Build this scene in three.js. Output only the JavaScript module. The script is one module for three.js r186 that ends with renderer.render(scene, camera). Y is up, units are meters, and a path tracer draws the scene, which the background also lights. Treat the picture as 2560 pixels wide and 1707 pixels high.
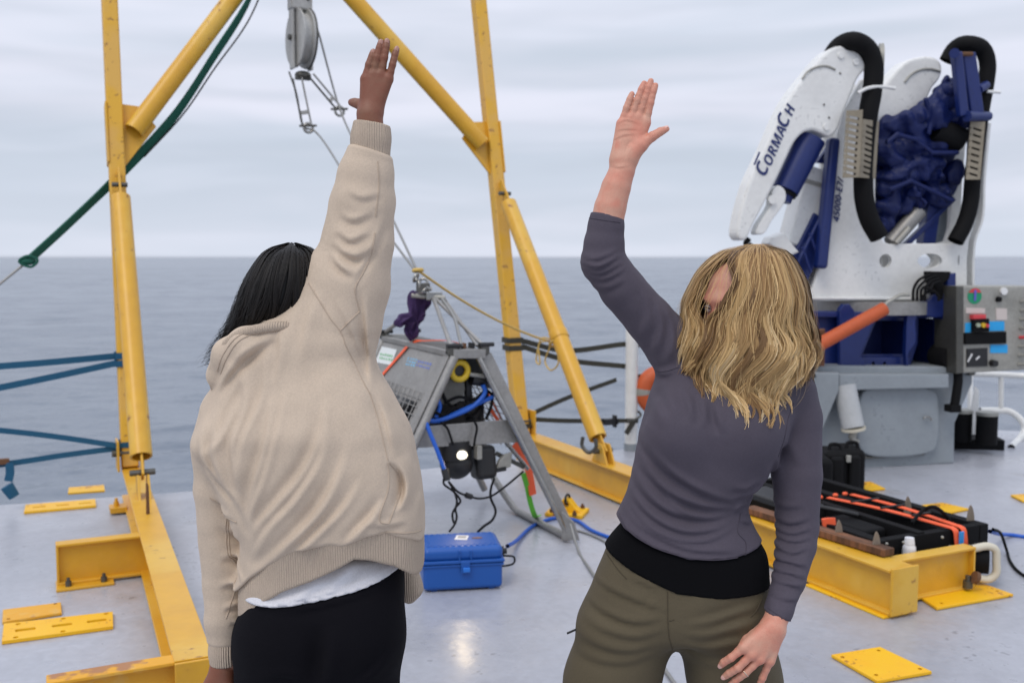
import * as THREE from 'three';
import { mergeGeometries } from 'three/addons/utils/BufferGeometryUtils.js';
import { RoundedBoxGeometry } from 'three/addons/geometries/RoundedBoxGeometry.js';
import { FontLoader } from "three/addons/loaders/FontLoader.js";
import { TextGeometry } from "three/addons/geometries/TextGeometry.js";

// ---------------------------------------------------------------- camera, sky, sun, exposure
const scene = new THREE.Scene();
const camera = new THREE.PerspectiveCamera(37.86, 1024 / 682, 0.05, 30000);   // y up, ship's stern towards -z
camera.position.set(0, 1.6, 0);
camera.rotation.set(-0.0838, -0.44506, 0, 'YXZ');
camera.focus = 2.25; camera.userData.fStop = 4.5;
const renderer = new THREE.WebGLRenderer({ antialias: true });
renderer.toneMapping = THREE.LinearToneMapping;
renderer.toneMappingExposure = 1.04;
renderer.shadowMap.enabled = true;
{
  const W = 2048, Hh = 1024, data = new Float32Array(W * Hh * 4);
  const mix = (a, b, t) => a + (b - a) * t, ss = (a, b, x) => { x = Math.min(1, Math.max(0, (x - a) / (b - a))); return x * x * (3 - 2 * x); };
  for (let j = 0; j < Hh; j++) for (let i = 0; i < W; i++) {
    const el = ((j + 0.5) / Hh - 0.5) * Math.PI, az = ((i + 0.5) / W - 0.5) * 2 * Math.PI;
    const y = Math.sin(el), c = Math.cos(el), x = Math.cos(az) * c, z = Math.sin(az) * c;
    const k = 1 / (Math.max(y, 0) + 0.13), px = x * k, pz = z * k;
    const ca = Math.cos(az), sa = Math.sin(az), wob = fbm(px * 0.9 + 3, pz * 0.9, 1.7, 3) * 1.2;
    const big = fbm(px * 0.8 + wob + 11, pz * 0.8 + wob, 4.2, 5), mid = fbm(px * 2.0 + 1.5 * wob, pz * 2.0 + 7, 9.4, 5), band = fbm(ca * 1.6 + 5 + 0.2 * wob, sa * 1.6 + 0.2 * wob, y * 17 + 0.6 * wob, 5), streak = fbm(ca * 4 + 5, sa * 4, y * 48 + wob, 4);
    const low = 1 - ss(0.12, 0.45, y), n = ss(0.37, 0.62, mix(big * 0.65 + mid * 0.35, band * 0.7 + big * 0.15 + streak * 0.15, low)), n2 = ss(0.4, 0.62, mix(mid, streak, low));
    const hor = 1 - ss(0.0, 0.13, y);
    let r = mix(0.565, 0.755, n), g = mix(0.63, 0.775, n), b = mix(0.735, 0.89, n); const sh = mix(0.97, 1.02, n2); r *= sh; g *= sh; b *= sh;
    r = mix(r, 0.675, hor * 0.6); g = mix(g, 0.725, hor * 0.6); b = mix(b, 0.83, hor * 0.6);
    const up = 1 + 0.06 * ss(0.08, 0.25, y) + 0.5 * ss(0.2, 1, y);
    if (y < 0) { r = 0.2; g = 0.23; b = 0.3; }
    const o = (j * W + i) * 4;
    data[o] = r * up; data[o + 1] = g * up; data[o + 2] = b * up; data[o + 3] = 1;
  }
  const sky = new THREE.DataTexture(data, W, Hh, THREE.RGBAFormat, THREE.FloatType);
  sky.mapping = THREE.EquirectangularReflectionMapping; sky.magFilter = THREE.LinearFilter; sky.needsUpdate = true;
  scene.background = sky; scene.environment = sky;
}
const sun = new THREE.DirectionalLight(0xfff4e8, 1.1);          // diffuse sun behind cloud, high over the left shoulder
sun.position.set(-6, 14, 2); sun.target.position.set(2, 0, -4);
sun.castShadow = true; sun.shadow.radius = 45;
Object.assign(sun.shadow.camera, { left: -14, right: 14, top: 14, bottom: -14, near: 0.5, far: 50 });
sun.shadow.mapSize.set(2048, 2048);
scene.add(sun, sun.target);

// ---------------------------------------------------------------- helpers
function hash(x, y, z) { let h = Math.imul(x, 374761393) ^ Math.imul(y, 668265263) ^ Math.imul(z, 1274126177); h = Math.imul(h ^ (h >>> 13), 1274126177); return ((h ^ (h >>> 16)) >>> 0) / 4294967296; }
function noise(x, y, z) {
  const X = Math.floor(x), Y = Math.floor(y), Zz = Math.floor(z); let a = x - X, b = y - Y, c = z - Zz;
  a = a * a * (3 - 2 * a); b = b * b * (3 - 2 * b); c = c * c * (3 - 2 * c);
  const l = (p, q, t) => p + (q - p) * t;
  return l(l(l(hash(X, Y, Zz), hash(X + 1, Y, Zz), a), l(hash(X, Y + 1, Zz), hash(X + 1, Y + 1, Zz), a), b), l(l(hash(X, Y, Zz + 1), hash(X + 1, Y, Zz + 1), a), l(hash(X, Y + 1, Zz + 1), hash(X + 1, Y + 1, Zz + 1), a), b), c);
}
function fbm(x, y, z, o) { let s = 0, a = 0.5, t = 0; for (let i = 0; i < o; i++) { s += a * noise(x, y, z); t += a; a *= 0.5; x = x * 2.03 + 5.1; y = y * 2.03 + 1.7; z = z * 2.03 + 3.3; } return s / t; }
function pn(x, y, p, s) {            // value noise with period p
  const X = Math.floor(x), Y = Math.floor(y); let a = x - X, b = y - Y; a = a * a * (3 - 2 * a); b = b * b * (3 - 2 * b);
  const m = (k) => ((k % p) + p) % p, h = (i, j) => hash(m(i), m(j), s), l = (q, w, t) => q + (w - q) * t;
  return l(l(h(X, Y), h(X + 1, Y), a), l(h(X, Y + 1), h(X + 1, Y + 1), a), b);
}
function pf(u, v, p, s, o) { let q = 0, a = 0.5, t = 0; for (let i = 0; i < o; i++) { q += a * pn(u * p, v * p, p, s + i); t += a; a *= 0.5; p *= 2; } return q / t; }
function rand(seed) { let s = seed | 0; return () => { s = (s + 0x6d2b79f5) | 0; let t = Math.imul(s ^ (s >>> 15), 1 | s); t = (t + Math.imul(t ^ (t >>> 7), 61 | t)) ^ t; return ((t ^ (t >>> 14)) >>> 0) / 4294967296; }; }
function sst(a, b, x) { x = Math.min(1, Math.max(0, (x - a) / (b - a))); return x * x * (3 - 2 * x); }
function lerp(a, b, t) { return a + (b - a) * t; }
function v3(p) { return new THREE.Vector3(p[0], p[1], p[2]); }
function tex(n, size, srgb, fn) {    // tile of n pixels covering size metres; fn(u, v) gives 0..1 values
  const d = new Uint8Array(n * n * 4);
  for (let j = 0; j < n; j++) for (let i = 0; i < n; i++) { const c = fn((i + 0.5) / n, (j + 0.5) / n), o = (j * n + i) * 4, q = Array.isArray(c) ? c : [c, c, c]; for (let k = 0; k < 3; k++) d[o + k] = Math.max(0, Math.min(255, Math.round(q[k] * 255))); d[o + 3] = 255; }
  const t = new THREE.DataTexture(d, n, n); t.wrapS = t.wrapT = THREE.RepeatWrapping; t.magFilter = THREE.LinearFilter; t.minFilter = THREE.LinearMipmapLinearFilter; t.generateMipmaps = true;
  if (srgb) t.colorSpace = THREE.SRGBColorSpace; t.repeat.set(1 / size, 1 / size); t.needsUpdate = true; return t;
}
function mat(color, rough, extra = {}) {
  const m = new THREE.MeshPhysicalMaterial({ roughness: rough, ...extra }); if (Array.isArray(color)) m.color.setRGB(...color); else m.color.set(color); return m;
}
const origin = new Map(), taken = new Map();
function numbered(n) { const k = taken.get(n) || 0; taken.set(n, k + 1); return k ? n + '_' + String(k).padStart(3, '0') : n; }
function thing(name, label, category, at = [0, 0, 0], group, turn = 0, local = false) {   // a Group at the thing's base; parts are given in world metres unless local
  const o = new THREE.Group(); o.name = numbered(name); o.position.set(...at); o.rotation.y = turn; o.userData = { label, category }; if (group) o.userData.group = group;
  origin.set(o, local ? [0, 0, 0] : at); scene.add(o); return o;
}
function struct(name, g, m) { const o = new THREE.Mesh(flat(g), m); o.name = name; o.userData = { kind: 'structure' }; o.castShadow = o.receiveShadow = true; scene.add(o); return o; }
function flat(g) { return Array.isArray(g) ? merge(g) : g; }
function merge(list) {
  return mergeGeometries(list.map((g) => { g = g.index ? g.toNonIndexed() : g; for (const k of Object.keys(g.attributes)) if (!['position', 'normal', 'uv', 'color'].includes(k)) g.deleteAttribute(k); if (!g.attributes.uv) g.setAttribute('uv', new THREE.BufferAttribute(new Float32Array(g.attributes.position.count * 2), 2)); return g; }));
}
function boxUV(g, keepIndex) {                  // uv in metres by the way each face points
  if (g.userData.ownUV) return g;
  if (g.index) g = g.toNonIndexed();
  const p = g.attributes.position, n = g.attributes.normal, uv = new Float32Array(p.count * 2);
  const ox = hash(p.count, 3, 1) * 3, oy = hash(p.count, 5, 2) * 3;
  for (let i = 0; i < p.count; i += 3) {
    let ax = 0, ay = 0, az = 0; for (let k = i; k < i + 3; k++) { ax += n.getX(k); ay += n.getY(k); az += n.getZ(k); } ax = Math.abs(ax); ay = Math.abs(ay); az = Math.abs(az);
    for (let k = i; k < i + 3; k++) { const x = p.getX(k), y = p.getY(k), z = p.getZ(k); if (az >= ax && az >= ay) { uv[k * 2] = x + ox; uv[k * 2 + 1] = y + oy; } else if (ax >= ay) { uv[k * 2] = z + ox; uv[k * 2 + 1] = y + oy; } else { uv[k * 2] = x + ox; uv[k * 2 + 1] = z + oy; } }
  }
  g.setAttribute('uv', new THREE.BufferAttribute(uv, 2)); return g;
}
function part(parent, name, g, m, label) {
  g = flat(g); let top = parent; while (top && !origin.has(top)) top = top.parent;
  const o = origin.get(top) || [0, 0, 0]; if (o[0] || o[1] || o[2]) g = g.clone().translate(-o[0], -o[1], -o[2]);
  if (!g.userData.ownUV) g = boxUV(g);
  const q = new THREE.Mesh(g, m); q.name = name; q.castShadow = q.receiveShadow = true; if (label) q.userData.label = label; parent.add(q); return q;
}
function box(w, h, d, x = 0, y = 0, z = 0, ry = 0, r = 0.004) { const g = r > 0 ? new RoundedBoxGeometry(w, h, d, 2, Math.min(r, w / 2.2, h / 2.2, d / 2.2)) : new THREE.BoxGeometry(w, h, d); if (ry) g.rotateY(ry); g.translate(x, y, z); return g; }
function along(g, a, b, up = [0, 1, 0]) {       // geometry along local +y from 0 laid from a towards b, local z kept near up
  const y = v3(b).sub(v3(a)).normalize(), u = v3(up), x = new THREE.Vector3().crossVectors(y, u); if (x.lengthSq() < 1e-8) x.set(1, 0, 0); x.normalize(); const z = new THREE.Vector3().crossVectors(x, y);
  g.applyMatrix4(new THREE.Matrix4().makeBasis(x, y, z)); g.translate(...a); return g;
}
function rod(a, b, ra, rb = ra, seg = 18) { const L = v3(a).distanceTo(v3(b)); return along(new THREE.CylinderGeometry(rb, ra, L, seg).translate(0, L / 2, 0), a, b); }
function pipe(a, b, r, wall = 0.008, seg = 24) {            // hollow tube, open ends
  const L = v3(a).distanceTo(v3(b)), p = [[r - wall, 0], [r, 0], [r, L], [r - wall, L], [r - wall, 0]].map((q) => new THREE.Vector2(...q));
  return along(new THREE.LatheGeometry(p, seg).toNonIndexed(), a, b);
}
function beam(a, b, w, t, up, r = 0.004) { const L = v3(a).distanceTo(v3(b)); return along(box(w, L, t, 0, L / 2, 0, 0, r), a, b, up); }      // w across, t along up
function tube(pts, r, n = 0, seg = 8, closed = false) { const c = new THREE.CatmullRomCurve3(pts.map(v3), closed, 'centripetal'); return new THREE.TubeGeometry(c, n || Math.max(12, pts.length * 8), r, seg, closed); }
function ball(p, r, sx = 1, sy = 1, sz = 1, n = 16) { return new THREE.SphereGeometry(r, n, Math.max(8, n - 4)).scale(sx, sy, sz).translate(...p); }
function plate(pts, t, bevel = 0.002, holes = []) {         // outline in x, y; thickness t centred on z
  const s = new THREE.Shape(pts.map((p) => new THREE.Vector2(p[0], p[1]))); for (const h of holes) s.holes.push(h);
  return new THREE.ExtrudeGeometry(s, { depth: t - 2 * bevel, bevelEnabled: bevel > 0, bevelThickness: bevel, bevelSize: bevel, bevelOffset: -bevel, bevelSegments: 2, curveSegments: 20 }).translate(0, 0, -(t - 2 * bevel) / 2);
}
function hole(x, y, rx, ry = rx) { const p = new THREE.Path(); p.absellipse(x, y, rx, ry, 0, Math.PI * 2, true, 0); return p; }
function smooth(pts, n = 8, closed = true) { const c = new THREE.CatmullRomCurve3(pts.map((p) => new THREE.Vector3(p[0], p[1], 0)), closed, 'centripetal'); return c.getPoints(pts.length * n).slice(0, closed ? -1 : undefined).map((p) => [p.x, p.y]); }
function ribbon(pts, w, t, across) {            // flat strap: section w along the 'across' vector, t thick
  const c = new THREE.CatmullRomCurve3(pts.map(v3), false, 'centripetal'), N = Math.max(8, pts.length * 8), P = c.getSpacedPoints(N), pos = [], idx = [], ac = v3(across).normalize();
  for (let i = 0; i <= N; i++) { const tg = c.getTangentAt(i / N), n = new THREE.Vector3().crossVectors(tg, ac).normalize(), x = new THREE.Vector3().crossVectors(n, tg).normalize();
    for (const [sx, sy] of [[-1, -1], [1, -1], [1, 1], [-1, 1]]) { const q = P[i].clone().addScaledVector(x, sx * w / 2).addScaledVector(n, sy * t / 2); pos.push(q.x, q.y, q.z); } }
  for (let i = 0; i < N; i++) for (let k = 0; k < 4; k++) { const a = i * 4 + k, b = i * 4 + (k + 1) % 4; idx.push(a, b, a + 4, b, b + 4, a + 4); }
  idx.push(0, 2, 1, 0, 3, 2); const e = N * 4; idx.push(e, e + 1, e + 2, e, e + 2, e + 3);
  let g = new THREE.BufferGeometry(); g.setAttribute('position', new THREE.Float32BufferAttribute(pos, 3)); g.setIndex(idx); g = g.toNonIndexed(); g.computeVertexNormals(); return g;
}
function bolt(p, r = 0.014, h = 0.02) { return [new THREE.CylinderGeometry(r, r, h, 6).translate(p[0], p[1] + h / 2, p[2]), new THREE.CylinderGeometry(r * 0.55, r * 0.55, h * 0.8, 10).translate(p[0], p[1] + h * 1.3, p[2])]; }
function ptsOf(a, b, sag, n = 6) { const o = []; for (let i = 0; i <= n; i++) { const t = i / n; o.push([lerp(a[0], b[0], t), lerp(a[1], b[1], t) - sag * 4 * t * (1 - t), lerp(a[2], b[2], t)]); } return o; }

// ---------------------------------------------------------------- surfaces
const T = {};
T.paint = tex(512, 1.4, true, (u, v) => {                // brushed yellow enamel: chalky patches, scuffs and rust freckles
  const a = pf(u, v, 5, 3, 5), b = pf(u, v, 24, 9, 3), c = pf(u, v, 90, 21, 2), chalk = sst(0.5, 0.75, a) * 0.5, rust = sst(0.71, 0.8, a * 0.35 + b * 0.65) * sst(0.4, 0.7, c);
  const base = [0.86 - 0.05 * b, 0.645 - 0.05 * b + 0.02 * a, 0.13 + 0.05 * c], pale = [0.87, 0.72, 0.36], ru = [0.45, 0.26, 0.14];
  return [0, 1, 2].map((k) => lerp(lerp(base[k], pale[k], chalk), ru[k], rust * 0.75));
});
T.paintBump = tex(512, 0.5, false, (u, v) => 0.5 + 0.35 * (pf(u, v, 40, 5, 3) - 0.5) + 0.3 * (pf(u, v, 8, 6, 3) - 0.5));
T.plateY = tex(512, 0.9, true, (u, v) => { const a = pf(u, v, 8, 31, 5), c = pf(u, v, 60, 33, 3), s = sst(0.66, 0.78, a * 0.5 + c * 0.5); return [lerp(0.94, 0.62, s), lerp(0.72, 0.42, s) - 0.06 * (a - 0.5), lerp(0.03, 0.1, s) + 0.08 * c]; });
T.pale = tex(512, 1.1, true, (u, v) => { const a = pf(u, v, 5, 303, 5), b = pf(u, v, 30, 305, 3), c = pf(u, v, 90, 307, 2), ru = sst(0.66, 0.76, b * 0.6 + c * 0.4), k2 = sst(0.4, 0.65, a); const p = [0.845, 0.66, 0.3], q = [0.86, 0.66, 0.18], r = [0.5, 0.33, 0.2]; return [0, 1, 2].map((k) => lerp(lerp(p[k], q[k], k2), r[k], ru * 0.6)); });
T.worn = tex(512, 0.9, true, (u, v) => { const a = pf(u, v, 4, 41, 5), b = pf(u, v, 20, 43, 4), s = sst(0.52, 0.62, a * 0.6 + b * 0.4); const p = [0.88, 0.64, 0.16], q = [0.62, 0.42, 0.32], w = [0.86, 0.72, 0.5]; const k2 = sst(0.5, 0.7, b); return [0, 1, 2].map((k) => lerp(lerp(p[k], w[k], k2 * 0.4), q[k], s * 0.8)); });
T.deck = tex(1024, 3.1, true, (u, v) => {
  const a = pf(u, v, 3, 51, 6), b = pf(u, v, 17, 53, 4), c = pf(u, v, 120, 57, 2), d = pf(u, v, 7, 59, 4);
  const stain = sst(0.62, 0.8, d * 0.6 + b * 0.4) * 0.35, speck = sst(0.72, 0.8, c * 0.55 + b * 0.45) * 0.4;
  const ring = sst(0.02, 0.0, Math.abs(d - 0.56)) * sst(0.5, 0.62, a), g = 0.69 + 0.09 * (a - 0.5) + 0.045 * (c - 0.5) + 0.05 * (b - 0.5) - 0.16 * stain - 0.34 * speck + 0.02 * ring;
  return [g * 0.985 + 0.02 * stain, g * 1.0, g * 1.05 - 0.03 * stain];
});
T.deckRough = tex(512, 2.3, false, (u, v) => { const a = pf(u, v, 4, 71, 6), b = pf(u, v, 40, 73, 3); return 0.32 + 0.3 * sst(0.35, 0.65, a) + 0.2 * (b - 0.5); });
T.deckBump = tex(1024, 1.3, false, (u, v) => 0.5 + 0.5 * (pf(u, v, 30, 81, 4) - 0.5) + 0.6 * (pf(u, v, 5, 83, 3) - 0.5));
T.grime = tex(512, 1.1, true, (u, v) => { const a = pf(u, v, 6, 91, 5), b = pf(u, v, 40, 93, 3), g = 0.93 + 0.09 * (a - 0.5) + 0.05 * (b - 0.5) - 0.1 * sst(0.66, 0.78, a * 0.4 + b * 0.6); return [g, g, g * 0.985]; });
T.metal = tex(512, 0.7, true, (u, v) => { const a = pf(u, v, 6, 101, 5), b = pf(u, v, 60, 103, 2); const g = 0.86 + 0.16 * (a - 0.5) + 0.1 * (b - 0.5); return [g, g * 0.99, g * 0.97]; });
T.metalRough = tex(256, 0.5, false, (u, v) => 0.42 + 0.4 * (pf(u, v, 8, 111, 5) - 0.5));
T.wood = tex(512, 0.5, true, (u, v) => { const g = pf(u, v * 0.12 + 0.0, 40, 121, 4), a = pf(u, v, 5, 123, 4); const k = 0.6 + 0.7 * (g - 0.5) + 0.3 * (a - 0.5); return [0.5 * k + 0.1, 0.33 * k + 0.07, 0.22 * k + 0.05]; });
T.weave = tex(256, 0.03, false, (u, v) => 0.5 + 0.25 * Math.sin(u * 64 * Math.PI) * 0.5 + 0.25 * Math.sin(v * 32 * Math.PI));
const M = {
  yellow: mat([1, 1, 1], 0.42, { map: T.paint, bumpMap: T.paintBump, bumpScale: 0.0015, clearcoat: 0.15, clearcoatRoughness: 0.3 }),
  yellowPale: mat([1, 1, 1], 0.5, { map: T.pale, bumpMap: T.paintBump, bumpScale: 0.002 }),
  yellowWorn: mat([1, 1, 1], 0.55, { map: T.worn, bumpMap: T.paintBump, bumpScale: 0.002 }),
  plate: mat([1, 1, 1], 0.45, { map: T.plateY, bumpMap: T.paintBump, bumpScale: 0.002 }),
  dark: mat([0.012, 0.012, 0.013], 0.45), black: mat([0.005, 0.005, 0.006], 0.75, { specularIntensity: 0.4, map: T.grime, bumpMap: T.paintBump, bumpScale: 0.001 }), rubber: mat([0.006, 0.006, 0.007], 0.8, { specularIntensity: 0.4 }),
  rust: mat([0.16, 0.075, 0.035], 0.85, { map: T.grime }),
  steel: mat([0.5, 0.5, 0.49], 0.38, { metalness: 0.9, map: T.metal, roughnessMap: T.metalRough }), darkSteel: mat([0.17, 0.17, 0.16], 0.5, { metalness: 0.7, map: T.metal }),
  alu: mat([0.44, 0.44, 0.44], 0.5, { metalness: 0.55, map: T.metal }), galv: mat([0.5, 0.5, 0.47], 0.55, { metalness: 0.4, map: T.metal }),
  white: mat([0.9, 0.9, 0.9], 0.32, { map: T.grime, clearcoat: 0.3, clearcoatRoughness: 0.15 }), blue: mat([0.005, 0.02, 0.15], 0.42, { map: T.grime, clearcoat: 0.1, clearcoatRoughness: 0.2 }),
  grey: mat([0.31, 0.345, 0.385], 0.5, { map: T.grime, bumpMap: T.paintBump, bumpScale: 0.001 }),
  wire: mat([0.3, 0.3, 0.29], 0.5, { metalness: 0.6 }), blueStrap: mat([0.008, 0.1, 0.2], 0.75, { bumpMap: T.weave, bumpScale: 0.001 }), greenStrap: mat([0.004, 0.1, 0.065], 0.75, { bumpMap: T.weave, bumpScale: 0.001 }),
  oliveStrap: mat([0.05, 0.048, 0.036], 0.85, { bumpMap: T.weave, bumpScale: 0.001 }), orange: mat([0.62, 0.115, 0.03], 0.55, { map: T.grime }), orangeStrap: mat([0.9, 0.13, 0.045], 0.65), rope: mat([0.62, 0.42, 0.12], 0.85),
  blueCable: mat([0.01, 0.1, 0.5], 0.45), wood: mat([1, 1, 1], 0.8, { map: T.wood }), cream: mat([0.6, 0.56, 0.45], 0.5),
  pale: mat([0.62, 0.63, 0.63], 0.5, { metalness: 0.2, map: T.metal }),
  guard: mat([0.36, 0.32, 0.25], 0.7, { map: T.metal }),
  caseBlue: mat([0.008, 0.085, 0.36], 0.42, { bumpMap: T.paintBump, bumpScale: 0.0006 }),
};

// ---------------------------------------------------------------- people: distance fields meshed on a grid
function meshSDF(f, lo, hi, h) {
  const n = [0, 1, 2].map((k) => Math.ceil((hi[k] - lo[k]) / h) + 2), [nx, ny, nz] = n, val = new Float32Array(nx * ny * nz), B = 4;
  for (let bz = 0; bz < nz; bz += B) for (let by = 0; by < ny; by += B) for (let bx = 0; bx < nx; bx += B) {
    const c = f(lo[0] + (bx + 1.5) * h, lo[1] + (by + 1.5) * h, lo[2] + (bz + 1.5) * h), skip = Math.abs(c) > h * 6.5 + 0.012;
    for (let z = bz; z < Math.min(nz, bz + B); z++) for (let y = by; y < Math.min(ny, by + B); y++) for (let x = bx; x < Math.min(nx, bx + B); x++) val[(z * ny + y) * nx + x] = skip ? c : f(lo[0] + x * h, lo[1] + y * h, lo[2] + z * h);
  }
  const vid = new Int32Array(nx * ny * nz).fill(-1), pos = [], idx = [], at = (x, y, z) => val[(z * ny + y) * nx + x];
  for (let z = 0; z < nz - 1; z++) for (let y = 0; y < ny - 1; y++) for (let x = 0; x < nx - 1; x++) {
    let m = 0; const v = []; for (let k = 0; k < 8; k++) { const q = at(x + (k & 1), y + ((k >> 1) & 1), z + (k >> 2)); v.push(q); if (q < 0) m++; } if (m === 0 || m === 8) continue;
    let sx = 0, sy = 0, sz = 0, c = 0;
    for (let k = 0; k < 8; k++) for (const b of [1, 2, 4]) if (!(k & b)) { const a = v[k], d = v[k | b]; if ((a < 0) !== (d < 0)) { const t = a / (a - d); sx += (k & 1) + (b === 1 ? t : 0); sy += ((k >> 1) & 1) + (b === 2 ? t : 0); sz += (k >> 2) + (b === 4 ? t : 0); c++; } }
    vid[(z * ny + y) * nx + x] = pos.length / 3; pos.push(lo[0] + (x + sx / c) * h, lo[1] + (y + sy / c) * h, lo[2] + (z + sz / c) * h);
  }
  const V = (x, y, z) => vid[(z * ny + y) * nx + x];
  for (let z = 1; z < nz - 1; z++) for (let y = 1; y < ny - 1; y++) for (let x = 1; x < nx - 1; x++) {
    const a = at(x, y, z) < 0; const quad = (p, q, r, s, flip) => { if (p < 0 || q < 0 || r < 0 || s < 0) return; flip ? idx.push(p, q, r, p, r, s) : idx.push(p, r, q, p, s, r); };
    if (a !== (at(x + 1, y, z) < 0)) quad(V(x, y - 1, z - 1), V(x, y, z - 1), V(x, y, z), V(x, y - 1, z), a);
    if (a !== (at(x, y + 1, z) < 0)) quad(V(x - 1, y, z - 1), V(x - 1, y, z), V(x, y, z), V(x, y, z - 1), a);
    if (a !== (at(x, y, z + 1) < 0)) quad(V(x - 1, y - 1, z), V(x, y - 1, z), V(x, y, z), V(x - 1, y, z), a);
  }
  const p = new Float32Array(pos), nn = new Float32Array(p.length), e = h * 0.4;
  for (let i = 0; i < p.length; i += 3) {
    const x = p[i], y = p[i + 1], z = p[i + 2]; let gx = f(x + e, y, z) - f(x - e, y, z), gy = f(x, y + e, z) - f(x, y - e, z), gz = f(x, y, z + e) - f(x, y, z - e); const l = Math.hypot(gx, gy, gz) || 1; gx /= l; gy /= l; gz /= l;
    const d = Math.max(-h * 0.5, Math.min(h * 0.5, f(x, y, z) / Math.max(0.4, l / (2 * e)))); p[i] -= gx * d; p[i + 1] -= gy * d; p[i + 2] -= gz * d; nn[i] = gx; nn[i + 1] = gy; nn[i + 2] = gz;
  }
  const g = new THREE.BufferGeometry(); g.setAttribute('position', new THREE.BufferAttribute(p, 3)); g.setAttribute('normal', new THREE.BufferAttribute(nn, 3)); g.setIndex(idx); return g;
}
function smin(a, b, k) { const h = Math.max(k - Math.abs(a - b), 0) / k; return Math.min(a, b) - h * h * k * 0.25; }
function smax(a, b, k) { return -smin(-a, -b, k); }
function cone(x, y, z, a, b) {                  // tapered capsule, ends [x, y, z, r]
  const bx = b[0] - a[0], by = b[1] - a[1], bz = b[2] - a[2], px = x - a[0], py = y - a[1], pz = z - a[2]; const t = Math.max(0, Math.min(1, (px * bx + py * by + pz * bz) / (bx * bx + by * by + bz * bz + 1e-12)));
  return Math.hypot(px - bx * t, py - by * t, pz - bz * t) - (a[3] + (b[3] - a[3]) * t);
}
function chain(x, y, z, c, k) { let d = 1e9; for (let i = 0; i + 1 < c.length; i++) d = smin(d, cone(x, y, z, c[i], c[i + 1]), k); return d; }
function ell(x, y, z, c, r) { const dx = (x - c[0]) / r[0], dy = (y - c[1]) / r[1], dz = (z - c[2]) / r[2], k0 = Math.hypot(dx, dy, dz), k1 = Math.hypot(dx / r[0], dy / r[1], dz / r[2]); return k1 < 1e-9 ? -Math.min(...r) : k0 * (k0 - 1) / k1; }
function rowsAt(rows, y) {                      // rows run downwards: [y, xl, xr, zc, zh]
  const n = rows.length; if (y >= rows[0][0]) return rows[0]; if (y <= rows[n - 1][0]) return rows[n - 1];
  let i = 0; while (rows[i + 1][0] > y) i++; const a = rows[Math.max(0, i - 1)], b = rows[i], c = rows[i + 1], d = rows[Math.min(n - 1, i + 2)], t = (b[0] - y) / (b[0] - c[0]), o = [y];
  for (let k = 1; k < 5; k++) { const m0 = (c[k] - a[k]) * (b[0] - c[0]) / ((a[0] - c[0]) || 1), m1 = (d[k] - b[k]) * (b[0] - c[0]) / ((b[0] - d[0]) || 1), t2 = t * t, t3 = t2 * t; o.push((2 * t3 - 3 * t2 + 1) * b[k] + (t3 - 2 * t2 + t) * m0 + (-2 * t3 + 3 * t2) * c[k] + (t3 - t2) * m1); }
  return o;
}
function stack(x, y, z, rows, grow = 0, pw = 2.3) {   // body of stacked rounded sections, soft closed at both ends
  const r = rowsAt(rows, y), cx = (r[1] + r[2]) / 2, a = Math.max(0.004, (r[2] - r[1]) / 2 + grow), b = Math.max(0.004, r[4] + grow), dx = Math.abs(x - cx) / a, dz = Math.abs(z - r[3]) / b;
  const q = Math.pow(Math.pow(dx, pw) + Math.pow(dz, pw), 1 / pw) || 1e-6, gx = Math.pow(dx / q, pw - 1) / a, gz = Math.pow(dz / q, pw - 1) / b, d = (q - 1) / Math.max(1e-6, Math.hypot(gx, gz));
  return smax(d * 0.9, Math.max(y - rows[0][0], rows[rows.length - 1][0] - y), 0.03);
}
function curveY(pts, x) { if (x <= pts[0][0]) return pts[0][1]; for (let i = 0; i + 1 < pts.length; i++) if (x <= pts[i + 1][0]) { let t = (x - pts[i][0]) / (pts[i + 1][0] - pts[i][0]); return lerp(pts[i][1], pts[i + 1][1], t); } return pts[pts.length - 1][1]; }
function makeFolds(list) {                      // [polyline, half width, depth]: creases seen on the side towards +z
  const fs = list.map(([raw, w, d]) => { const pts = smooth(raw, 5, false); let L = 0; const cum = [0]; for (let i = 0; i + 1 < pts.length; i++) { L += Math.hypot(pts[i + 1][0] - pts[i][0], pts[i + 1][1] - pts[i][1]); cum.push(L); } const xs = pts.map((p) => p[0]), ys = pts.map((p) => p[1]), m = w * 4; return { pts, w, d, L, cum, x0: Math.min(...xs) - m, x1: Math.max(...xs) + m, y0: Math.min(...ys) - m, y1: Math.max(...ys) + m }; });
  return (x, y) => {
    let s = 0;
    for (const f of fs) {
      if (x < f.x0 || x > f.x1 || y < f.y0 || y > f.y1) continue; let best = 1e9, sd = 0, tt = 0;
      for (let i = 0; i + 1 < f.pts.length; i++) { const a = f.pts[i], b = f.pts[i + 1], bx = b[0] - a[0], by = b[1] - a[1], l2 = bx * bx + by * by, t = Math.max(0, Math.min(1, ((x - a[0]) * bx + (y - a[1]) * by) / l2)), dx = x - a[0] - bx * t, dy = y - a[1] - by * t, d = dx * dx + dy * dy; if (d < best) { best = d; sd = Math.sign(bx * dy - by * dx) * Math.sqrt(d); tt = (f.cum[i] + Math.sqrt(l2) * t) / f.L; } }
      const q = sd / f.w, e = Math.max(0, Math.sin(Math.PI * tt)), near = sd >= 0 ? q : q * 0.62;   // steep on one side, easy on the other
      s += f.d * e * (Math.exp(-near * near) - 0.75 * Math.exp(-Math.pow((q - 1.9) / 1.25, 2)));
    }
    return s;
  };
}
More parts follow.
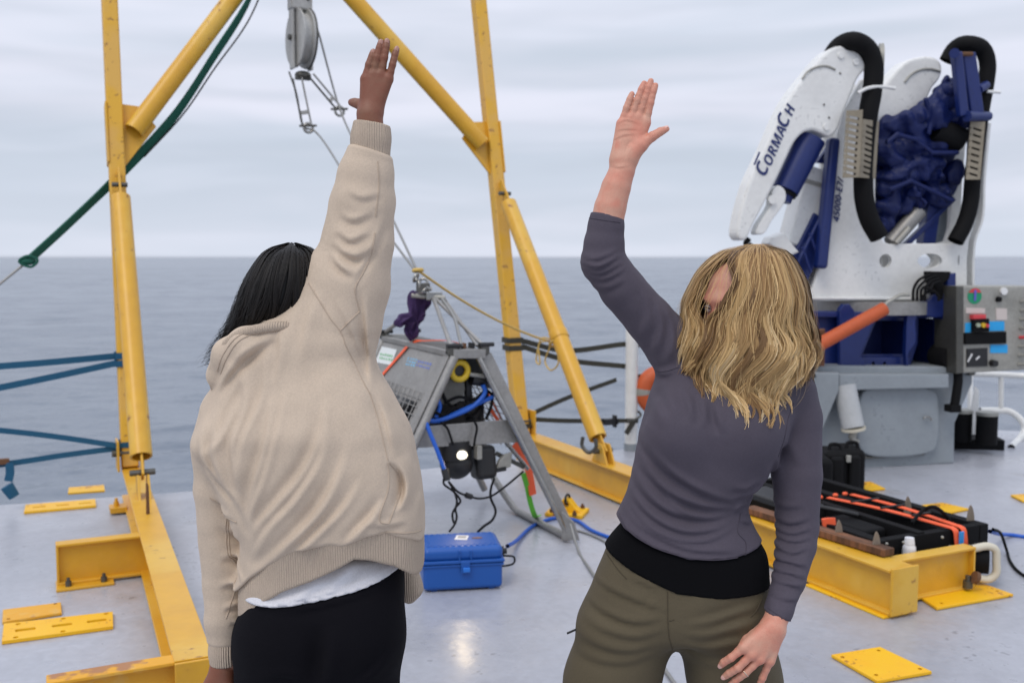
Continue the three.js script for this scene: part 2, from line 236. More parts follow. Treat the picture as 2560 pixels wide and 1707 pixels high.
function surfaceZ(f, x, y, z0 = 0.5, z1 = -0.4) { let z = z0; for (let i = 0; i < 200 && z > z1; i++) { const d = f(x, y, z); if (d < 0.0004) return z; z -= Math.max(0.0008, d * 0.6); } return null; }
function seam(parent, name, f, raw, r, m, lift = 0) { const p = smooth(raw, 8, false).map(([x, y]) => { const z = surfaceZ(f, x, y); return z === null ? null : [x, y, z + lift]; }).filter(Boolean); if (p.length > 3) part(parent, name, tube(p, r, p.length * 2, 5), m); }
function skull(x, y, z) {                       // a head about its middle: y up, z the way it faces
  let d = ell(x, y, z, [0, 0.024, -0.012], [0.074, 0.094, 0.094]); d = smin(d, ell(x, y, z, [0, -0.045, 0.022], [0.056, 0.066, 0.064]), 0.04);
  const ax = Math.abs(x); d = smin(d, cone(x, y, z, [0, 0.012, 0.078, 0.009], [0, -0.022, 0.1, 0.0125]), 0.014); d = smin(d, ell(ax, y, z, [0.013, -0.026, 0.088], [0.009, 0.008, 0.009]), 0.008);
  d = smin(d, ell(x, y, z, [0, 0.034, 0.068], [0.052, 0.012, 0.02]), 0.02); d = smax(d, -ell(ax, y, z, [0.032, 0.012, 0.088], [0.019, 0.011, 0.014]), 0.012); d = smin(d, ell(ax, y, z, [0.042, -0.02, 0.058], [0.02, 0.018, 0.018]), 0.025);
  d = smin(d, ell(x, y, z, [0, -0.052, 0.082], [0.024, 0.006, 0.008]), 0.006); d = smin(d, ell(x, y, z, [0, -0.063, 0.08], [0.02, 0.007, 0.009]), 0.006); d = smin(d, ell(x, y, z, [0, -0.092, 0.066], [0.022, 0.018, 0.02]), 0.02); d = smin(d, ell(ax, y, z, [0.077, -0.004, -0.01], [0.009, 0.03, 0.018]), 0.008);
  return d;
}
function headFrame(c, fwd, up) { const z = v3(fwd).normalize(), x = new THREE.Vector3().crossVectors(v3(up), z).normalize(), y = new THREE.Vector3().crossVectors(z, x); return { to: (px, py, pz) => { const a = px - c[0], b = py - c[1], d = pz - c[2]; return [a * x.x + b * x.y + d * x.z, a * y.x + b * y.y + d * y.z, a * z.x + b * z.y + d * z.z]; }, at: (u, v, w) => [c[0] + x.x * u + y.x * v + z.x * w, c[1] + x.y * u + y.y * v + z.y * w, c[2] + x.z * u + y.z * v + z.z * w] }; }
function handField(palm, fingers, kp = 0.014) { return (x, y, z) => { let d = 1e9; for (const b of palm) d = smin(d, cone(x, y, z, b[0], b[1]), kp); let q = 1e9; for (const c of fingers) q = Math.min(q, chain(x, y, z, c, 0.003)); return smin(d, q, 0.007); }; }
function knuckled(c, s = 1.08) { const o = []; c.forEach((p, i) => { o.push(p); if (i + 1 < c.length) { const q = c[i + 1]; o.push([lerp(p[0], q[0], 0.5), lerp(p[1], q[1], 0.5), lerp(p[2], q[2], 0.5), lerp(p[3], q[3], 0.5) * 0.95]); } }); return o; }
function nail(parent, a, b, n, m) { const d = v3(b).sub(v3(a)).normalize(), nn = v3(n).addScaledVector(d, -v3(n).dot(d)).normalize(), x = new THREE.Vector3().crossVectors(d, nn), g = new THREE.SphereGeometry(1, 12, 8).scale(0.0052, 0.0075, 0.0016); g.applyMatrix4(new THREE.Matrix4().makeBasis(x, d, nn)); const c = v3(b).addScaledVector(d, -0.002).addScaledVector(nn, b[3] * 0.86); part(parent, 'fingernail', g.translate(c.x, c.y, c.z), m); }
function bounds(chains, pad) { const lo = [1e9, 1e9, 1e9], hi = [-1e9, -1e9, -1e9]; for (const c of chains) for (const p of c) for (let k = 0; k < 3; k++) { lo[k] = Math.min(lo[k], p[k] - p[3] - pad); hi[k] = Math.max(hi[k], p[k] + p[3] + pad); } return [lo, hi]; }
function hairRibbons(list) {                   // flat strands {p: points, ph: way they face round the head, tw: twist, r0, r1 half widths, c0, c1 colours}
  let nv = 0, ni = 0; for (const s of list) { nv += s.p.length * 2; ni += (s.p.length - 1) * 6; }
  const P = new Float32Array(nv * 3), N = new Float32Array(nv * 3), C = new Float32Array(nv * 3), I = new Uint32Array(ni); let v = 0, q = 0; const t = new THREE.Vector3(), n = new THREE.Vector3(), u = new THREE.Vector3(), m = new THREE.Vector3();
  for (const s of list) { const L = s.p.length, b0 = v;
    for (let i = 0; i < L; i++) { const a = s.p[Math.max(0, i - 1)], b = s.p[Math.min(L - 1, i + 1)], k = i / (L - 1), r = lerp(s.r0, s.r1, k * k); t.set(b[0] - a[0], b[1] - a[1], b[2] - a[2]).normalize(); n.set(Math.cos(s.ph), 0.15 + 0.8 * Math.max(0, 0.25 - k) * 4, Math.sin(s.ph)); n.addScaledVector(t, -n.dot(t)).normalize(); u.crossVectors(t, n);
      m.copy(n).multiplyScalar(Math.cos(s.tw)).addScaledVector(u, Math.sin(s.tw));
      for (const sd of [-1, 1]) { P[v * 3] = s.p[i][0] + u.x * r * sd; P[v * 3 + 1] = s.p[i][1] + u.y * r * sd; P[v * 3 + 2] = s.p[i][2] + u.z * r * sd; N[v * 3] = m.x; N[v * 3 + 1] = m.y; N[v * 3 + 2] = m.z; for (let c = 0; c < 3; c++) C[v * 3 + c] = lerp(s.c0[c], s.c1[c], k); v++; } }
    for (let i = 0; i < L - 1; i++) { const a = b0 + i * 2; I[q++] = a; I[q++] = a + 1; I[q++] = a + 2; I[q++] = a + 1; I[q++] = a + 3; I[q++] = a + 2; } }
  const g = new THREE.BufferGeometry(); g.setAttribute('position', new THREE.BufferAttribute(P, 3)); g.setAttribute('normal', new THREE.BufferAttribute(N, 3)); g.setAttribute('color', new THREE.BufferAttribute(C, 3)); g.setIndex(new THREE.BufferAttribute(I, 1)); g.userData.ownUV = true; return g;
}
T.fleece = tex(512, 0.23, true, (u, v) => { const a = pf(u, v, 4, 201, 4), b = pf(u, v, 90, 203, 2), c = pf(u, v, 200, 205, 1); const k = 0.945 + 0.05 * (a - 0.5) + 0.05 * (b - 0.5) + 0.05 * (c - 0.5); return [k, k, k]; });
T.fleeceBump = tex(512, 0.09, false, (u, v) => 0.5 + 0.5 * (pf(u, v, 110, 211, 2) - 0.5) + 0.3 * (pf(u, v, 14, 213, 3) - 0.5));
T.rib = tex(256, 0.045, false, (u, v) => 0.5 + 0.5 * Math.sin(u * 2 * Math.PI * 9));
T.knit = tex(512, 0.06, false, (u, v) => 0.5 + 0.22 * Math.sin(u * 2 * Math.PI * 48) + 0.4 * (pf(u, v, 60, 221, 2) - 0.5));
T.skin = tex(512, 0.13, true, (u, v) => { const a = pf(u, v, 6, 231, 4), b = pf(u, v, 70, 233, 2), f = sst(0.7, 0.78, pf(u, v, 40, 235, 2)); const k = 0.95 + 0.05 * (b - 0.5) - 0.02 * f; return [k, k * (0.96 - 0.22 * (a - 0.5)), k * (0.945 - 0.24 * (a - 0.5))]; });
T.skinBump = tex(512, 0.05, false, (u, v) => 0.5 + 0.5 * (pf(u, v, 40, 241, 3) - 0.5));
Object.assign(M, {
  skinA: mat([0.25, 0.105, 0.06], 0.5, { map: T.skin, bumpMap: T.skinBump, bumpScale: 0.0006, sheen: 0.1 }), skinB: mat([0.7, 0.355, 0.255], 0.5, { map: T.skin, bumpMap: T.skinBump, bumpScale: 0.0005 }), nailA: mat([0.42, 0.22, 0.17], 0.3), nailB: mat([0.72, 0.42, 0.35], 0.28),
  hoodie: mat([0.64, 0.52, 0.402], 0.95, { map: T.fleece, bumpMap: T.fleeceBump, bumpScale: 0.0005, sheen: 0.35, sheenColor: new THREE.Color(0.6, 0.52, 0.44), sheenRoughness: 0.6 }), hoodieRib: mat([0.62, 0.5, 0.386], 0.95, { map: T.fleece, bumpMap: T.rib, bumpScale: 0.0022 }), stitch: mat([0.48, 0.385, 0.295], 0.95),
  tee: mat([0.78, 0.78, 0.82], 0.9, { map: T.fleece, bumpMap: T.knit, bumpScale: 0.0005 }), leggings: mat([0.0045, 0.0042, 0.0065], 0.9, { bumpMap: T.knit, bumpScale: 0.0004, specularIntensity: 0.25 }),
  shirt: mat([0.084, 0.071, 0.096], 0.85, { map: T.fleece, bumpMap: T.knit, bumpScale: 0.0005, sheen: 0.3, sheenColor: new THREE.Color(0.22, 0.19, 0.25), sheenRoughness: 0.5 }), shirtSeam: mat([0.062, 0.052, 0.072], 0.9), tank: mat([0.004, 0.004, 0.005], 0.95, { specularIntensity: 0.2, bumpMap: T.knit, bumpScale: 0.0005 }), trousers: mat([0.105, 0.083, 0.046], 0.8, { map: T.fleece, bumpMap: T.knit, bumpScale: 0.0004 }), trouserSeam: mat([0.065, 0.05, 0.028], 0.85),
  gold: mat([0.75, 0.62, 0.5], 0.25, { metalness: 1 }), shoe: mat([0.03, 0.03, 0.032], 0.7), sole: mat([0.5, 0.5, 0.48], 0.8), hair: mat([1, 1, 1], 0.48, { vertexColors: true, specularIntensity: 0.6, side: THREE.DoubleSide }), hairDark: mat([1, 1, 1], 0.55, { vertexColors: true, specularIntensity: 0.45, side: THREE.DoubleSide }), eyeWhite: mat([0.75, 0.72, 0.7], 0.2, { clearcoat: 1 }), iris: mat([0.05, 0.07, 0.08], 0.2, { clearcoat: 1 }),
});
function shoe(parent, p, turn) { const g = (rows, y0, y1, m, nm) => { const s = new THREE.Shape(smooth(rows, 5).map((q) => new THREE.Vector2(q[0], q[1]))); part(parent, nm, new THREE.ExtrudeGeometry(s, { depth: y1 - y0, bevelEnabled: true, bevelSize: 0.012, bevelThickness: 0.012, bevelSegments: 4 }).rotateX(-Math.PI / 2).rotateY(turn).translate(p[0], y0 + 0.012, p[2]), m); }; const o = [[-0.036, -0.07], [-0.045, 0.06], [-0.035, 0.16], [0, 0.19], [0.035, 0.16], [0.04, 0.06], [0.034, -0.07], [0, -0.085]].map(([x, y]) => [x, -y]); g(o, 0, 0.02, M.sole, 'shoe_sole'); g(o.map(([x, y]) => [x * 0.9, y * 0.95]), 0.03, 0.075, M.shoe, 'shoe'); }

// ---------------------------------------------------------------- the setting: sea, deck, hull
{
  const waves = []; const R = rand(5);
  for (let i = 0; i < 26; i++) { const L = 1.1 * Math.pow(1.21, i) * (0.9 + 0.2 * R()), dir = 2.2 + (R() - 0.5) * 1.5; waves.push([L, Math.cos(dir), Math.sin(dir), Math.min(0.0036 * L, 0.045) * (0.7 + 0.6 * R()), R() * 6.28]); }
  const az = []; const c0 = Math.atan2(-Math.cos(0.445), Math.sin(0.445));            // towards the stern
  for (let i = 0; i <= 420; i++) az.push(c0 - 0.75 + 1.5 * i / 420); for (let i = 1; i < 60; i++) az.push(c0 + 0.75 + (2 * Math.PI - 1.5) * i / 60);
  const rs = []; let r = 4; while (r < 9000) { rs.push(r); r *= r < 400 ? 1.0085 : 1.05; } rs.push(12000);
  const n = az.length, pos = new Float32Array(rs.length * n * 3), idx = [];
  for (let j = 0; j < rs.length; j++) for (let i = 0; i < n; i++) {
    const x = Math.cos(az[i]) * rs[j], z = Math.sin(az[i]) * rs[j]; let y = -2.3; const cell = Math.max(rs[j] * 0.0085, rs[j] * (i <= 420 ? 0.0036 : 0.08));
    const gust = 0.55 + 0.9 * fbm(x * 0.03, z * 0.03, 2, 3);
    for (const [L, dx, dz, A, ph] of waves) { const f = sst(2, 5, L / cell); if (f > 0) { const s = Math.sin((x * dx + z * dz) * 6.283 / L + ph + 1.3 * noise(x / L * 0.4, z / L * 0.4, L)); y += f * A * gust * (1 - 2 * Math.abs(s) * 0.5 + s * 0.5); } }
    pos.set([x, y, z], (j * n + i) * 3);
  }
  for (let j = 0; j < rs.length - 1; j++) for (let i = 0; i < n; i++) { const a = j * n + i, b = j * n + (i + 1) % n; idx.push(a, b, a + n, b, b + n, a + n); }
  for (let i = 1; i < n - 1; i++) idx.push(0, i + 1, i);
  const g = new THREE.BufferGeometry(); g.setAttribute('position', new THREE.BufferAttribute(pos, 3)); g.setIndex(idx); g.computeVertexNormals();
  const nn = g.attributes.normal; if (nn.getY(n * 50) < 0) { for (let k = 0; k < idx.length; k += 3) { const q = idx[k]; idx[k] = idx[k + 1]; idx[k + 1] = q; } g.setIndex(idx); g.computeVertexNormals(); }
  const uv = new Float32Array(pos.length / 3 * 2); for (let k = 0; k < pos.length / 3; k++) { uv[k * 2] = pos[k * 3]; uv[k * 2 + 1] = pos[k * 3 + 2]; } g.setAttribute('uv', new THREE.BufferAttribute(uv, 2));
  const rip = tex(1024, 7.3, false, (u, v) => { const w = pf(u, v, 6, 131, 4); return 0.5 + 0.5 * (pf(u + 0.05 * w, v * 1 + 0.05 * w, 22, 133, 4) - 0.5) + 0.5 * (w - 0.5); });
  const sea = struct('sea', g, mat([0.125, 0.152, 0.192], 0.22, { ior: 1.33, bumpMap: rip, bumpScale: 0.075 }));
}
{
  const s = new THREE.Shape([[-16, 12], [14, 12], [14, -2], [8.9, -5.6], [7.6, -6.75], [6.2, -7.02], [4.4, -7.08], [2.7, -7.05], [0.94, -7.06], [-0.3, -7.2], [-3, -7.3], [-16, -7.3]].map((p) => new THREE.Vector2(p[0], -p[1])));
  const g = new THREE.ExtrudeGeometry(s, { depth: 0.16, bevelEnabled: true, bevelSize: 0.03, bevelThickness: 0.03, bevelOffset: -0.03, bevelSegments: 3 }).translate(0, 0, -0.19).rotateX(-Math.PI / 2);
  const deck = struct('deck', boxUV(g), mat([0.9, 0.9, 0.9], 1, { map: T.deck, roughnessMap: T.deckRough, bumpMap: T.deckBump, bumpScale: 0.003, clearcoat: 0.3, clearcoatRoughness: 0.22 }));
  const h = new THREE.ExtrudeGeometry(s, { depth: 2.6, bevelEnabled: false }).scale(0.997, 0.997, 1).translate(0, 0, -2.8).rotateX(-Math.PI / 2);
  struct('hull', boxUV(h), mat([0.05, 0.07, 0.12], 0.5, { map: T.grime }));
}
// ---------------------------------------------------------------- yellow stern gantry
{
  const gn = thing('stern_gantry', 'mustard yellow tubular steel A-frame gantry bolted to the deck at the stern', 'gantry', [1.95, 0, -6.95]);
  const iGeo = (a, b, w, h, tf = 0.016, tw = 0.02) => { const up = [0, 1, 0], m = (p, y) => [p[0], y, p[2]]; return [beam(m(a, h - tf / 2), m(b, h - tf / 2), w, tf, up), beam(m(a, tf / 2 + 0.012), m(b, tf / 2 + 0.012), w, tf, up), beam(m(a, h / 2 + 0.006), m(b, h / 2 + 0.006), tw, h - 2 * tf - 0.012, up, 0)]; };
  const HB = 0.22;
  // left runner
  const lb = part(gn, 'base_beam', iGeo([0.443, 0, -3.49], [0.525, 0, -7.0], 0.13, HB), M.yellow);
  part(lb, 'end_plate', box(0.13, HB - 0.016, 0.014, 0.443, HB / 2 + 0.004, -3.478), M.yellow);
  part(lb, 'stiffener', box(0.05, HB - 0.05, 0.012, 0.47, HB / 2, -5.0), M.yellow);
  part(lb, 'upright_lug', plate([[-0.012, 0], [0.012, 0], [0.008, 0.15], [-0.004, 0.17]], 0.012).rotateY(Math.PI / 2 - 0.5).translate(0.497, HB, -5.62), M.rust);
  part(lb, 'side_clip', [box(0.1, 0.035, 0.12, 0.41, 0.03, -6.62), ...bolt([0.4, 0.045, -6.62], 0.018, 0.03)], M.yellow);
  // right runner
  const rb = part(gn, 'base_beam', iGeo([3.445, 0, -3.165], [3.445, 0, -6.98], 0.16, HB, 0.014, 0.09), M.yellow);
  part(rb, 'end_plate', box(0.16, HB - 0.004, 0.014, 3.445, HB / 2 + 0.012, -3.155), M.yellow);
  part(rb, 'bottom_shim', box(0.16, 0.012, 0.5, 3.42, 0.006, -3.42), M.plate);
  // outriggers
  const or = (x0, x1, z, foot, m) => { const o = part(gn, 'outrigger', [...iGeo([x0, 0, z], [x1, 0, z], 0.075, HB - 0.004, 0.014, 0.012)], m); part(o, 'end_plate', box(0.012, HB - 0.03, 0.072, x0 < x1 ? x0 + 0.006 : x0 - 0.006, HB / 2, z), m); for (const f of foot) { part(o, 'foot_plate', box(f[1] - f[0], 0.014, 0.16, (f[0] + f[1]) / 2, 0.007, z + 0.02), m); for (const bx of f.slice(2)) part(o, 'bolt', bolt([bx, 0.014, z + 0.06], 0.016, 0.024), M.darkSteel); } return o; };
  or(0.035, 0.46, -5.24, [[0.03, 0.29, 0.085, 0.245]], M.yellow);
  or(-0.02, 0.385, -3.53, [[-0.03, 0.2, 0.03]], M.yellowWorn);
  or(4.03, 3.525, -3.3, [], M.yellow);
  part(gn, 'bolt', bolt([3.965, 0.03, -3.25], 0.024, 0.035), M.darkSteel);
  // legs: square tube leaning outboard
  const AX = (y) => -6.898 - 0.235 * y;
  for (const [x0, x1] of [[0.512, 0.535], [3.4, 3.4]]) {
    const a = [x0, HB, AX(HB)], b = [x1, 4.05, AX(4.05)];
    const p = part(gn, 'post', beam(a, b, 0.105, 0.105, [0, 0, 1], 0.012), M.yellowPale);
    const yg = x0 < 1 ? 2.46 : 2.5, s = x0 < 1 ? 1 : -1, xg = lerp(x0, x1, yg / 4);
    part(p, 'sleeve_plate', beam([xg - s * 0.056, yg - 0.22, AX(yg - 0.22)], [xg - s * 0.056, yg + 0.2, AX(yg + 0.2)], 0.012, 0.13, [0, 0, 1]), M.yellowPale);
    const gp = plate([[0.05, 0.21], [0.17, 0.2], [0.27, 0.06], [0.05, -0.24]].map(([u, w]) => [s * u, w]), 0.016).rotateX(-Math.atan(0.235)).translate(xg, yg, AX(yg));
    part(p, 'gusset', gp, M.yellow);
    for (const o of [-0.075, 0.075]) part(p, 'hinge_lug', box(0.014, 0.2, 0.16, x0 + o, HB + 0.09, AX(HB) + 0.01), M.yellow);
    part(p, 'hinge_pin', rod([x0 - 0.11, HB + 0.1, AX(HB) + 0.01], [x0 + 0.11, HB + 0.1, AX(HB) + 0.01], 0.022), M.darkSteel);
    // knee brace up to the cross beam
    const k0 = [xg + s * 0.115, yg + 0.015, AX(yg + 0.02) + 0.05], kx = x0 < 1 ? 1.72 : 1.98, k1 = [kx, 3.98, AX(3.98) + 0.02];
    part(gn, 'knee_brace', pipe(k0, k1, 0.066, 0.01), M.yellow);
    // fat telescopic stay
    const st0 = x0 < 1 ? [0.513, 0.36, -6.06] : [3.42, 0.3, -5.74], st1 = x0 < 1 ? [0.527, 2.1, -7.265] : [3.40, 2.12, -7.27];
    const dir = v3(st1).sub(v3(st0)).normalize(), at = (t) => v3(st0).addScaledVector(dir, t).toArray(), Ls = v3(st0).distanceTo(v3(st1));
    const sy = part(gn, 'stay', pipe(at(0.1), at(Ls - 0.12), 0.063, 0.012), M.yellow);
    if (x0 > 1) part(sy, 'collar', pipe(at(0.93), at(1.0), 0.069, 0.01), M.yellow);
    part(sy, 'eye_plate', beam(at(-0.03), at(0.22), 0.014, 0.09, [0, 1, 0]), M.yellow); part(sy, 'eye_plate', beam(at(Ls - 0.2), at(Ls + 0.12), 0.014, 0.07, [0, 1, 0]), M.yellow);
    part(sy, 'pin', rod([st0[0] - 0.07, st0[1], st0[2]], [st0[0] + 0.07, st0[1], st0[2]], 0.018), M.darkSteel); part(sy, 'pin', rod([st1[0] - 0.05, ...at(Ls - 0.01).slice(1)], [st1[0] + 0.05, ...at(Ls - 0.01).slice(1)], 0.016), M.darkSteel);
    for (const o of [-0.028, 0.028]) part(sy, 'base_lug', plate([[-0.1, 0], [0.1, 0], [0.03, 0.13], [-0.03, 0.13]], 0.014).rotateY(Math.PI / 2).translate(st0[0] + o, HB, st0[2] + 0.01), M.yellow);
    if (x0 > 1) part(sy, 'shackle', tube([[-0.05, 0, 0], [-0.055, -0.06, 0], [0, -0.1, 0], [0.055, -0.06, 0], [0.05, 0, 0]].map(([x, y, z]) => [st0[0] - 0.12 + x * 0.5, 0.4 + y, st0[2] + x * 0.8 + 0.02]), 0.013), M.darkSteel);
  }
  part(gn, 'cross_beam', beam([0.535, 4.05, AX(4.05)], [3.4, 4.05, AX(4.05)], 0.12, 0.14, [0, 1, 0], 0.012), M.yellow);
}
// ---------------------------------------------------------------- yellow plates on the deck
function deckPlate(label, corners, holes, slots, m = M.plate, t = 0.014) {
  const c = corners, cx = c.reduce((s, p) => s + p[0], 0) / 4, cz = c.reduce((s, p) => s + p[2], 0) / 4, sh = c.map((p) => [p[0] - cx, -(p[2] - cz)]);
  const o = thing('deck_plate', label, 'plate', [cx, 0.0, cz], 'yellow plates bolted to the deck', 0, true);
  const at = (u, v) => { const q = (k) => lerp(lerp(sh[0][k], sh[1][k], u), lerp(sh[3][k], sh[2][k], u), v); return [q(0), q(1)]; };
  const poly = (pts) => { const p = new THREE.Path(); pts.forEach((q, k) => k ? p.lineTo(q[0], q[1]) : p.moveTo(q[0], q[1])); p.closePath(); return p; };
  const hs = holes.map(([u, v]) => hole(...at(u, v), 0.011)).concat(slots.map(([u, v]) => { const e = 0.085, f = 0.07; return poly([at(u - e, v - f), at(u - e * 1.12, v), at(u - e, v + f), at(u + e, v + f), at(u + e * 1.12, v), at(u + e, v - f)]); }));
  part(o, 'plate', plate(sh, t, slots.length ? 0 : 0.003, hs).rotateX(-Math.PI / 2).translate(0, t / 2 + 0.002, 0), m);
}
deckPlate('square yellow deck plate with four bolt holes lying alone', [[2.825,0.000,-2.944], [3.063,0.000,-2.920], [3.057,0.000,-2.653], [2.802,0.000,-2.679]], [[0.12, 0.84], [0.85, 0.12], [0.9, 0.88], [0.1, 0.14]], []);
deckPlate('long slotted yellow deck plate beside the scuffed short plate', [[-0.184,-0.000,-4.751], [0.254,0.000,-4.707], [0.243,0.000,-4.514], [-0.186,0.000,-4.530]], [[0.13, 0.12], [0.12, 0.88], [0.54, 0.1], [0.54, 0.9], [0.94, 0.1]], [[0.2, 0.5], [0.53, 0.5], [0.85, 0.5]]);
deckPlate('short rust-scuffed yellow deck plate next to the slotted one', [[-0.193,-0.000,-4.950], [0.046,-0.000,-4.943], [0.047,0.000,-4.794], [-0.191,0.000,-4.778]], [[0.9, 0.1], [0.1, 0.85]], [], M.yellowWorn);
deckPlate('slotted yellow strip plate near the stern edge', [[-0.118,0.000,-7.042], [0.295,0.000,-7.011], [0.291,0.000,-6.822], [-0.126,0.000,-6.840]], [], [[0.2, 0.5], [0.53, 0.5], [0.85, 0.5]]);
deckPlate('narrow yellow strip plate at the very stern edge', [[0.147,0.000,-7.452], [0.373,0.000,-7.432], [0.368,0.000,-7.247], [0.137,0.000,-7.274]], [], []);
deckPlate('large yellow foot plate with holes under the right outrigger', [[3.701,0.000,-3.318], [4.126,0.000,-3.317], [4.121,0.000,-3.124], [3.642,0.000,-3.146]], [[0.12, 0.8], [0.8, 0.2], [0.92, 0.7]], []);
deckPlate('yellow deck plate beyond the black tray', [[5.050,0.000,-4.552], [5.267,0.000,-4.536], [5.291,0.000,-4.352], [5.054,0.000,-4.334]], [], []);
deckPlate('yellow deck plate behind the black equipment bags', [[5.205,0.000,-5.217], [5.309,0.000,-5.197], [5.240,0.000,-4.994], [5.023,0.000,-5.013]], [], []);
deckPlate('yellow deck plate in front of the bollards', [[5.856,0.000,-4.491], [6.091,0.000,-4.447], [6.015,0.000,-4.296], [5.781,0.000,-4.342]], [], []);

// ---------------------------------------------------------------- deck crane, in its own axes (x along its front, z towards the bow)
const boldFont = await new FontLoader().loadAsync('fonts/droid/droid_sans_bold.typeface.json');
function lettering(text, h, slant, t = 0.002) { const g = new TextGeometry(text, { font: boldFont, size: h, depth: t, curveSegments: 4, bevelEnabled: false }); g.applyMatrix4(new THREE.Matrix4().set(1, slant, 0, 0, 0, 1, 0, 0, 0, 0, 1, 0, 0, 0, 0, 1)); return g; }
function layLetters(g, a, b) { const d = Math.atan2(b[1] - a[1], b[0] - a[0]); return g.rotateZ(d).translate(a[0], a[1], a[2]); }
{
  const cr = thing('deck_crane', 'white and blue folded knuckle-boom crane on a grey pedestal', 'crane', [5.9, 0, -5.75], undefined, -0.2426, true);
  // pedestal
  const pd = part(cr, 'pedestal', plate([[-0.742,0.763],[0.717,0.724],[0.721,0.628],[0.579,0.317],[0.586,-0.000],[-0.549,-0.021],[-0.794,-0.010],[-0.814,0.743]], 0.9, 0.012).translate(0, 0, -0.27), M.grey);
  part(pd, 'top_rim', plate([[-0.796,0.802],[0.711,0.761],[0.714,0.704],[-0.794,0.739]], 0.98, 0.012).translate(0, 0, -0.26), M.grey);
  part(pd, 'side_box', plate([[-0.910,0.772],[-0.510,0.756],[-0.509,0.620],[-0.629,0.342],[-0.899,0.335]], 0.18, 0.012).translate(0, 0, 0.25), M.grey);
  part(pd, 'front_ledge', plate([[-0.501,0.744],[0.413,0.722],[0.418,0.615],[-0.497,0.621]], 0.14, 0.01).translate(0, 0, 0.25), M.grey);
  const hatch = part(pd, 'hatch', plate(smooth([[-0.262,0.575],[-0.214,0.613],[0.324,0.599],[0.374,0.557],[0.386,0.154],[0.337,0.107],[-0.198,0.108],[-0.281,0.202]], 6), 0.05, 0.016).translate(0, 0, 0.215), M.grey);
  part(hatch, 'hatch_handle', tube([[0.241,0.380,0.270],[0.260,0.390,0.270],[0.298,0.384,0.270],[0.311,0.366,0.270]], 0.008), M.steel);
  part(hatch, 'gasket_flange', plate([[-0.308,0.177],[-0.245,0.131],[-0.194,0.093],[0.308,0.098],[0.284,0.085],[-0.206,0.075],[-0.269,0.110]], 0.03, 0.004).translate(0, 0, 0.21), M.darkSteel);
  const ventGrey = mat([0.52, 0.54, 0.57], 0.5, { map: T.grime }); const vent = part(cr, 'vent_cowl', rod([-0.431,0.647,0.270], [-0.399,0.343,0.360], 0.085, 0.082, 28), ventGrey);
  part(vent, 'rim', rod([-0.399,0.348,0.360], [-0.396,0.330,0.360], 0.088, 0.088, 28), M.cream);
  part(vent, 'valve', [rod([-0.380,0.315,0.330], [-0.388,0.260,0.330], 0.03), rod([-0.403,0.256,0.340], [-0.347,0.232,0.340], 0.022)], M.galv);
  const drain = part(cr, 'drain_pipe', tube([[0.502,0.746,0.300],[0.504,0.655,0.300],[0.492,0.542,0.300],[0.477,0.451,0.300]], 0.034, 16, 14), M.black);
  part(drain, 'pipe_flange', box(0.09, 0.055, 0.09, ...[0.468,0.457,0.300]), M.black);
  // slewing base
  part(cr, 'slew_ring', new THREE.CylinderGeometry(0.52, 0.52, 0.1, 48).translate(...[0.133,1.216,-0.300]), M.alu);
  part(cr, 'base_frame', plate([[-0.613,1.174],[-0.380,1.183],[0.224,1.176],[0.509,1.138],[0.526,0.732],[-0.688,0.771],[-0.682,1.017]], 0.5, 0.012).translate(0, 0, -0.53), M.blue);
  const cut = (pts) => { const p = new THREE.Path(); pts.forEach((q, k) => k ? p.lineTo(q[0], q[1]) : p.moveTo(q[0], q[1])); p.closePath(); return p; };
  part(cr, 'front_plate', plate([[-0.613,1.174],[-0.380,1.183],[0.224,1.176],[0.509,1.138],[0.526,0.732],[-0.688,0.771],[-0.682,1.017]], 0.03, 0.004, [cut([[-0.164,0.854],[-0.053,1.122],[0.207,1.119],[0.224,0.847]]), cut([[0.253,0.759],[0.310,0.944],[0.309,1.138],[0.477,1.136],[0.486,0.754]])]).translate(0, 0, 0.04), M.blue);
  for (const p of [[-0.687,0.949,0.050], [0.227,0.933,0.050], [0.505,0.929,0.050]]) part(cr, 'side_web', box(0.03, 0.38, 0.32, p[0], p[1], -0.13), M.blue);
  part(cr, 'deck_web', plate([[-0.597,0.750],[0.624,0.716],[0.623,0.735],[-0.597,0.769]], 0.3, 0.004).translate(0, 0, -0.13), M.blue); part(cr, 'deck_web', plate([[-0.520,1.165],[0.607,1.128],[0.607,1.146],[-0.521,1.181]], 0.3, 0.004).translate(0, 0, -0.13), M.blue);
  part(cr, 'base_flange', plate([[-0.623,1.201],[0.179,1.181],[0.180,1.143],[-0.621,1.154]], 0.1, 0.01).translate(0, 0, 0.08), M.blue);
  part(cr, 'base_rib', plate([[-0.400,0.772],[-0.417,1.210],[-0.384,1.252],[-0.335,1.252],[-0.297,1.209],[-0.283,1.175],[-0.121,1.139],[-0.196,0.948],[-0.230,0.864],[-0.171,0.764]], 0.05, 0.008).translate(0, 0, 0.13), M.blue);
  part(cr, 'base_rib', plate(smooth([[0.135,0.766],[0.127,1.208],[0.136,1.255],[0.304,1.274],[0.347,1.316],[0.403,1.327],[0.449,1.289],[0.423,1.148],[0.208,1.156],[0.207,0.958],[0.150,0.879],[0.144,0.764]], 3), 0.05, 0.006).translate(0, 0, 0.17), M.blue);
  part(cr, 'lower_beam', plate([[-0.249,0.844],[0.217,0.834],[0.220,0.744],[-0.246,0.757]], 0.1, 0.01, [hole(...[-0.103,0.793,0.100].slice(0, 2), 0.024), hole(...[-0.007,0.791,0.100].slice(0, 2), 0.024)]).translate(0, 0, 0.07), M.blue);
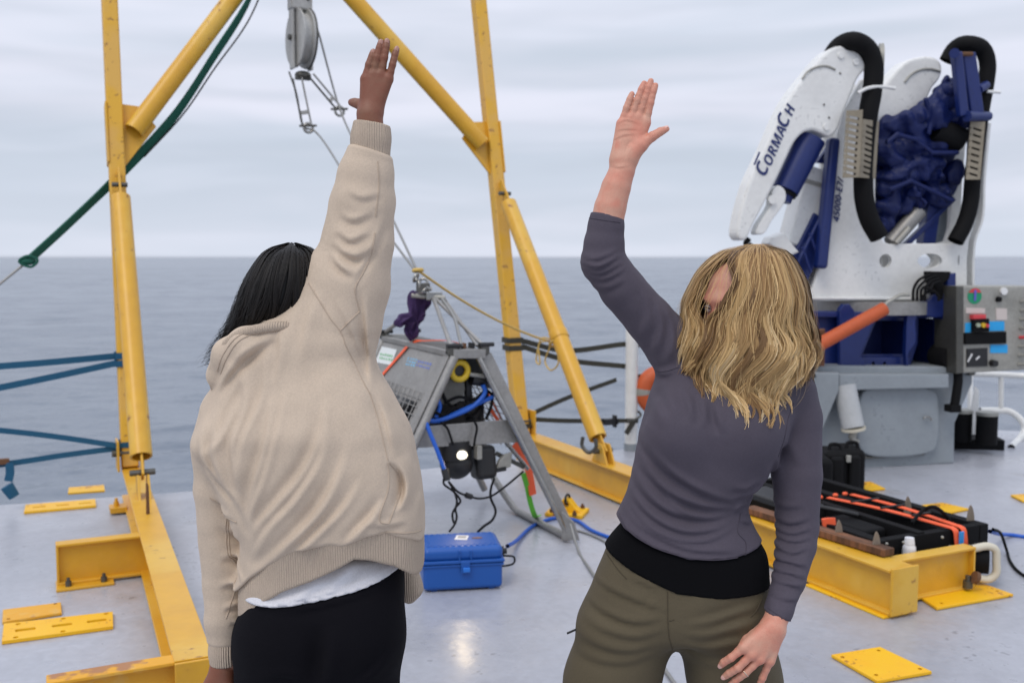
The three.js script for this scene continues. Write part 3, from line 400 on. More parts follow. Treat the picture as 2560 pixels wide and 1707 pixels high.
  const bt = part(cr, 'valve_tower', plate([[0.416,1.324],[0.461,1.323],[0.454,1.476],[0.528,1.485],[0.551,0.941],[0.444,0.948],[0.427,1.227]], 0.14, 0.01, [[0.456,1.187],[0.459,1.119],[0.462,1.053],[0.464,0.988]].map((p) => hole(p[0], p[1], 0.015))).translate(0, 0, 0.13), M.blue);
  part(cr, 'motor_drum', new THREE.CylinderGeometry(0.095, 0.095, 0.2, 32).rotateX(Math.PI / 2).translate(...[0.504,0.838,0.140]), M.rubber);
  part(cr, 'hose_manifold', plate([[0.310,1.498],[0.482,1.496],[0.478,1.439],[0.422,1.407],[0.427,1.282],[0.389,1.282],[0.360,1.362],[0.313,1.440]], 0.1, 0.008).translate(0, 0, 0.15), M.black);
  for (const o of [0, 1, 2, 3]) part(cr, 'hose_loop', tube([[0.166,1.275,0.200], [0.162,1.365,0.210], [0.191,1.427,0.220], [0.278,1.465,0.200], [0.354,1.482,0.180]].map((p, i) => [p[0] + o * 0.024 * (i < 3 ? 1 : 0.3), p[1] - o * 0.02 * (i > 1 ? 1 : 0), p[2] + 0.015 * o]), 0.011), M.rubber);
  part(cr, 'hose_loop', tube([[0.221,1.282,0.240],[0.244,1.332,0.240],[0.306,1.348,0.240],[0.351,1.309,0.240],[0.359,1.275,0.240]], 0.012), M.rubber);
  // column: two cheek plates with a deep U, joined by skins
  const colPts = [[-0.601,1.342],[-0.548,1.492],[-0.499,1.618],[-0.488,1.893],[-0.460,2.142],[-0.442,2.315],[-0.414,2.538],[-0.378,2.686],[-0.313,2.799],[-0.235,2.936],[-0.187,2.956],[-0.095,2.867],[-0.085,2.596],[-0.085,2.097],[-0.071,1.921],[-0.044,1.795],[0.000,1.722],[0.050,1.707],[0.587,1.714],[0.658,1.734],[0.689,1.838],[0.697,2.030],[0.708,2.210],[0.708,2.616],[0.823,2.645],[0.798,2.211],[0.794,1.903],[0.739,1.735],[0.726,1.592],[0.736,1.385],[0.678,1.271],[-0.604,1.297]];
  const holes = [hole(...[0.017,1.577,0.050].slice(0, 2), 0.062), hole(...[0.399,1.577,0.050].slice(0, 2), 0.118, 0.066), hole(...[0.651,1.583,0.050].slice(0, 2), 0.017, 0.055)];
  const col = part(cr, 'column_cheek', plate(colPts, 0.04, 0.01, holes).translate(0, 0, 0.03), M.white);
  part(cr, 'column_cheek', plate(colPts, 0.04, 0.01, [hole(...[0.020,1.566,0.050].slice(0, 2), 0.1), hole(...[0.401,1.577,0.050].slice(0, 2), 0.17, 0.085)]).translate(0, 0, -0.16), M.white);
  part(cr, 'column_skin', ribbon([[-0.529,1.312,-0.070],[-0.534,1.350,-0.070],[-0.477,1.491,-0.070],[-0.427,1.618,-0.070],[-0.415,1.898,-0.070],[-0.384,2.151,-0.070],[-0.366,2.328,-0.070],[-0.338,2.554,-0.070],[-0.300,2.693,-0.070]], 0.17, 0.02, [0, 0, 1]), M.white);
  part(cr, 'column_skin', ribbon([[0.817,1.381,-0.070],[0.810,1.592,-0.070],[0.819,1.737,-0.070],[0.877,1.908,-0.070],[0.881,2.221,-0.070],[0.907,2.650,-0.070]], 0.17, 0.02, [0, 0, 1]), M.white);
  part(col, 'base_skirt', plate([[-0.627,1.304],[0.232,1.297],[0.233,1.271],[-0.620,1.283]], 0.1, 0.012).translate(0, 0, 0.03), M.white);
  part(col, 'lettering', layLetters(lettering('45000-E7/', 0.052, 0.3), [-0.389,1.866,0.056], [-0.317,2.638,0.056]), M.blue);
  // outer booms folded beside the column: same pressed plate twice
  const boomPts = smooth([[-1.284,1.730],[-1.310,1.760],[-1.310,1.831],[-1.232,2.134],[-1.124,2.355],[-0.952,2.722],[-0.801,2.915],[-0.637,3.091],[-0.546,3.130],[-0.414,3.145],[-0.336,3.112],[-0.311,3.042],[-0.336,2.970],[-0.391,2.906],[-0.458,2.752],[-0.510,2.625],[-0.551,2.520],[-0.606,2.478],[-0.664,2.496],[-0.739,2.520],[-0.810,2.504],[-0.880,2.437],[-0.954,2.293],[-1.004,2.189],[-1.115,1.973],[-1.192,1.832],[-1.245,1.730]], 3);
  const bm = part(cr, 'outer_boom', plate(boomPts, 0.17, 0.02).translate(0, 0, 0.2), M.white);
  part(bm, 'lettering', layLetters(lettering('ORMA', 0.074, 0.25), [-1.071,2.243,0.287], [-0.922,2.591,0.287]), M.blue);
  part(bm, 'lettering', layLetters(lettering('C', 0.1, 0.25), [-1.114,2.165,0.287], [-0.966,2.513,0.287]), M.blue);
  part(bm, 'lettering', layLetters(lettering('C', 0.1, 0.25), [-0.958,2.510,0.287], [-0.809,2.858,0.287]), M.blue);
  part(bm, 'lettering', layLetters(lettering('H', 0.074, 0.25), [-0.916,2.603,0.287], [-0.768,2.951,0.287]), M.blue);
  part(bm, 'lettering', layLetters(box(0.1, 0.014, 0.002, 0.05, 0.09, 0.001, 0, 0), [-1.113,2.228,0.287], [-1.040,2.400,0.287]), M.blue);
  part(bm, 'stiffener_weld', tube([[-0.840,2.880,0.288],[-0.796,2.934,0.288],[-0.732,2.966,0.288],[-0.654,2.977,0.288],[-0.582,2.956,0.288]], 0.008), M.galv);
  for (const p of [[-0.540,3.059,0.285],[-0.420,3.019,0.285],[-0.640,2.545,0.285]]) part(bm, 'pin_cap', new THREE.CylinderGeometry(0.024, 0.03, 0.024, 20).rotateX(Math.PI / 2).translate(...p), M.white);
  for (const p of [[-0.541,2.930,0.287],[-0.662,2.704,0.287],[-0.620,2.613,0.287]]) part(bm, 'grease_nipple', ball(p, 0.008), M.darkSteel);
  const b2 = plate(boomPts, 0.17, 0.02).translate(0.80, 0.0, -0.09); part(cr, 'outer_boom', b2, M.white);
  part(cr, 'stiffener_weld', tube([[0.165,2.940,0.000],[0.212,2.996,0.000],[0.296,3.039,0.000],[0.381,3.048,0.000],[0.467,3.032,0.000]], 0.008), M.galv);
  part(cr, 'boom_foot', plate(smooth([[-1.152,1.775],[-1.136,1.836],[-1.041,1.982],[-1.030,2.090],[-0.985,2.125],[-0.932,2.092],[-0.921,2.031],[-0.949,1.970],[-1.025,1.873],[-1.089,1.775]], 4), 0.1, 0.012).translate(0, 0, 0.2), M.white);
  part(cr, 'foot_pin', new THREE.CylinderGeometry(0.03, 0.034, 0.03, 20).rotateX(Math.PI / 2).translate(...[-1.042,2.018,0.262]), M.white);
  part(cr, 'tip_hook', tube([[-1.183,1.738,0.200],[-1.209,1.707,0.200],[-1.186,1.671,0.200],[-1.163,1.702,0.200]], 0.02), M.rubber);
  // rams and inner boom
  const ram = part(cr, 'boom_ram', rod([-0.694,2.476,0.160], [-0.888,2.092,0.160], 0.112, 0.1, 32), M.blue); part(ram, 'gland', rod([-0.882,2.104,0.160], [-0.910,2.013,0.160], 0.072, 0.066, 24), M.blue); part(ram, 'seal_ring', rod([-0.883,2.086,0.160], [-0.893,2.060,0.160], 0.085, 0.085, 24), M.rubber);
  const jib = part(cr, 'jib_section', beam([-0.505,2.271,-0.100], [-0.666,1.682,-0.100], 0.22, 0.22, [0, 0, 1], 0.02), M.white); part(jib, 'band', beam([-0.534,2.170,-0.100], [-0.542,2.138,-0.100], 0.245, 0.24, [0, 0, 1], 0.01), M.galv);
  part(cr, 'jib_shoe', plate([[-0.991,1.710],[-0.965,1.753],[-0.866,1.790],[-0.832,1.741],[-0.742,1.642],[-0.861,1.593]], 0.16, 0.02).translate(0, 0, 0.05), M.white);
  part(cr, 'main_ram', beam([-0.489,2.489,0.120], [-0.567,1.518,0.120], 0.085, 0.1, [0, 0, 1], 0.03), M.blue);
  const lb = part(cr, 'inner_boom', beam([-0.488,1.898,-0.080], [-0.732,1.415,-0.080], 0.2, 0.22, [0, 0, 1], 0.015), M.blue);
  for (const [a, b] of [[[-0.643,1.785,0.085], [-0.571,1.618,0.085]], [[-0.701,1.680,0.085], [-0.622,1.493,0.085]], [[-0.558,1.903,0.085], [-0.758,1.518,0.085]]]) part(lb, 'hydraulic_line', rod(a, b, 0.012), M.blue);
  part(cr, 'link_plate', plate([[-0.575,2.316],[-0.490,2.429],[-0.472,2.305]], 0.05, 0.006, [hole(...[-0.517,2.348,0.020].slice(0, 2), 0.018)]).translate(0, 0, 0.02), M.blue);
  // hoses over the boom heads
  part(cr, 'hose_bundle', tube([[-0.568,3.054,0.200], [-0.523,3.125,0.210], [-0.488,3.155,0.240], ...[[-0.444,3.159,0.300],[-0.351,3.119,0.300],[-0.292,3.033,0.300],[-0.281,2.927,0.300],[-0.293,2.785,0.300],[-0.315,2.653,0.300],[-0.334,2.414,0.300],[-0.340,2.174,0.300],[-0.328,2.030,0.300],[-0.283,1.885,0.300],[-0.198,1.752,0.300]]], 0.07, 60, 14), M.black);
  part(cr, 'hose_bundle', tube([[0.521,3.110,0.000], [0.561,3.195,0.020], [0.588,3.226,0.060], ...[[0.630,3.217,0.140],[0.724,3.184,0.140],[0.771,3.081,0.140],[0.764,2.931,0.140],[0.736,2.756,0.140],[0.711,2.530,0.140],[0.681,2.202,0.140],[0.670,2.025,0.140],[0.631,1.873,0.140],[0.551,1.726,0.140]]], 0.062, 60, 14), M.black);
  part(cr, 'hose_reel', new THREE.CylinderGeometry(0.115, 0.115, 0.03, 32).rotateZ(Math.PI / 2).rotateY(-0.45).translate(...[-0.198,3.049,0.250]), M.galv);
  part(cr, 'bracket_arm', tube([[-0.441,2.780,0.360],[-0.377,2.814,0.360],[-0.305,2.831,0.360],[-0.219,2.832,0.360],[-0.145,2.825,0.360]], 0.013), M.white); part(cr, 'bracket_arm', rod([0.729,2.858,0.200], [0.846,2.855,0.200], 0.012), M.white);
  // slotted hose guards
  const guard = (a, b, h0, h1, z0, z1, n) => {        // a plate standing between two edges, slots cut through
    const w = Math.hypot(b[0] - a[0], z1 - z0), hgt = a[1] - h0, hs = []; for (let k = 0; k < n; k++) { const y = -hgt * (k + 1) / (n + 1); const p = new THREE.Path(), s = w * 0.3; p.moveTo(-s, y + 0.008); p.lineTo(s, y - 0.012); p.lineTo(s, y - 0.03); p.lineTo(-s, y - 0.01); p.closePath(); hs.push(p); const q = new THREE.Path(); q.absellipse(-w * 0.42, y, 0.006, 0.006, 0, 6.3, true); hs.push(q); }
    return plate([[-w / 2, 0], [w / 2, 0], [w / 2, -hgt], [-w / 2, -hgt]], 0.008, 0.001, hs).rotateY(-Math.atan2(z1 - z0, b[0] - a[0])).applyMatrix4(new THREE.Matrix4().set(1, (a[0] - h1) / hgt, 0, (a[0] + b[0]) / 2, 0, 1, 0, a[1], 0, 0, 1, (z0 + z1) / 2, 0, 0, 0, 1));
  };
  { const a = [-0.527,2.656,0.360], b = [-0.430,2.610,0.420], c = [-0.247,2.556,0.330], f = [-0.543,2.176,0.360]; part(cr, 'hose_guard', guard(a, b, f[1], f[0], 0.36, 0.42, 10), M.guard); part(cr, 'hose_guard', guard([b[0], b[1] - 0.02], c, f[1], b[0] - (a[0] - f[0]), 0.42, 0.33, 9), M.guard); }
  { const a = [0.571,2.623,0.240], b = [0.681,2.626,0.240], f = [0.547,2.190,0.240]; part(cr, 'hose_guard', guard(a, b, f[1], f[0], 0.24, 0.26, 8), M.guard); }
  // blue jib head lying in the U
  { const B = [[[0.038,2.603,0.020], 0.1], [[0.207,2.640,0.060], 0.12], [[0.354,2.703,0.080], 0.15], [[0.490,2.845,0.080], 0.13], [[0.581,2.710,0.080], 0.13], [[0.070,2.407,-0.020], 0.13], [[0.261,2.460,0.000], 0.15], [[0.446,2.489,0.000], 0.13], [[0.069,2.181,-0.040], 0.12], [[0.224,2.258,-0.020], 0.14], [[0.431,2.288,-0.030], 0.12], [[0.620,2.267,-0.050], 0.09], [[0.096,1.991,-0.050], 0.11], [[0.252,2.081,-0.030], 0.12], [[0.466,2.110,-0.050], 0.1], [[0.093,1.850,-0.060], 0.08], [[0.587,2.558,-0.020], 0.1]];
    const ropes = [[[-0.101,2.436,0.150],[0.020,2.524,0.150],[0.174,2.491,0.150],[0.318,2.395,0.150],[0.530,2.400,0.150]], [[0.011,2.120,0.100],[0.177,2.185,0.100],[0.363,2.112,0.100],[0.538,2.039,0.100]], [[0.240,2.787,0.160],[0.300,2.666,0.160],[0.277,2.542,0.160]]];
    const F = (x, y, z) => { let d = 1e9; for (const [p, r] of B) d = smin(d, Math.hypot(x - p[0], y - p[1], (z - p[2]) * 1.1) - r * 1.02, 0.04); const q = noise(x * 9, y * 9, z * 9), f2 = noise(x * 17 + 2 * q, y * 17 - 2 * q, z * 17), e = noise(x * 40 + 7, y * 40, z * 40); let g = d - 0.075 * (Math.abs(q - 0.5) * 2 - 0.35) - 0.035 * (f2 - 0.5) - 0.008 * (e - 0.5); for (const c of ropes) for (let i = 0; i + 1 < c.length; i++) g = smin(g, cone(x, y, z, [...c[i], 0.018], [...c[i + 1], 0.018]), 0.012); return g; };
    part(cr, 'jib_body', plate(smooth([[0.014,2.617],[0.331,2.728],[0.697,2.687],[0.735,2.481],[0.654,2.298],[0.744,2.261],[0.692,2.091],[0.505,1.997],[0.345,1.983],[0.150,1.787],[0.035,1.786]], 4), 0.1, 0.02).translate(0, 0, -0.14), M.blue);
    part(cr, 'jib_bundle', meshSDF(F, [[-0.076,2.602,0.000][0], [-0.025,1.733,-0.000][1], -0.28], [[0.802,2.625,0.000][0], [-0.068,2.988,0.000][1], 0.3], 0.0125), mat([0.004, 0.013, 0.1], 0.5, { map: T.grime, specularIntensity: 0.7 })); }
  const hk = part(cr, 'head_link', beam([0.406,3.121,0.270], [0.482,2.656,0.270], 0.075, 0.06, [0, 0, 1], 0.012), M.blue); part(hk, 'link_boss', rod([0.428,3.125,0.220], [0.344,3.098,0.340], 0.036, 0.036, 20), M.blue);
  part(cr, 'head_link', beam([0.525,3.125,0.240], [0.623,2.652,0.240], 0.11, 0.05, [0, 0, 1], 0.012), M.blue);
  part(cr, 'link_pin', rod([0.386,3.104,0.290], [0.546,3.116,0.260], 0.016), M.rust);
  part(cr, 'head_boss', rod([0.495,2.652,0.300], [0.754,2.673,0.200], 0.04, 0.034, 20), M.blue); part(cr, 'head_boss', rod([0.628,2.861,0.240], [0.727,2.907,0.200], 0.035, 0.03), M.blue);
  part(cr, 'winch_drum', new THREE.CylinderGeometry(0.1, 0.1, 0.24, 28).rotateZ(1.2).translate(...[0.488,2.544,0.080]), M.rubber);
  part(cr, 'grey_ram', rod([0.336,1.966,-0.020], [0.101,1.714,-0.020], 0.062, 0.062, 24), M.alu); part(cr, 'grey_ram', rod([0.202,1.828,0.060], [0.093,1.713,0.060], 0.022), M.galv);
  part(cr, 'cross_beam', beam([0.502,2.062,-0.100], [0.458,1.710,-0.100], 0.11, 0.1, [0, 0, 1]), M.blue); part(cr, 'cross_beam', beam([0.657,2.068,-0.060], [0.243,1.690,-0.060], 0.04, 0.05, [0, 0, 1]), M.blue);
  part(cr, 'column_inner', plate([[0.619,1.977],[0.818,2.230],[0.840,1.699],[0.570,1.699]], 0.02, 0.003).translate(0, 0, -0.22), M.grey);
  // control box
  const cb = thing('control_box', 'galvanized crane control box with stickers and levers on the crane side', 'control box', [5.9, 0, -5.75], undefined, -0.2426, true);
  const bx = part(cb, 'housing', plate([[0.453,1.389],[1.108,1.386],[1.140,0.750],[1.011,0.739],[0.537,0.729],[0.481,0.729]], 0.26, 0.012).translate(0, 0, 0.21), M.galv);
  part(cb, 'corner_post', plate([[0.422,1.388],[0.485,1.388],[0.513,0.730],[0.450,0.726]], 0.28, 0.008).translate(0, 0, 0.215), M.darkSteel);
  const st = (pts, m, name = 'sticker') => part(bx, name, plate(pts, 0.004, 0).translate(0, 0, 0.343), m);
  const pr = (c) => mat(c, 0.5); const cyan = pr([0.02, 0.36, 0.76]), red = pr([0.6, 0.05, 0.06]), green = pr([0.01, 0.27, 0.13]), violet = pr([0.12, 0.1, 0.5]), whiteP = pr([0.75, 0.75, 0.74]), beige = pr([0.6, 0.53, 0.49]);
  const oc = [0.588,1.313,0.340], disc = (cx, cy, r, a0, a1, z) => { const s = new THREE.Shape(); s.moveTo(cx, cy); s.absarc(cx, cy, r, a0, a1, false); s.closePath(); return new THREE.ExtrudeGeometry(s, { depth: 0.002, bevelEnabled: false, curveSegments: 16 }).translate(0, 0, z); };
  part(bx, 'round_emblem', new THREE.CylinderGeometry(0.06, 0.06, 0.003, 40).rotateX(Math.PI / 2).translate(oc[0], oc[1], 0.342), green); part(bx, 'emblem_field', disc(oc[0], oc[1], 0.059, 0.45, 2.7, 0.3445), red); part(bx, 'emblem_figure', box(0.018, 0.07, 0.002, oc[0], oc[1], 0.349, 0, 0), violet);
  part(bx, 'emblem_figure', [ball([oc[0], oc[1] + 0.035, 0.349], 0.012, 1, 1, 0.15)], violet);
  part(bx, 'lamp_cover', new THREE.CylinderGeometry(0.028, 0.028, 0.02, 20).rotateX(Math.PI / 2).translate(...[0.830,1.348,0.350]), whiteP); part(bx, 'cable_gland', new THREE.CylinderGeometry(0.02, 0.023, 0.03, 20).rotateX(Math.PI / 2).translate(...[0.790,1.287,0.350]), M.rubber);
  st([[0.515,1.110],[0.581,1.114],[0.585,1.042],[0.518,1.036]], cyan); st([[0.721,1.119],[0.851,1.119],[0.854,1.047],[0.724,1.046]], cyan); st([[0.738,0.942],[0.887,0.940],[0.890,0.876],[0.740,0.879]], cyan); st([[0.772,1.219],[0.869,1.216],[0.873,1.128],[0.781,1.129]], beige); st([[0.516,1.227],[0.680,1.220],[0.682,1.181],[0.518,1.183]], beige);
  part(bx, 'lever_strip', plate([[0.507,1.035],[0.858,1.041],[0.862,0.951],[0.511,0.948]], 0.03, 0.004).translate(0, 0, 0.35), M.black);
  part(bx, 'window', plate([[0.535,0.914],[0.712,0.919],[0.718,0.779],[0.541,0.776]], 0.012, 0.002).translate(0, 0, 0.345), M.dark); for (const [p, q] of [[[0.544,0.816,0.352], [0.579,0.876,0.352]], [[0.613,0.831,0.352], [0.643,0.856,0.352]]]) part(bx, 'white_mark', beam(p, q, 0.012, 0.003, [0, 0, 1], 0), whiteP);
  part(bx, 'handset', plate([[0.561,1.139],[0.693,1.143],[0.697,1.044],[0.565,1.042]], 0.05, 0.008).translate(0, 0, 0.36), M.black); part(bx, 'handset_cap', plate([[0.552,1.173],[0.663,1.174],[0.664,1.142],[0.553,1.140]], 0.05, 0.006).translate(0, 0, 0.36), red);
  part(bx, 'push_button', new THREE.CylinderGeometry(0.018, 0.018, 0.02, 16).rotateX(Math.PI / 2).translate(...[0.634,1.095,0.392]), pr([0.65, 0.42, 0.02])); part(bx, 'push_button', new THREE.CylinderGeometry(0.014, 0.014, 0.03, 16).rotateX(Math.PI / 2).translate(...[0.660,1.092,0.395]), red); part(bx, 'push_button', new THREE.CylinderGeometry(0.016, 0.016, 0.02, 16).rotateX(Math.PI / 2).translate(...[0.590,1.096,0.392]), pr([0.35, 0.4, 0.3]));
  part(bx, 'socket', new THREE.CylinderGeometry(0.024, 0.028, 0.05, 20).rotateX(Math.PI / 2).translate(...[0.761,0.801,0.360]), M.dark);
  for (let k = 0; k < 8; k++) part(bx, 'lever', rod([[0.992,1.268,0.350][0], lerp([0.992,1.268,0.350][1], [1.016,0.786,0.350][1], k / 7), 0.34], [[1.028,1.268,0.350][0], lerp([0.992,1.268,0.350][1], [1.016,0.786,0.350][1], k / 7) + 0.01, 0.43], 0.012), k === 4 ? red : M.galv);
  part(cb, 'support_bracket', [beam([0.661,0.697,0.100], [0.638,1.255,0.100], 0.05, 0.3, [0, 0, 1])], M.darkSteel);
  // orange tube with rope end, propped on the pedestal
  const ot = thing('rope_tube', 'orange plastic tube with a rope end leaning on the crane base', 'tube', [5.9, 0, -5.75], undefined, -0.2426, true);
  part(ot, 'tube', pipe([-0.830,0.900,0.360], [-0.160,1.226,0.340], 0.05, 0.007), M.orange); part(ot, 'rope_end', tube([[-0.305,1.154,0.340],[-0.186,1.216,0.340],[-0.140,1.267,0.340],[-0.098,1.292,0.340],[-0.032,1.324,0.340],[0.041,1.326,0.340]], 0.015, 40), M.galv); part(ot, 'tie', tube([[-0.818,0.938,0.400],[-0.774,0.851,0.400],[-0.755,0.775,0.400],[-0.740,0.734,0.400]], 0.009), M.rubber);
  const wb = thing('wooden_block', 'small upright wooden block wedged beside the orange tube', 'block', [5.9, 0, -5.75], undefined, -0.2426, true);
  part(wb, 'block', plate([[-0.657,1.065],[-0.601,1.076],[-0.598,0.800],[-0.682,0.802],[-0.676,0.879]], 0.06, 0.004).translate(0, 0, 0.25), M.wood);
}

// ---------------------------------------------------------------- straps, stanchions, lifebuoy, rails, bollards
const strapAcross = [0, 1, 0];
{
  const stanchion = (label, x, z, h, r) => { const o = thing('rail_stanchion', label, 'stanchion', [x, 0, z], 'white stern stanchions'); part(o, 'post', rod([x, 0.02, z], [x, h, z], r, r, 24), M.white); part(o, 'cap', ball([x, h, z], r, 1, 0.5, 1), M.white); part(o, 'base_flange', rod([x, 0, z], [x, 0.06, z], r * 1.12, r * 1.12, 24), M.grey); };
  stanchion('white stanchion post holding the dark straps beside the orange lifebuoy', 4.43, -6.98, 1.12, 0.052);
  stanchion('white stanchion post holding the far ends of the blue straps', -0.66, -7.08, 1.12, 0.052);
  const wrapPost = (x, y, z, s, w, m, o) => part(o, 'wrap', tube([[x - s, y, z - s], [x + s, y, z - s], [x + s, y, z + s], [x - s, y, z + s]], 0.004, 40, 6, true).translate(0, 0, 0).scale(1, 1, 1), m);
  const strap = (label, grp, m, bands, wraps, w) => { const o = thing('lashing_strap', label, 'strap', bands[0][0], grp); bands.forEach((b) => part(o, 'webbing', ribbon(b, w, 0.004, strapAcross), m)); wraps.forEach(([x, y, z, s]) => part(o, 'wrap', [beam([x - s, y, z + s], [x + s, y, z + s], w, 0.005, [0, 0, 1], 0.001), beam([x - s, y, z - s], [x + s, y, z - s], w, 0.005, [0, 0, 1], 0.001), beam([x - s, y, z - s], [x - s, y, z + s], w, 0.005, [1, 0, 0], 0.001), beam([x + s, y, z - s], [x + s, y, z + s], w, 0.005, [1, 0, 0], 0.001)].map((g) => g), m)); return o; };
  const AX = (y) => -6.898 - 0.235 * y;
  const yA = 0.94, yB = 0.89, yC = 0.36;
  strap('blue lashing strap forming a V round the left yellow post at waist height', 'blue straps at the stern', M.blueStrap, [[[0.455, 0.95, AX(0.95) + 0.05], [0.0, 0.925, -7.06], [-0.61, 0.9, -7.08]], [[0.455, 0.905, AX(0.9) + 0.06], [0.0, 0.82, -7.06], [-0.61, 0.715, -7.08]]], [[0.515, 0.95, AX(0.95), 0.063], [0.515, 0.9, AX(0.9), 0.063]], 0.042);
  const lo = strap('blue lashing strap low on the left yellow post with its tail hanging', 'blue straps at the stern', M.blueStrap, [[[0.455, 0.37, AX(0.37) + 0.06], [0.0, 0.46, -7.04], [-0.61, 0.57, -7.08]], [[0.510,0.360,-6.930], [0.154,0.328,-7.000], [-0.202,0.296,-7.020], [-0.349,0.293,-7.020], [-0.61, 0.3, -7.08]]], [[0.513, 0.375, AX(0.37), 0.063]], 0.036);
  part(lo, 'tail', ribbon([[-0.200,0.309,-6.980],[-0.198,0.245,-6.980],[-0.210,0.190,-6.980]], 0.05, 0.006, [1, 0, 0.2]), M.blueStrap); part(lo, 'tail_roll', new THREE.CylinderGeometry(0.04, 0.034, 0.085, 16).rotateZ(0.5).scale(1, 1, 0.7).translate(...[-0.200,0.124,-6.980]), M.blueStrap); part(lo, 'ratchet', box(0.09, 0.035, 0.04, ...[-0.245,0.315,-7.000]), M.rust);
  strap('dark olive lashing strap spread from the right yellow post at waist height', 'dark straps at the stern', M.oliveStrap, [[[3.46, 0.945, AX(0.95) + 0.03], [3.874,0.847,-7.100], [4.4, 0.885, -7.03], [4.52, 0.875, -7.0]], [[3.46, 0.9, AX(0.9) + 0.03], [3.863,0.774,-7.080], [4.4, 0.7, -7.03]]], [[3.4, 0.95, AX(0.95), 0.063], [3.4, 0.89, AX(0.9), 0.063]], 0.042);
  const lo2 = strap('dark olive lashing strap with ratchet low on the right yellow post', 'dark straps at the stern', M.oliveStrap, [[[3.425,0.338,-6.950], [3.784,0.301,-6.930], [4.189,0.273,-6.930], [4.467,0.253,-6.930]], [[3.425,0.352,-6.950], [3.810,0.473,-6.980], [4.308,0.594,-7.020]]], [[3.4, 0.29, AX(0.29), 0.063]], 0.036);
  part(lo2, 'ratchet', box(0.13, 0.05, 0.05, ...[4.192,0.267,-6.920]), M.dark); part(lo2, 'ratchet_handle', box(0.02, 0.1, 0.05, ...[4.233,0.268,-6.920]), M.dark); part(lo2, 'hook', tube([[4.350,0.256,-6.920],[4.443,0.271,-6.920],[4.485,0.304,-6.920],[4.459,0.335,-6.920]], 0.01), M.darkSteel); part(lo2, 'tail', ribbon([[4.411,0.253,-6.910],[4.366,0.194,-6.910],[4.337,0.157,-6.910]], 0.045, 0.008, [1, 0.4, 0]), M.oliveStrap);
  const BUOY = [4.658,0.497,-6.900], lb = thing('lifebuoy', 'orange lifebuoy with silver tape hung on the white stanchion', 'lifebuoy', [4.62, 0, -6.9]);
  part(lb, 'ring', new THREE.TorusGeometry(0.14, 0.074, 20, 48).rotateY(-0.25).translate(...BUOY), M.orange);
  for (const a of [0.02, 1.6, 3.16, 4.7]) part(lb, 'tape_band', new THREE.TorusGeometry(0.14, 0.0755, 16, 8, 0.3).rotateZ(a - 0.15).rotateY(-0.25).translate(...BUOY), M.galv);
  part(lb, 'hanger', box(0.36, 0.03, 0.03, 4.6, 0.62, -6.985), M.darkSteel);
  const gs = thing('hoisting_sling', 'long dark green webbing sling running from the gantry top down to a wire', 'sling', [-0.6, 1.1, -7.08]);
  const cB = [-0.051,1.577,-7.200]; part(gs, 'webbing', ribbon([[1.68, 3.99, -7.74], [1.496,3.512,-7.660], [1.219,3.057,-7.600], [0.929,2.610,-7.550], [0.589,2.219,-7.520], [0.462,2.087,-7.500], [0.187,1.809,-7.350], cB], 0.065, 0.012, [0.3, 1, 0.2]), M.greenStrap); part(gs, 'wire_tail', tube([cB, [lerp(cB[0], -0.66, 0.5), lerp(cB[1], 1.1, 0.5) - 0.02, -7.15], [-0.66, 1.1, -7.08]], 0.008), M.wire); part(gs, 'knot', [ball(cB, 0.04, 1.3, 0.6, 1), tube([[-0.05, 0, 0.02], [0, 0.035, 0.03], [0.06, 0.01, 0.03], [0.02, -0.035, 0.03]].map((p) => [cB[0] + p[0], cB[1] + p[1], cB[2] + p[2]]), 0.009, 24, 6, true)], M.greenStrap);
  const bl = thing('tag_line', 'thin black line hanging alongside the green sling', 'line', [0.6, 2.2, -7.4]); part(bl, 'line', tube([[1.74, 3.98, -7.72], [1.491,3.367,-7.620], [1.214,2.960,-7.580], [0.988,2.624,-7.540], [0.713,2.309,-7.520]], 0.006, 40), M.dark);
  // white hand rail and bollards on the port quarter
  const rl = thing('guard_rail', 'white tubular guard rail behind the crane pedestal', 'rail', [7.9, 0, -6.0]);
  part(rl, 'top_rail', tube([[7.270,0.564,-6.393], [7.556,0.565,-6.201], [7.706,0.565,-6.074], [7.856,0.560,-5.947], [7.937,0.570,-5.742]], 0.027, 30, 12), M.white); part(rl, 'post', rod([7.722,0.558,-6.067], [7.731,0.236,-6.062], 0.022), M.white); part(rl, 'post', rod([7.515,0.561,-6.221], [7.322,0.039,-6.036], 0.024), M.white); part(rl, 'lower_rail', tube([[7.563,0.242,-6.143], [7.717,0.241,-6.069], [7.775,0.238,-6.019], [7.819,0.199,-5.965], [7.842,0.142,-5.921], [7.837,0.080,-5.901], [7.768,0.030,-5.878], [7.691,-0.002,-5.860], [7.382,0.003,-5.675]], 0.03, 60, 12), M.white);
  part(rl, 'post', rod([7.937,0.570,-5.742], [7.822,0.014,-5.631], 0.024), M.white);
  part(rl, 'foot_web', plate([[0, 0], [0.1, 0], [0.1, 0.4], [0.06, 0.44]], 0.012).rotateY(-0.3).translate(...[7.249,0.054,-6.015]), M.white);
  const bo = thing('mooring_bollard', 'black twin mooring bollard on a thick base plate behind the crane', 'bollard', [7.143,0.000,-5.761]); const q = [7.126,0.000,-5.748];
  part(bo, 'base', box(0.62, 0.085, 0.26, q[0] - 0.07, 0.0425, q[2] - 0.16, -0.6), M.black);
  for (const p of [[6.987,0.080,-5.605], [6.915,0.080,-5.791]]) { const c = part(bo, 'drum', rod([p[0], 0.08, p[2]], [p[0], 0.32, p[2]], 0.083, 0.083, 32), M.black); part(c, 'cap', rod([p[0], 0.318, p[2]], [p[0], 0.345, p[2]], 0.09, 0.084, 32), M.galv); }
}
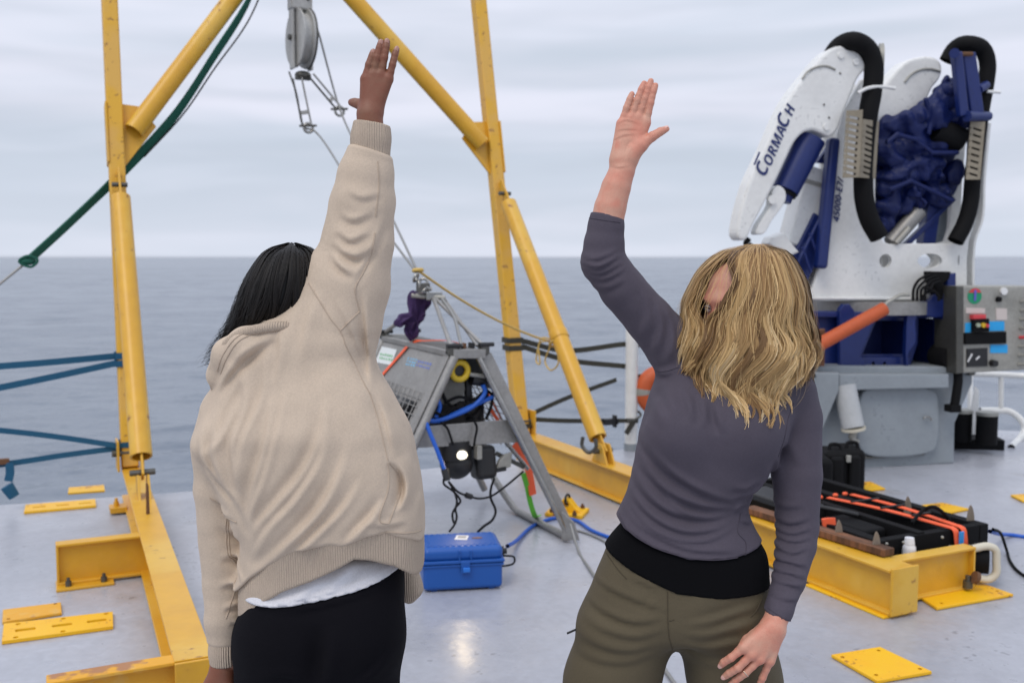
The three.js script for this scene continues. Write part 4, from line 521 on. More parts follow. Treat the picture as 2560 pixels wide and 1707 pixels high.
// ---------------------------------------------------------------- hanging sheave block and tow wire
{
  const z = -7.85, sb = thing('sheave_block', 'grey steel sheave block hanging from the gantry with two wire guides', 'pulley block', [1.914,3.008,-7.850]);
  const cc = [1.921,3.301,-7.850], wheel = (r, t, dx) => new THREE.CylinderGeometry(r, r, t, 48).rotateZ(Math.PI / 2).translate(dx, 0, 0).rotateY(0.1).translate(...cc);
  const sh = part(sb, 'sheave', [wheel(0.225, 0.016, -0.04), wheel(0.225, 0.016, 0.04), wheel(0.19, 0.07, 0)], M.pale); part(sh, 'rim', wheel(0.23, 0.01, 0.056), M.darkSteel);
  part(sb, 'side_strap', box(0.018, 0.52, 0.085, -0.07, 0.02, 0).rotateY(0.1).translate(...cc), M.pale); part(sb, 'side_strap', box(0.018, 0.52, 0.085, 0.075, 0.02, 0).rotateY(0.1).translate(...cc), M.pale);
  part(sb, 'axle', rod([-0.1, 0, 0], [0.1, 0, 0], 0.022).rotateY(0.1).translate(...cc), M.darkSteel);
  const top = [1.919,3.562,-7.850]; part(sb, 'head', box(0.17, 0.11, 0.12, 0, 0, 0, 0.1, 0.02).translate(...top), M.pale); for (const dx of [-0.05, 0.05]) part(sb, 'head_bolt', ball([top[0] + dx, top[1] + 0.03, top[2] + 0.06], 0.012), M.dark);
  part(sb, 'suspension_shackle', [tube([[-0.04, 0.03, 0], [-0.05, 0.12, 0], [0, 0.2, 0], [0.05, 0.12, 0], [0.04, 0.03, 0]].map((p) => [top[0] + p[0], top[1] + p[1], top[2]]), 0.014), rod([top[0], top[1] + 0.19, z], [top[0] + 0.02, 4.0, z], 0.012)], M.steel);
  const j = [1.934,3.020,-7.850]; part(sb, 'swivel', [ball(j, 0.05, 1.3, 0.7, 1), box(0.12, 0.03, 0.05, j[0], j[1] - 0.02, j[2])], M.darkSteel);
  for (const [a, b, w] of [[[1.876,2.988,-7.800], [1.945,2.641,-7.800], 0.05], [[1.987,3.016,-7.800], [2.197,2.785,-7.800], 0.03]]) {
    const d = v3(b).sub(v3(a)).normalize(), n = [-d.y * w, d.x * w, 0]; const off = (p, s) => [p[0] + n[0] * s, p[1] + n[1] * s, p[2]];
    const gd = part(sb, 'guide_arm', beam(off(a, 0.7), off(b, 0.7), 0.013, 0.02, [0, 0, 1]), M.steel); part(gd, 'arm_rail', beam(off(a, -0.7), off(b, -0.7), 0.013, 0.02, [0, 0, 1]), M.darkSteel); part(gd, 'arm_tie', beam(off([lerp(a[0], b[0], 0.75), lerp(a[1], b[1], 0.75), a[2]], -0.8), off([lerp(a[0], b[0], 0.75), lerp(a[1], b[1], 0.75), a[2]], 0.8), 0.03, 0.015, [0, 0, 1]), M.steel);
    part(gd, 'wire_eye', new THREE.TorusGeometry(0.035, 0.011, 12, 28).translate(b[0] + 0.012, b[1] - 0.03, b[2]), M.steel); part(gd, 'eye_pin', rod([b[0] - 0.06, b[1] - 0.02, b[2] + 0.01], [b[0] + 0.075, b[1] - 0.01, b[2] + 0.01], 0.009), M.darkSteel);
  }
  const tw = thing('tow_wire', 'grey steel tow wire looped over the sheave down to the camera sled', 'wire', [2.017,1.527,-5.500]); const ap = [2.013,1.517,-5.500];
  part(tw, 'running_part', tube([[2.046,3.410,-7.850], [2.066,3.349,-7.850], [2.197,2.814,-7.800], [lerp([2.197,2.814,-7.800][0], ap[0], 0.5), lerp([2.197,2.814,-7.800][1], ap[1], 0.5), lerp(-7.8, -5.5, 0.5)], ap], 0.008, 60), M.wire);
  part(tw, 'standing_part', tube([[1.818,3.035,-7.820], [1.867,2.882,-7.810], [1.925,2.611,-7.800], [1.980,2.604,-7.800], [lerp([1.980,2.604,-7.800][0], ap[0], 0.5), lerp([1.980,2.604,-7.800][1], ap[1], 0.5) - 0.02, lerp(-7.8, -5.5, 0.5)], [ap[0] - 0.01, ap[1], ap[2]]], 0.008, 60), M.wire);
}
// ---------------------------------------------------------------- towed camera sled
{
  const sl = thing('camera_sled', 'aluminium towed camera sled with sloping side panels, skids and a lit lamp', 'camera sled', [2.08, 0, -5.4]);
  const zf = -4.95, TL = [2.0, 1.087, zf], TR = [2.19, 1.08, zf], BL = [1.46, 0.03, zf + 0.07], BR = [2.68, 0.03, zf + 0.08], zb = -6.1;
  const mir = (p, z) => [p[0], p[1], z];
  part(sl, 'leg', rod([2.005, 1.07, zf + 0.03], BL, 0.023), M.alu); part(sl, 'leg', beam([1.985, 1.075, zf - 0.03], [1.43, 0.03, zf], 0.012, 0.075, [0, 0, 1]), M.alu);
  part(sl, 'leg', beam([2.2, 1.07, zf], [2.7, 0.03, zf + 0.07], 0.07, 0.02, [0, 0, 1]), M.alu); part(sl, 'leg', rod([2.15, 1.06, zf + 0.02], [2.66, 0.03, zf + 0.12], 0.017), M.steel);
  part(sl, 'rear_leg', rod(mir(TL, zb), [1.46, 0.05, zb + 0.1], 0.022), M.alu); part(sl, 'rear_leg', rod(mir(TR, zb), [2.66, 0.05, zb + 0.1], 0.022), M.alu);
  part(sl, 'diagonal_tube', rod([2.368,0.561,-5.050], [2.488,0.401,-5.000], 0.012), M.steel);
  part(sl, 'cross_plate', plate([[1.793,0.705],[2.359,0.707],[2.400,0.575],[1.771,0.593]], 0.012, 0.002).translate(0, 0, -4.94), M.alu);
  part(sl, 'cross_plate', beam([1.77, 0.6, zb], [2.42, 0.6, zb], 0.1, 0.02, [0, 0, 1]), M.alu);
  part(sl, 'top_rail', beam(TL, TR, 0.05, 0.06, [0, 0, 1]), M.alu); part(sl, 'top_rail', beam(mir(TL, zb), mir(TR, zb), 0.05, 0.06, [0, 0, 1]), M.alu); part(sl, 'top_rail', beam(TL, mir(TL, zb), 0.05, 0.03, [0, 1, 0]), M.alu); part(sl, 'top_rail', beam(TR, mir(TR, zb), 0.05, 0.03, [0, 1, 0]), M.alu);
  part(sl, 'top_plate', box(0.17, 0.008, 1.1, 2.095, 1.1, -5.52), M.darkSteel);
  for (const [x, z] of [[2.0, zf], [2.19, zf], [2.0, zb], [2.19, zb]]) { const k = part(sl, 'corner_bracket', [box(0.05, 0.06, 0.05, x, 1.11, z)], M.darkSteel); part(k, 'clamp_bolt', rod([x - 0.035, 1.13, z + 0.02], [x + 0.05, 1.13, z + 0.02], 0.012), M.dark); }
  for (const x of [2.04, 2.08, 2.13]) part(sl, 'connector', [box(0.022, 0.03, 0.05, x, 1.125, zf - 0.03)], x === 2.08 ? M.rust : M.dark);
  // side panels on the sloping faces
  const sx = (TL[0] - BL[0]) / (TL[1] - BL[1]);
  const slope = (s, y0, y1, z0, z1, t, m, name, off = 0, holes = []) => { const L = (y1 - y0) * Math.hypot(1, sx), w = Math.abs(z1 - z0); const g = plate([[-w / 2, -L / 2], [w / 2, -L / 2], [w / 2, L / 2], [-w / 2, L / 2]], t, 0.001, holes).rotateY(-Math.PI / 2).rotateZ(-Math.atan(sx)); if (s > 0) g.applyMatrix4(new THREE.Matrix4().makeRotationY(Math.PI)); const yc = (y0 + y1) / 2, xc = 1.998 - (1.087 - yc) * sx, o = off / Math.hypot(1, sx); return part(sl, name, g.translate(s < 0 ? xc - o : 4.19 - xc + o, yc + o * sx, (z0 + z1) / 2), m); };
  const up = slope(-1, 0.86, 1.075, -4.98, -6.1, 0.006, M.alu, 'side_panel');
  slope(1, 0.86, 1.075, -4.98, -6.1, 0.006, M.alu, 'side_panel');
  const lw = slope(-1, 0.46, 0.86, -4.98, -6.1, 0.006, M.alu, 'side_panel', 0, [[0.33, 0.07, 0.24, 0.2], [0.05, 0.07, 0.24, 0.2], [-0.24, 0.07, 0.24, 0.2], [0.33, -0.14, 0.24, 0.14], [0.05, -0.14, 0.24, 0.14], [-0.24, -0.14, 0.24, 0.14]].map(([x, y, w, h]) => { const p = new THREE.Path(); p.moveTo(x - w / 2, y - h / 2); p.lineTo(x - w / 2, y + h / 2); p.lineTo(x + w / 2, y + h / 2); p.lineTo(x + w / 2, y - h / 2); p.closePath(); return p; }));
  for (let k = 0; k < 14; k++) { const z = -5.02 - 0.078 * k; part(sl, 'mesh_bar', rod([1.682 - 0.012, 0.47, z], [1.886 - 0.012, 0.87, z], 0.0035, 0.0035, 6), M.alu); part(sl, 'mesh_bar', rod([4.19 - 1.682, 0.47, z], [4.19 - 1.886, 0.87, z], 0.0035, 0.0035, 6), M.alu); }
  for (let k = 0; k < 9; k++) { const y = 0.5 + 0.042 * k, x = 1.998 - (1.087 - y) * sx; part(sl, 'mesh_bar', rod([x - 0.012, y, -4.99], [x - 0.012, y, -6.09], 0.003, 0.003, 6), M.alu); part(sl, 'mesh_bar', rod([4.19 - x, y, -4.99], [4.19 - x, y, -6.09], 0.003, 0.003, 6), M.alu); }
  // stickers on the upper panel: white card with a green word, pale blue word
  const stick = (pts, c, off) => { const p = pts, g = new THREE.BufferGeometry(); g.setAttribute('position', new THREE.Float32BufferAttribute([...p[0], ...p[1], ...p[2], ...p[0], ...p[2], ...p[3]], 3)); g.computeVertexNormals(); return g; };
  part(up, 'sticker', stick([[1.968,1.039,-6.052],[1.969,1.042,-5.761],[1.924,0.951,-5.743],[1.920,0.942,-6.047]]), mat([0.72, 0.76, 0.76], 0.5)); 
  // smeared print, too worn to read: rows of small strokes
  const strokes = (a, b, c, rows, n, m, seed) => { const R = rand(seed); for (let r = 0; r < rows; r++) for (let k = 0; k < n; k++) { const u = (k + 0.15 + 0.2 * R()) / n, u1 = u + (0.45 + 0.3 * R()) / n, v = (r + 0.2) / rows, v1 = v + (0.45 + 0.2 * R()) / rows, at = (p, q) => [0, 1, 2].map((i) => a[i] + (b[i] - a[i]) * p + (c[i] - a[i]) * q); part(up, 'print_stroke', stick([at(u, v), at(u1, v), at(u1, v1), at(u, v1)]), m); } };
  strokes([1.928,0.964,-6.002], [1.931,0.970,-5.745], [1.949,1.006,-6.028], 2, 6, mat([0.2, 0.5, 0.24], 0.6), 3); strokes([1.934,0.971,-5.524], [1.936,0.975,-5.359], [1.959,1.021,-5.534], 3, 4, mat([0.2, 0.5, 0.75], 0.6), 5); strokes([1.938,0.980,-5.348], [1.939,0.981,-5.129], [1.959,1.022,-5.361], 2, 6, mat([0.16, 0.22, 0.55], 0.6), 7);
  // rods up to the towing ring
  const apx = [2.013,1.503,-5.500], hub = [2.086,1.378,-5.450];
  for (const [a, b, r] of [[hub, [2.0, 1.12, zf], 0.012], [hub, [2.19, 1.12, zf], 0.011], [[2.156,1.365,-5.450], [2.16, 1.12, zf - 0.02], 0.009], [[2.002,1.388,-5.550], [2.003,1.098,-5.560], 0.013], [hub, mir([2.0, 1.12], zb), 0.013], [[2.086,1.383,-5.500], [2.19, 1.12, zb], 0.012]]) part(sl, 'bridle_rod', rod(a, [b[0], b[1], b[2] ?? zb], r), M.alu);
  part(sl, 'bridle_bar', rod([1.974,1.382,-5.500], [2.143,1.367,-5.400], 0.015), M.galv);
  part(sl, 'bridle_hub', [box(0.1, 0.045, 0.06, hub[0], hub[1], hub[2])], M.steel); part(sl, 'bridle_hub', box(0.07, 0.05, 0.05, hub[0] - 0.06, hub[1] + 0.05, hub[2]), M.darkSteel);
  for (const p of [[1.982,1.486,-5.450],[1.998,1.445,-5.450],[2.029,1.456,-5.450],[2.057,1.432,-5.450],[2.023,1.415,-5.450]]) part(sl, 'shackle', new THREE.TorusGeometry(0.024, 0.008, 10, 20).rotateY(p[0] * 40).rotateX(p[1] * 30).translate(...p), M.steel);
  part(sl, 'bridle_cable', tube([[2.124,1.362,-5.400], [2.118,1.266,-5.200], [2.083,1.185,-5.050], [2.06, 1.12, zf]], 0.01), M.wire);
  // equipment inside
  const inn = zf - 0.16;
  part(sl, 'electronics_box', box(0.2, 0.2, 0.5, 2.095, 0.93, -5.45, 0, 0.01), M.black); part(sl, 'electronics_box', box(0.5, 0.18, 0.6, 2.1, 0.68, -5.6, 0, 0.01), M.dark);
  part(sl, 'pressure_housing', rod([2.008,0.890,-5.000], [[2.008,0.890,-5.000][0], [2.008,0.890,-5.000][1], -5.5], 0.09, 0.09, 32), M.darkSteel);
  part(sl, 'yellow_ring', new THREE.TorusGeometry(0.047, 0.017, 14, 32).translate(...[2.055,0.989,-4.970]), mat([0.62, 0.42, 0.02], 0.45)); part(sl, 'ring_core', rod([2.059,0.987,-4.980], [[2.068,0.985,-5.000][0], [2.068,0.985,-5.000][1], -5.3], 0.04), M.dark);
  part(sl, 'camera_pod', rod([2.138,0.941,-5.000], [2.224,0.925,-5.000], 0.038, 0.038, 24), M.dark); part(sl, 'pod_clamp', rod([2.113,0.968,-4.970], [2.204,0.950,-4.970], 0.012), M.galv);
  part(sl, 'mast', beam([2.138,0.933,-5.050], [2.142,0.681,-5.050], 0.036, 0.036, [0, 0, 1]), M.dark);
  const R = rand(9); const wires = [[430,640, 470,720, 540,760, 600,800], [640,620, 660,680, 610,760, 560,800], [690,680, 680,740, 655,800], [450,720, 520,690, 600,700, 650,660], [560,640, 520,700, 470,790], [610,700, 640,740, 620,800], [400,760, 450,780, 500,740], [600,600, 640,640, 690,680]];
  const zw = [-4.99, -5.02, -4.97, -5.0, -5.04, -4.98, -4.97, -5.05];
  [[[1.947,0.905,-4.990],[1.994,0.813,-4.990],[2.078,0.763,-4.990],[2.151,0.713,-4.990]], [[2.214,0.910,-5.020],[2.239,0.840,-5.020],[2.177,0.752,-5.020],[2.115,0.711,-5.020]], [[2.253,0.845,-4.970],[2.241,0.778,-4.970],[2.210,0.711,-4.970]], [[1.975,0.813,-5.000],[2.059,0.842,-5.000],[2.156,0.824,-5.000],[2.217,0.866,-5.000]], [[2.124,0.890,-5.040],[2.075,0.824,-5.040],[2.014,0.726,-5.040]], [[2.159,0.827,-4.980],[2.196,0.779,-4.980],[2.171,0.713,-4.980]], [[1.904,0.777,-4.970],[1.962,0.751,-4.970],[2.022,0.792,-4.970]], [[2.178,0.931,-5.050],[2.227,0.883,-5.050],[2.290,0.833,-5.050]]].forEach((p) => part(sl, 'inner_cable', tube(p, 0.009, 24, 6), M.rubber));
  part(sl, 'blue_hose', tube([[2.188,0.907,-4.960],[2.202,0.866,-4.960],[2.138,0.797,-4.960],[2.018,0.749,-4.960],[1.899,0.726,-4.960],[1.853,0.738,-4.960]], 0.013, 40), M.blueCable); part(sl, 'blue_hose', tube([[2.253,0.834,-4.970],[2.167,0.805,-4.970],[2.046,0.762,-4.970],[1.927,0.720,-4.970]], 0.013, 40), M.blueCable); part(sl, 'blue_hose', tube([[1.931,0.841,-4.980],[1.943,0.796,-4.980],[1.919,0.742,-4.980]], 0.012), M.blueCable);
  // lamp and cameras hung under the cross plate
  const lp = [2.036,0.540,-4.900], dome = [2.056,0.486,-5.000];
  part(sl, 'camera_dome', [new THREE.SphereGeometry(0.092, 28, 20).scale(1, 0.95, 1).translate(dome[0] - 0.01, dome[1] - 0.01, dome[2]), rod([dome[0] - 0.02, dome[1] + 0.02, dome[2]], [dome[0] - 0.02, dome[1] + 0.12, dome[2]], 0.095, 0.09, 28)], M.dark);
  const lampBody = part(sl, 'lamp_housing', [rod([lp[0], lp[1], lp[2] - 0.07], [lp[0] + 0.002, lp[1], lp[2] - 0.002], 0.034, 0.034, 24), rod([lp[0] - 0.04, lp[1], lp[2] - 0.03], [lp[0] - 0.045, lp[1] + 0.09, lp[2] - 0.05], 0.009)], M.darkSteel);
  const glow = mat([0.9, 0.85, 0.7], 0.3); glow.emissive.setRGB(1, 0.9, 0.68); glow.emissiveIntensity = 2.6;
  const ldir = new THREE.Vector3(-0.3, -0.12, 1).normalize();
  const lens = part(lampBody, 'lamp_lens', new THREE.SphereGeometry(0.03, 20, 14).scale(1, 0.78, 0.35).rotateY(-0.3).translate(lp[0], lp[1], lp[2] + 0.002), glow);
  const spot = new THREE.SpotLight(0xffe6bd, 0.16, 0, 1.1, 0.7, 2); spot.position.set(lp[0] - 0.008, lp[1] - 0.004, lp[2] + 0.03); spot.target.position.set(lp[0] - 0.6, lp[1] - 0.35, lp[2] + 2); spot.castShadow = true; spot.shadow.radius = 1.2; scene.add(spot, spot.target);
  const cam2 = [[2.206,0.561,-5.020], [2.212,0.374,-5.000]]; part(sl, 'camera_body', beam(cam2[0], cam2[1], 0.125, 0.13, [0, 0, 1], 0.03), M.dark); part(sl, 'camera_clip', plate([[0, 0], [0.09, 0.02], [0.1, 0.1], [0.05, 0.09], [0.02, 0.06]], 0.03, 0.004).translate(...[2.267,0.415,-4.970]), M.galv); part(sl, 'camera_bracket', beam([2.307,0.501,-5.050], [2.462,0.415,-5.000], 0.025, 0.03, [0, 0, 1]), M.darkSteel); part(sl, 'camera_bracket', beam([2.154,0.416,-4.960], [2.328,0.429,-4.960], 0.025, 0.02, [0, 0, 1]), M.dark);
  part(sl, 'lamp_clamp', box(0.03, 0.075, 0.05, ...[2.145,0.542,-4.930]), M.galv);
  for (const p of [[[1.916,0.727,-4.900],[1.951,0.696,-4.900],[1.968,0.657,-4.900],[1.986,0.600,-4.900]], [[2.105,0.730,-4.900],[2.126,0.684,-4.900],[2.117,0.634,-4.900],[2.108,0.584,-4.900]]]) part(sl, 'lamp_lead', tube(p, 0.007), M.rubber);
  part(sl, 'skid', tube([[2.66, 0.03, -4.84], [2.665, 0.022, -5.0], [2.665, 0.022, -5.4], [2.660,0.028,-5.528], [2.650,0.082,-5.643], [2.640,0.165,-5.793], [2.6, 0.42, -6.3]], 0.021, 60, 12), M.alu); part(sl, 'skid', tube([[1.46, 0.03, -4.86], [1.46, 0.022, -5.0], [1.46, 0.022, -5.5], [1.46, 0.06, -5.75], [1.47, 0.2, -6.0], [1.5, 0.4, -6.25]], 0.021, 60, 12), M.alu);
  part(sl, 'skid_shoe', plate([[0, 0], [0.1, 0], [0.07, 0.1], [0.0, 0.16]], 0.02, 0.003).rotateY(-0.6).translate(2.62, 0.02, -4.84), M.alu);
  // draped and lashed things on the sled
  const cl = thing('purple_cloth', 'purple cloth bundle tied under the sled bridle', 'cloth', [2.02, 1.12, -5.5]);
  const cp = [[1.974,1.408],[1.965,1.337],[1.964,1.289],[1.920,1.272],[1.877,1.241],[1.875,1.213],[1.897,1.196],[1.951,1.203],[1.934,1.171],[1.939,1.151],[1.966,1.119],[1.982,1.109],[2.007,1.132],[2.040,1.215],[2.096,1.328],[2.092,1.371],[2.035,1.398]];
  { const g = plate(smooth(cp, 5), 0.06, 0.025).translate(0, 0, -5.53), p = g.attributes.position; for (let i = 0; i < p.count; i++) { const x = p.getX(i), y = p.getY(i); p.setZ(i, p.getZ(i) + 0.025 * Math.sin(x * 75 + y * 34)); } g.computeVertexNormals(); part(cl, 'cloth', g, mat([0.045, 0.02, 0.085], 0.9)); }
  const os = thing('orange_webbing', 'thin orange webbing lashed over the sled panels', 'strap', [2.0, 1.1, -5.6]);
  { const q = [[1.989,1.097,-5.575],[1.937,0.991,-5.687],[1.872,0.859,-5.828],[1.813,0.738,-5.934]], tg = v3(q[3]).sub(v3(q[0])), ac = new THREE.Vector3(-0.89, 0.456, 0).cross(tg); part(os, 'webbing', ribbon(q, 0.03, 0.003, ac.toArray()), M.orangeStrap); } part(os, 'webbing', ribbon([[1.989,1.097,-5.575], [2.02, 1.118, -5.45], [2.2, 1.1, -5.3], [2.3, 0.9, -5.25], [2.42, 0.65, -5.2]], 0.026, 0.003, [0, 0, 1]), M.orangeStrap); part(os, 'webbing', ribbon([[2.256,0.765,-5.020],[2.287,0.722,-5.020],[2.309,0.692,-5.020]], 0.02, 0.003, [1, 0.5, 0]), M.orangeStrap); part(os, 'loose_end', ribbon([[2.446,0.534,-5.100],[2.492,0.477,-5.100],[2.528,0.413,-5.100],[2.551,0.315,-5.100],[2.568,0.223,-5.100]], 0.045, 0.004, [1, 0.3, 0]), M.orangeStrap);
  const gs = thing('lime_strap', 'lime green strap hanging from the sled leg to the deck', 'strap', [2.746,0.000,-5.403]); part(gs, 'webbing', ribbon([[2.495,0.360,-5.080], [2.528,0.281,-5.100], [2.562,0.171,-5.120], [2.604,0.086,-5.150], [[2.757,0.000,-5.390][0], 0.012, [2.757,0.000,-5.390][2]]], 0.03, 0.004, [1, 0.1, 0]), mat([0.12, 0.5, 0.04], 0.7));
  // cables from the sled to the case and across the deck
  const cab = (name, label, r, m, pts, n = 60) => { const o = thing(name, label, 'cable', pts[pts.length - 1], 'loose cables round the sled'); part(o, 'cable', tube(pts, r, n), m); return o; };
  const ct = [1.866,0.200,-4.660], bl = cab('sled_cable', 'blue lead with black moulded splitter hanging from the sled', 0.012, M.blueCable, [[1.829,0.746,-4.900], [1.844,0.686,-4.880], [1.872,0.596,-4.850], [1.903,0.490,-4.820]]);
  part(bl, 'splitter', rod([1.905,0.489,-4.820], [1.911,0.433,-4.800], 0.02, 0.018, 14), M.dark);
  part(bl, 'lead', tube([[1.892,0.446,-4.800], [1.892,0.418,-4.800], [1.941,0.374,-4.780], [1.965,0.329,-4.750], [1.936,0.302,-4.740], [1.908,0.272,-4.720], [1.908,0.233,-4.700], [1.919,0.227,-4.700]], 0.006, 60), M.rubber); part(bl, 'lead', tube([[1.918,0.429,-4.800], [1.941,0.379,-4.780], [1.946,0.326,-4.750], [1.933,0.291,-4.740], [1.932,0.258,-4.720], [1.903,0.228,-4.680], ct], 0.006, 60), M.rubber);
  part(bl, 'lead', tube([[1.921,0.426,-4.800], [1.973,0.366,-4.800], [2.031,0.338,-4.800], [2.105,0.312,-4.820], [2.191,0.311,-4.850], [2.285,0.346,-4.880], [2.417,0.411,-4.920]], 0.006, 60), M.rubber); part(bl, 'moulded_joint', rod([2.017,0.345,-4.800], [2.052,0.330,-4.800], 0.016, 0.014, 12), M.dark);
  cab('camera_lead', 'grey lead hanging from the sled camera to the blue case', 0.007, M.rubber, [[2.252,0.380,-4.950], [2.210,0.343,-4.900], [2.185,0.300,-4.850], [2.191,0.243,-4.800], [2.151,0.209,-4.750], [2.076,0.192,-4.700], [2.026,0.180,-4.660]]);
  cab('deck_cable', 'bright blue cable lying on deck from the blue case past the sled', 0.011, M.blueCable, [[2.170,0.100,-4.605], [2.359,0.030,-4.891], ...[[2.602,0.011,-5.180],[2.726,0.011,-5.262],[2.826,0.011,-5.293],[2.903,0.011,-5.200],[2.881,0.011,-4.942],[2.915,0.011,-4.716]], ...[[3.073,0.011,-4.193]]], 80);
  cab('steel_tail', 'grey wire tail trailing across the deck from the sled skid', 0.008, M.wire, [[2.64, 0.12, -4.78], ...[[2.605,0.008,-4.616],[2.525,0.008,-4.383],[2.438,0.008,-4.103],[2.297,0.008,-3.602],[2.031,0.008,-2.758]]], 60);
  cab('grey_cable', 'thin grey cable curving on deck beyond the sled foot', 0.007, M.wire, [...[[2.787,0.007,-5.055],[2.824,0.007,-4.954],[2.840,0.007,-4.806],[2.824,0.007,-4.569],[2.833,0.007,-4.239]]], 40);
  // messenger rope
  const yr = thing('messenger_rope', 'thin yellow rope tied from the sled ring to the yellow stay', 'rope', [3.420,0.943,-6.367]);
  const e = [3.400,1.002,-6.432], a0 = [2.013,1.527,-5.500]; part(yr, 'rope', tube(ptsOf(a0, [e[0], e[1] - 0.02, e[2]], 0.05), 0.008, 60), M.rope); part(yr, 'knot', new THREE.TorusGeometry(0.025, 0.011, 10, 24).rotateX(1.4).translate(...a0), M.rope); part(yr, 'turn', new THREE.TorusGeometry(0.072, 0.008, 8, 32).rotateX(Math.PI / 2 - 0.5).translate(...[3.415,0.988,-6.365]), M.rope);
  part(yr, 'loose_loop', tube([e, [3.360,1.009,-6.528], [3.360,0.927,-6.592], [3.360,0.826,-6.620], [3.360,0.812,-6.563], [3.360,0.960,-6.578], [3.380,0.995,-6.448]], 0.006, 60), M.rope); part(yr, 'loose_loop', tube([e, [3.360,0.942,-6.410], [3.360,0.839,-6.478], [3.360,0.784,-6.388], [3.370,0.841,-6.293], [3.380,0.948,-6.326]], 0.006, 60), M.rope);
  // yellow pad eye
  const pe = thing('pad_eye', 'yellow bolted pad eye on the deck behind the sled skid', 'pad eye', [2.95, 0, -5.38]);
  part(pe, 'base', box(0.24, 0.025, 0.2, 2.95, 0.0125, -5.38, -0.75, 0.006), M.plate); part(pe, 'saddle', plate([[-0.1, 0], [0.1, 0], [0.06, 0.03], [0.02, 0.08], [-0.02, 0.08], [-0.06, 0.03]], 0.07, 0.01, [hole(0, 0.045, 0.014)]).rotateY(-0.75).translate(2.95, 0.024, -5.38), M.plate); for (const [dx, dz] of [[0.11, 0.0], [-0.02, 0.13], [0.02, -0.13], [-0.11, 0.0]]) part(pe, 'bolt', bolt([2.95 + dx, 0.024, -5.38 + dz], 0.014, 0.018), M.rust); part(pe, 'shackle', new THREE.TorusGeometry(0.03, 0.008, 8, 20).rotateY(0.6).translate(2.94, 0.1, -5.36), M.dark);
}
// ---------------------------------------------------------------- blue hard case
{
  const hc = thing('hard_case', 'blue plastic hard case with a white label on its lid', 'case', [1.83, 0, -4.42], undefined, -0.286, true);
  const w = 0.385, d = 0.27, ox = 0, oz = -0.03;
  const lowc = part(hc, 'base_shell', box(w, 0.135, d, ox, 0.075, oz, 0, 0.022), M.caseBlue); const lid = part(hc, 'lid', box(w + 0.006, 0.07, d + 0.006, ox, 0.182, oz, 0, 0.03), M.caseBlue); part(hc, 'seam_rim', [box(w + 0.018, 0.016, d + 0.018, ox, 0.146, oz, 0, 0.005), box(w + 0.012, 0.01, d + 0.012, ox, 0.128, oz, 0, 0.004)], M.caseBlue);
  part(lid, 'lid_panel', box(w - 0.07, 0.006, d - 0.09, ox, 0.216, oz, 0, 0.003), M.caseBlue);
  for (let k = 0; k < 12; k++) { for (const s of [-1, 1]) part(lid, 'grip_rib', box(0.018, 0.005, 0.018, ox - 0.16 + k * 0.029, 0.217, oz + s * 0.1, 0, 0.002), M.caseBlue); }
  part(lid, 'label', box(0.062, 0.002, 0.075, ox + 0.01, 0.2205, oz - 0.02, -0.25, 0), mat([0.78, 0.76, 0.74], 0.6)); part(lid, 'label_print', box(0.04, 0.002, 0.03, ox + 0.012, 0.2225, oz - 0.025, -0.25, 0), mat([0.35, 0.33, 0.32], 0.6)); part(lid, 'rust_mark', plate(smooth([[-0.028, 0], [-0.01, 0.012], [0.02, 0.009], [0.026, -0.004], [0, -0.012]], 4), 0.002, 0).rotateX(-Math.PI / 2).translate(ox + 0.085, 0.2202, oz - 0.005), mat([0.22, 0.12, 0.07], 0.8));
  const la = part(hc, 'latch', box(0.044, 0.06, 0.012, ox + 0.01, 0.122, oz + d / 2 + 0.012, 0, 0.004), M.caseBlue); part(la, 'latch_tab', box(0.034, 0.022, 0.014, ox + 0.014, 0.112, oz + d / 2 + 0.022, 0, 0.004), mat([0.02, 0.17, 0.62], 0.35)); for (const s of [-0.028, 0.028]) part(lid, 'latch_rib', box(0.007, 0.05, 0.012, ox + 0.01 + s, 0.18, oz + d / 2 + 0.004, 0, 0.003), M.caseBlue);
  for (const s of [-1, 1]) part(lowc, 'foot', box(0.03, 0.012, d - 0.04, ox + s * 0.14, 0.006, oz, 0, 0.004), M.caseBlue);
  const pl = thing('cable_plug', 'round black cable plug fitted to the end of the blue case', 'plug', [2.03, 0.1, -4.36]); part(pl, 'plug', [rod([2.0, 0.15, -4.4], [2.045, 0.15, -4.385], 0.024, 0.024, 20), rod([2.04, 0.15, -4.387], [2.06, 0.15, -4.38], 0.016, 0.014, 16)], M.dark); part(pl, 'lead', tube([[2.03, 0.13, -4.38], [2.09, 0.12, -4.36], [2.09, 0.09, -4.36], [2.02, 0.08, -4.37], [1.995, 0.085, -4.38]], 0.005), M.rubber);
}
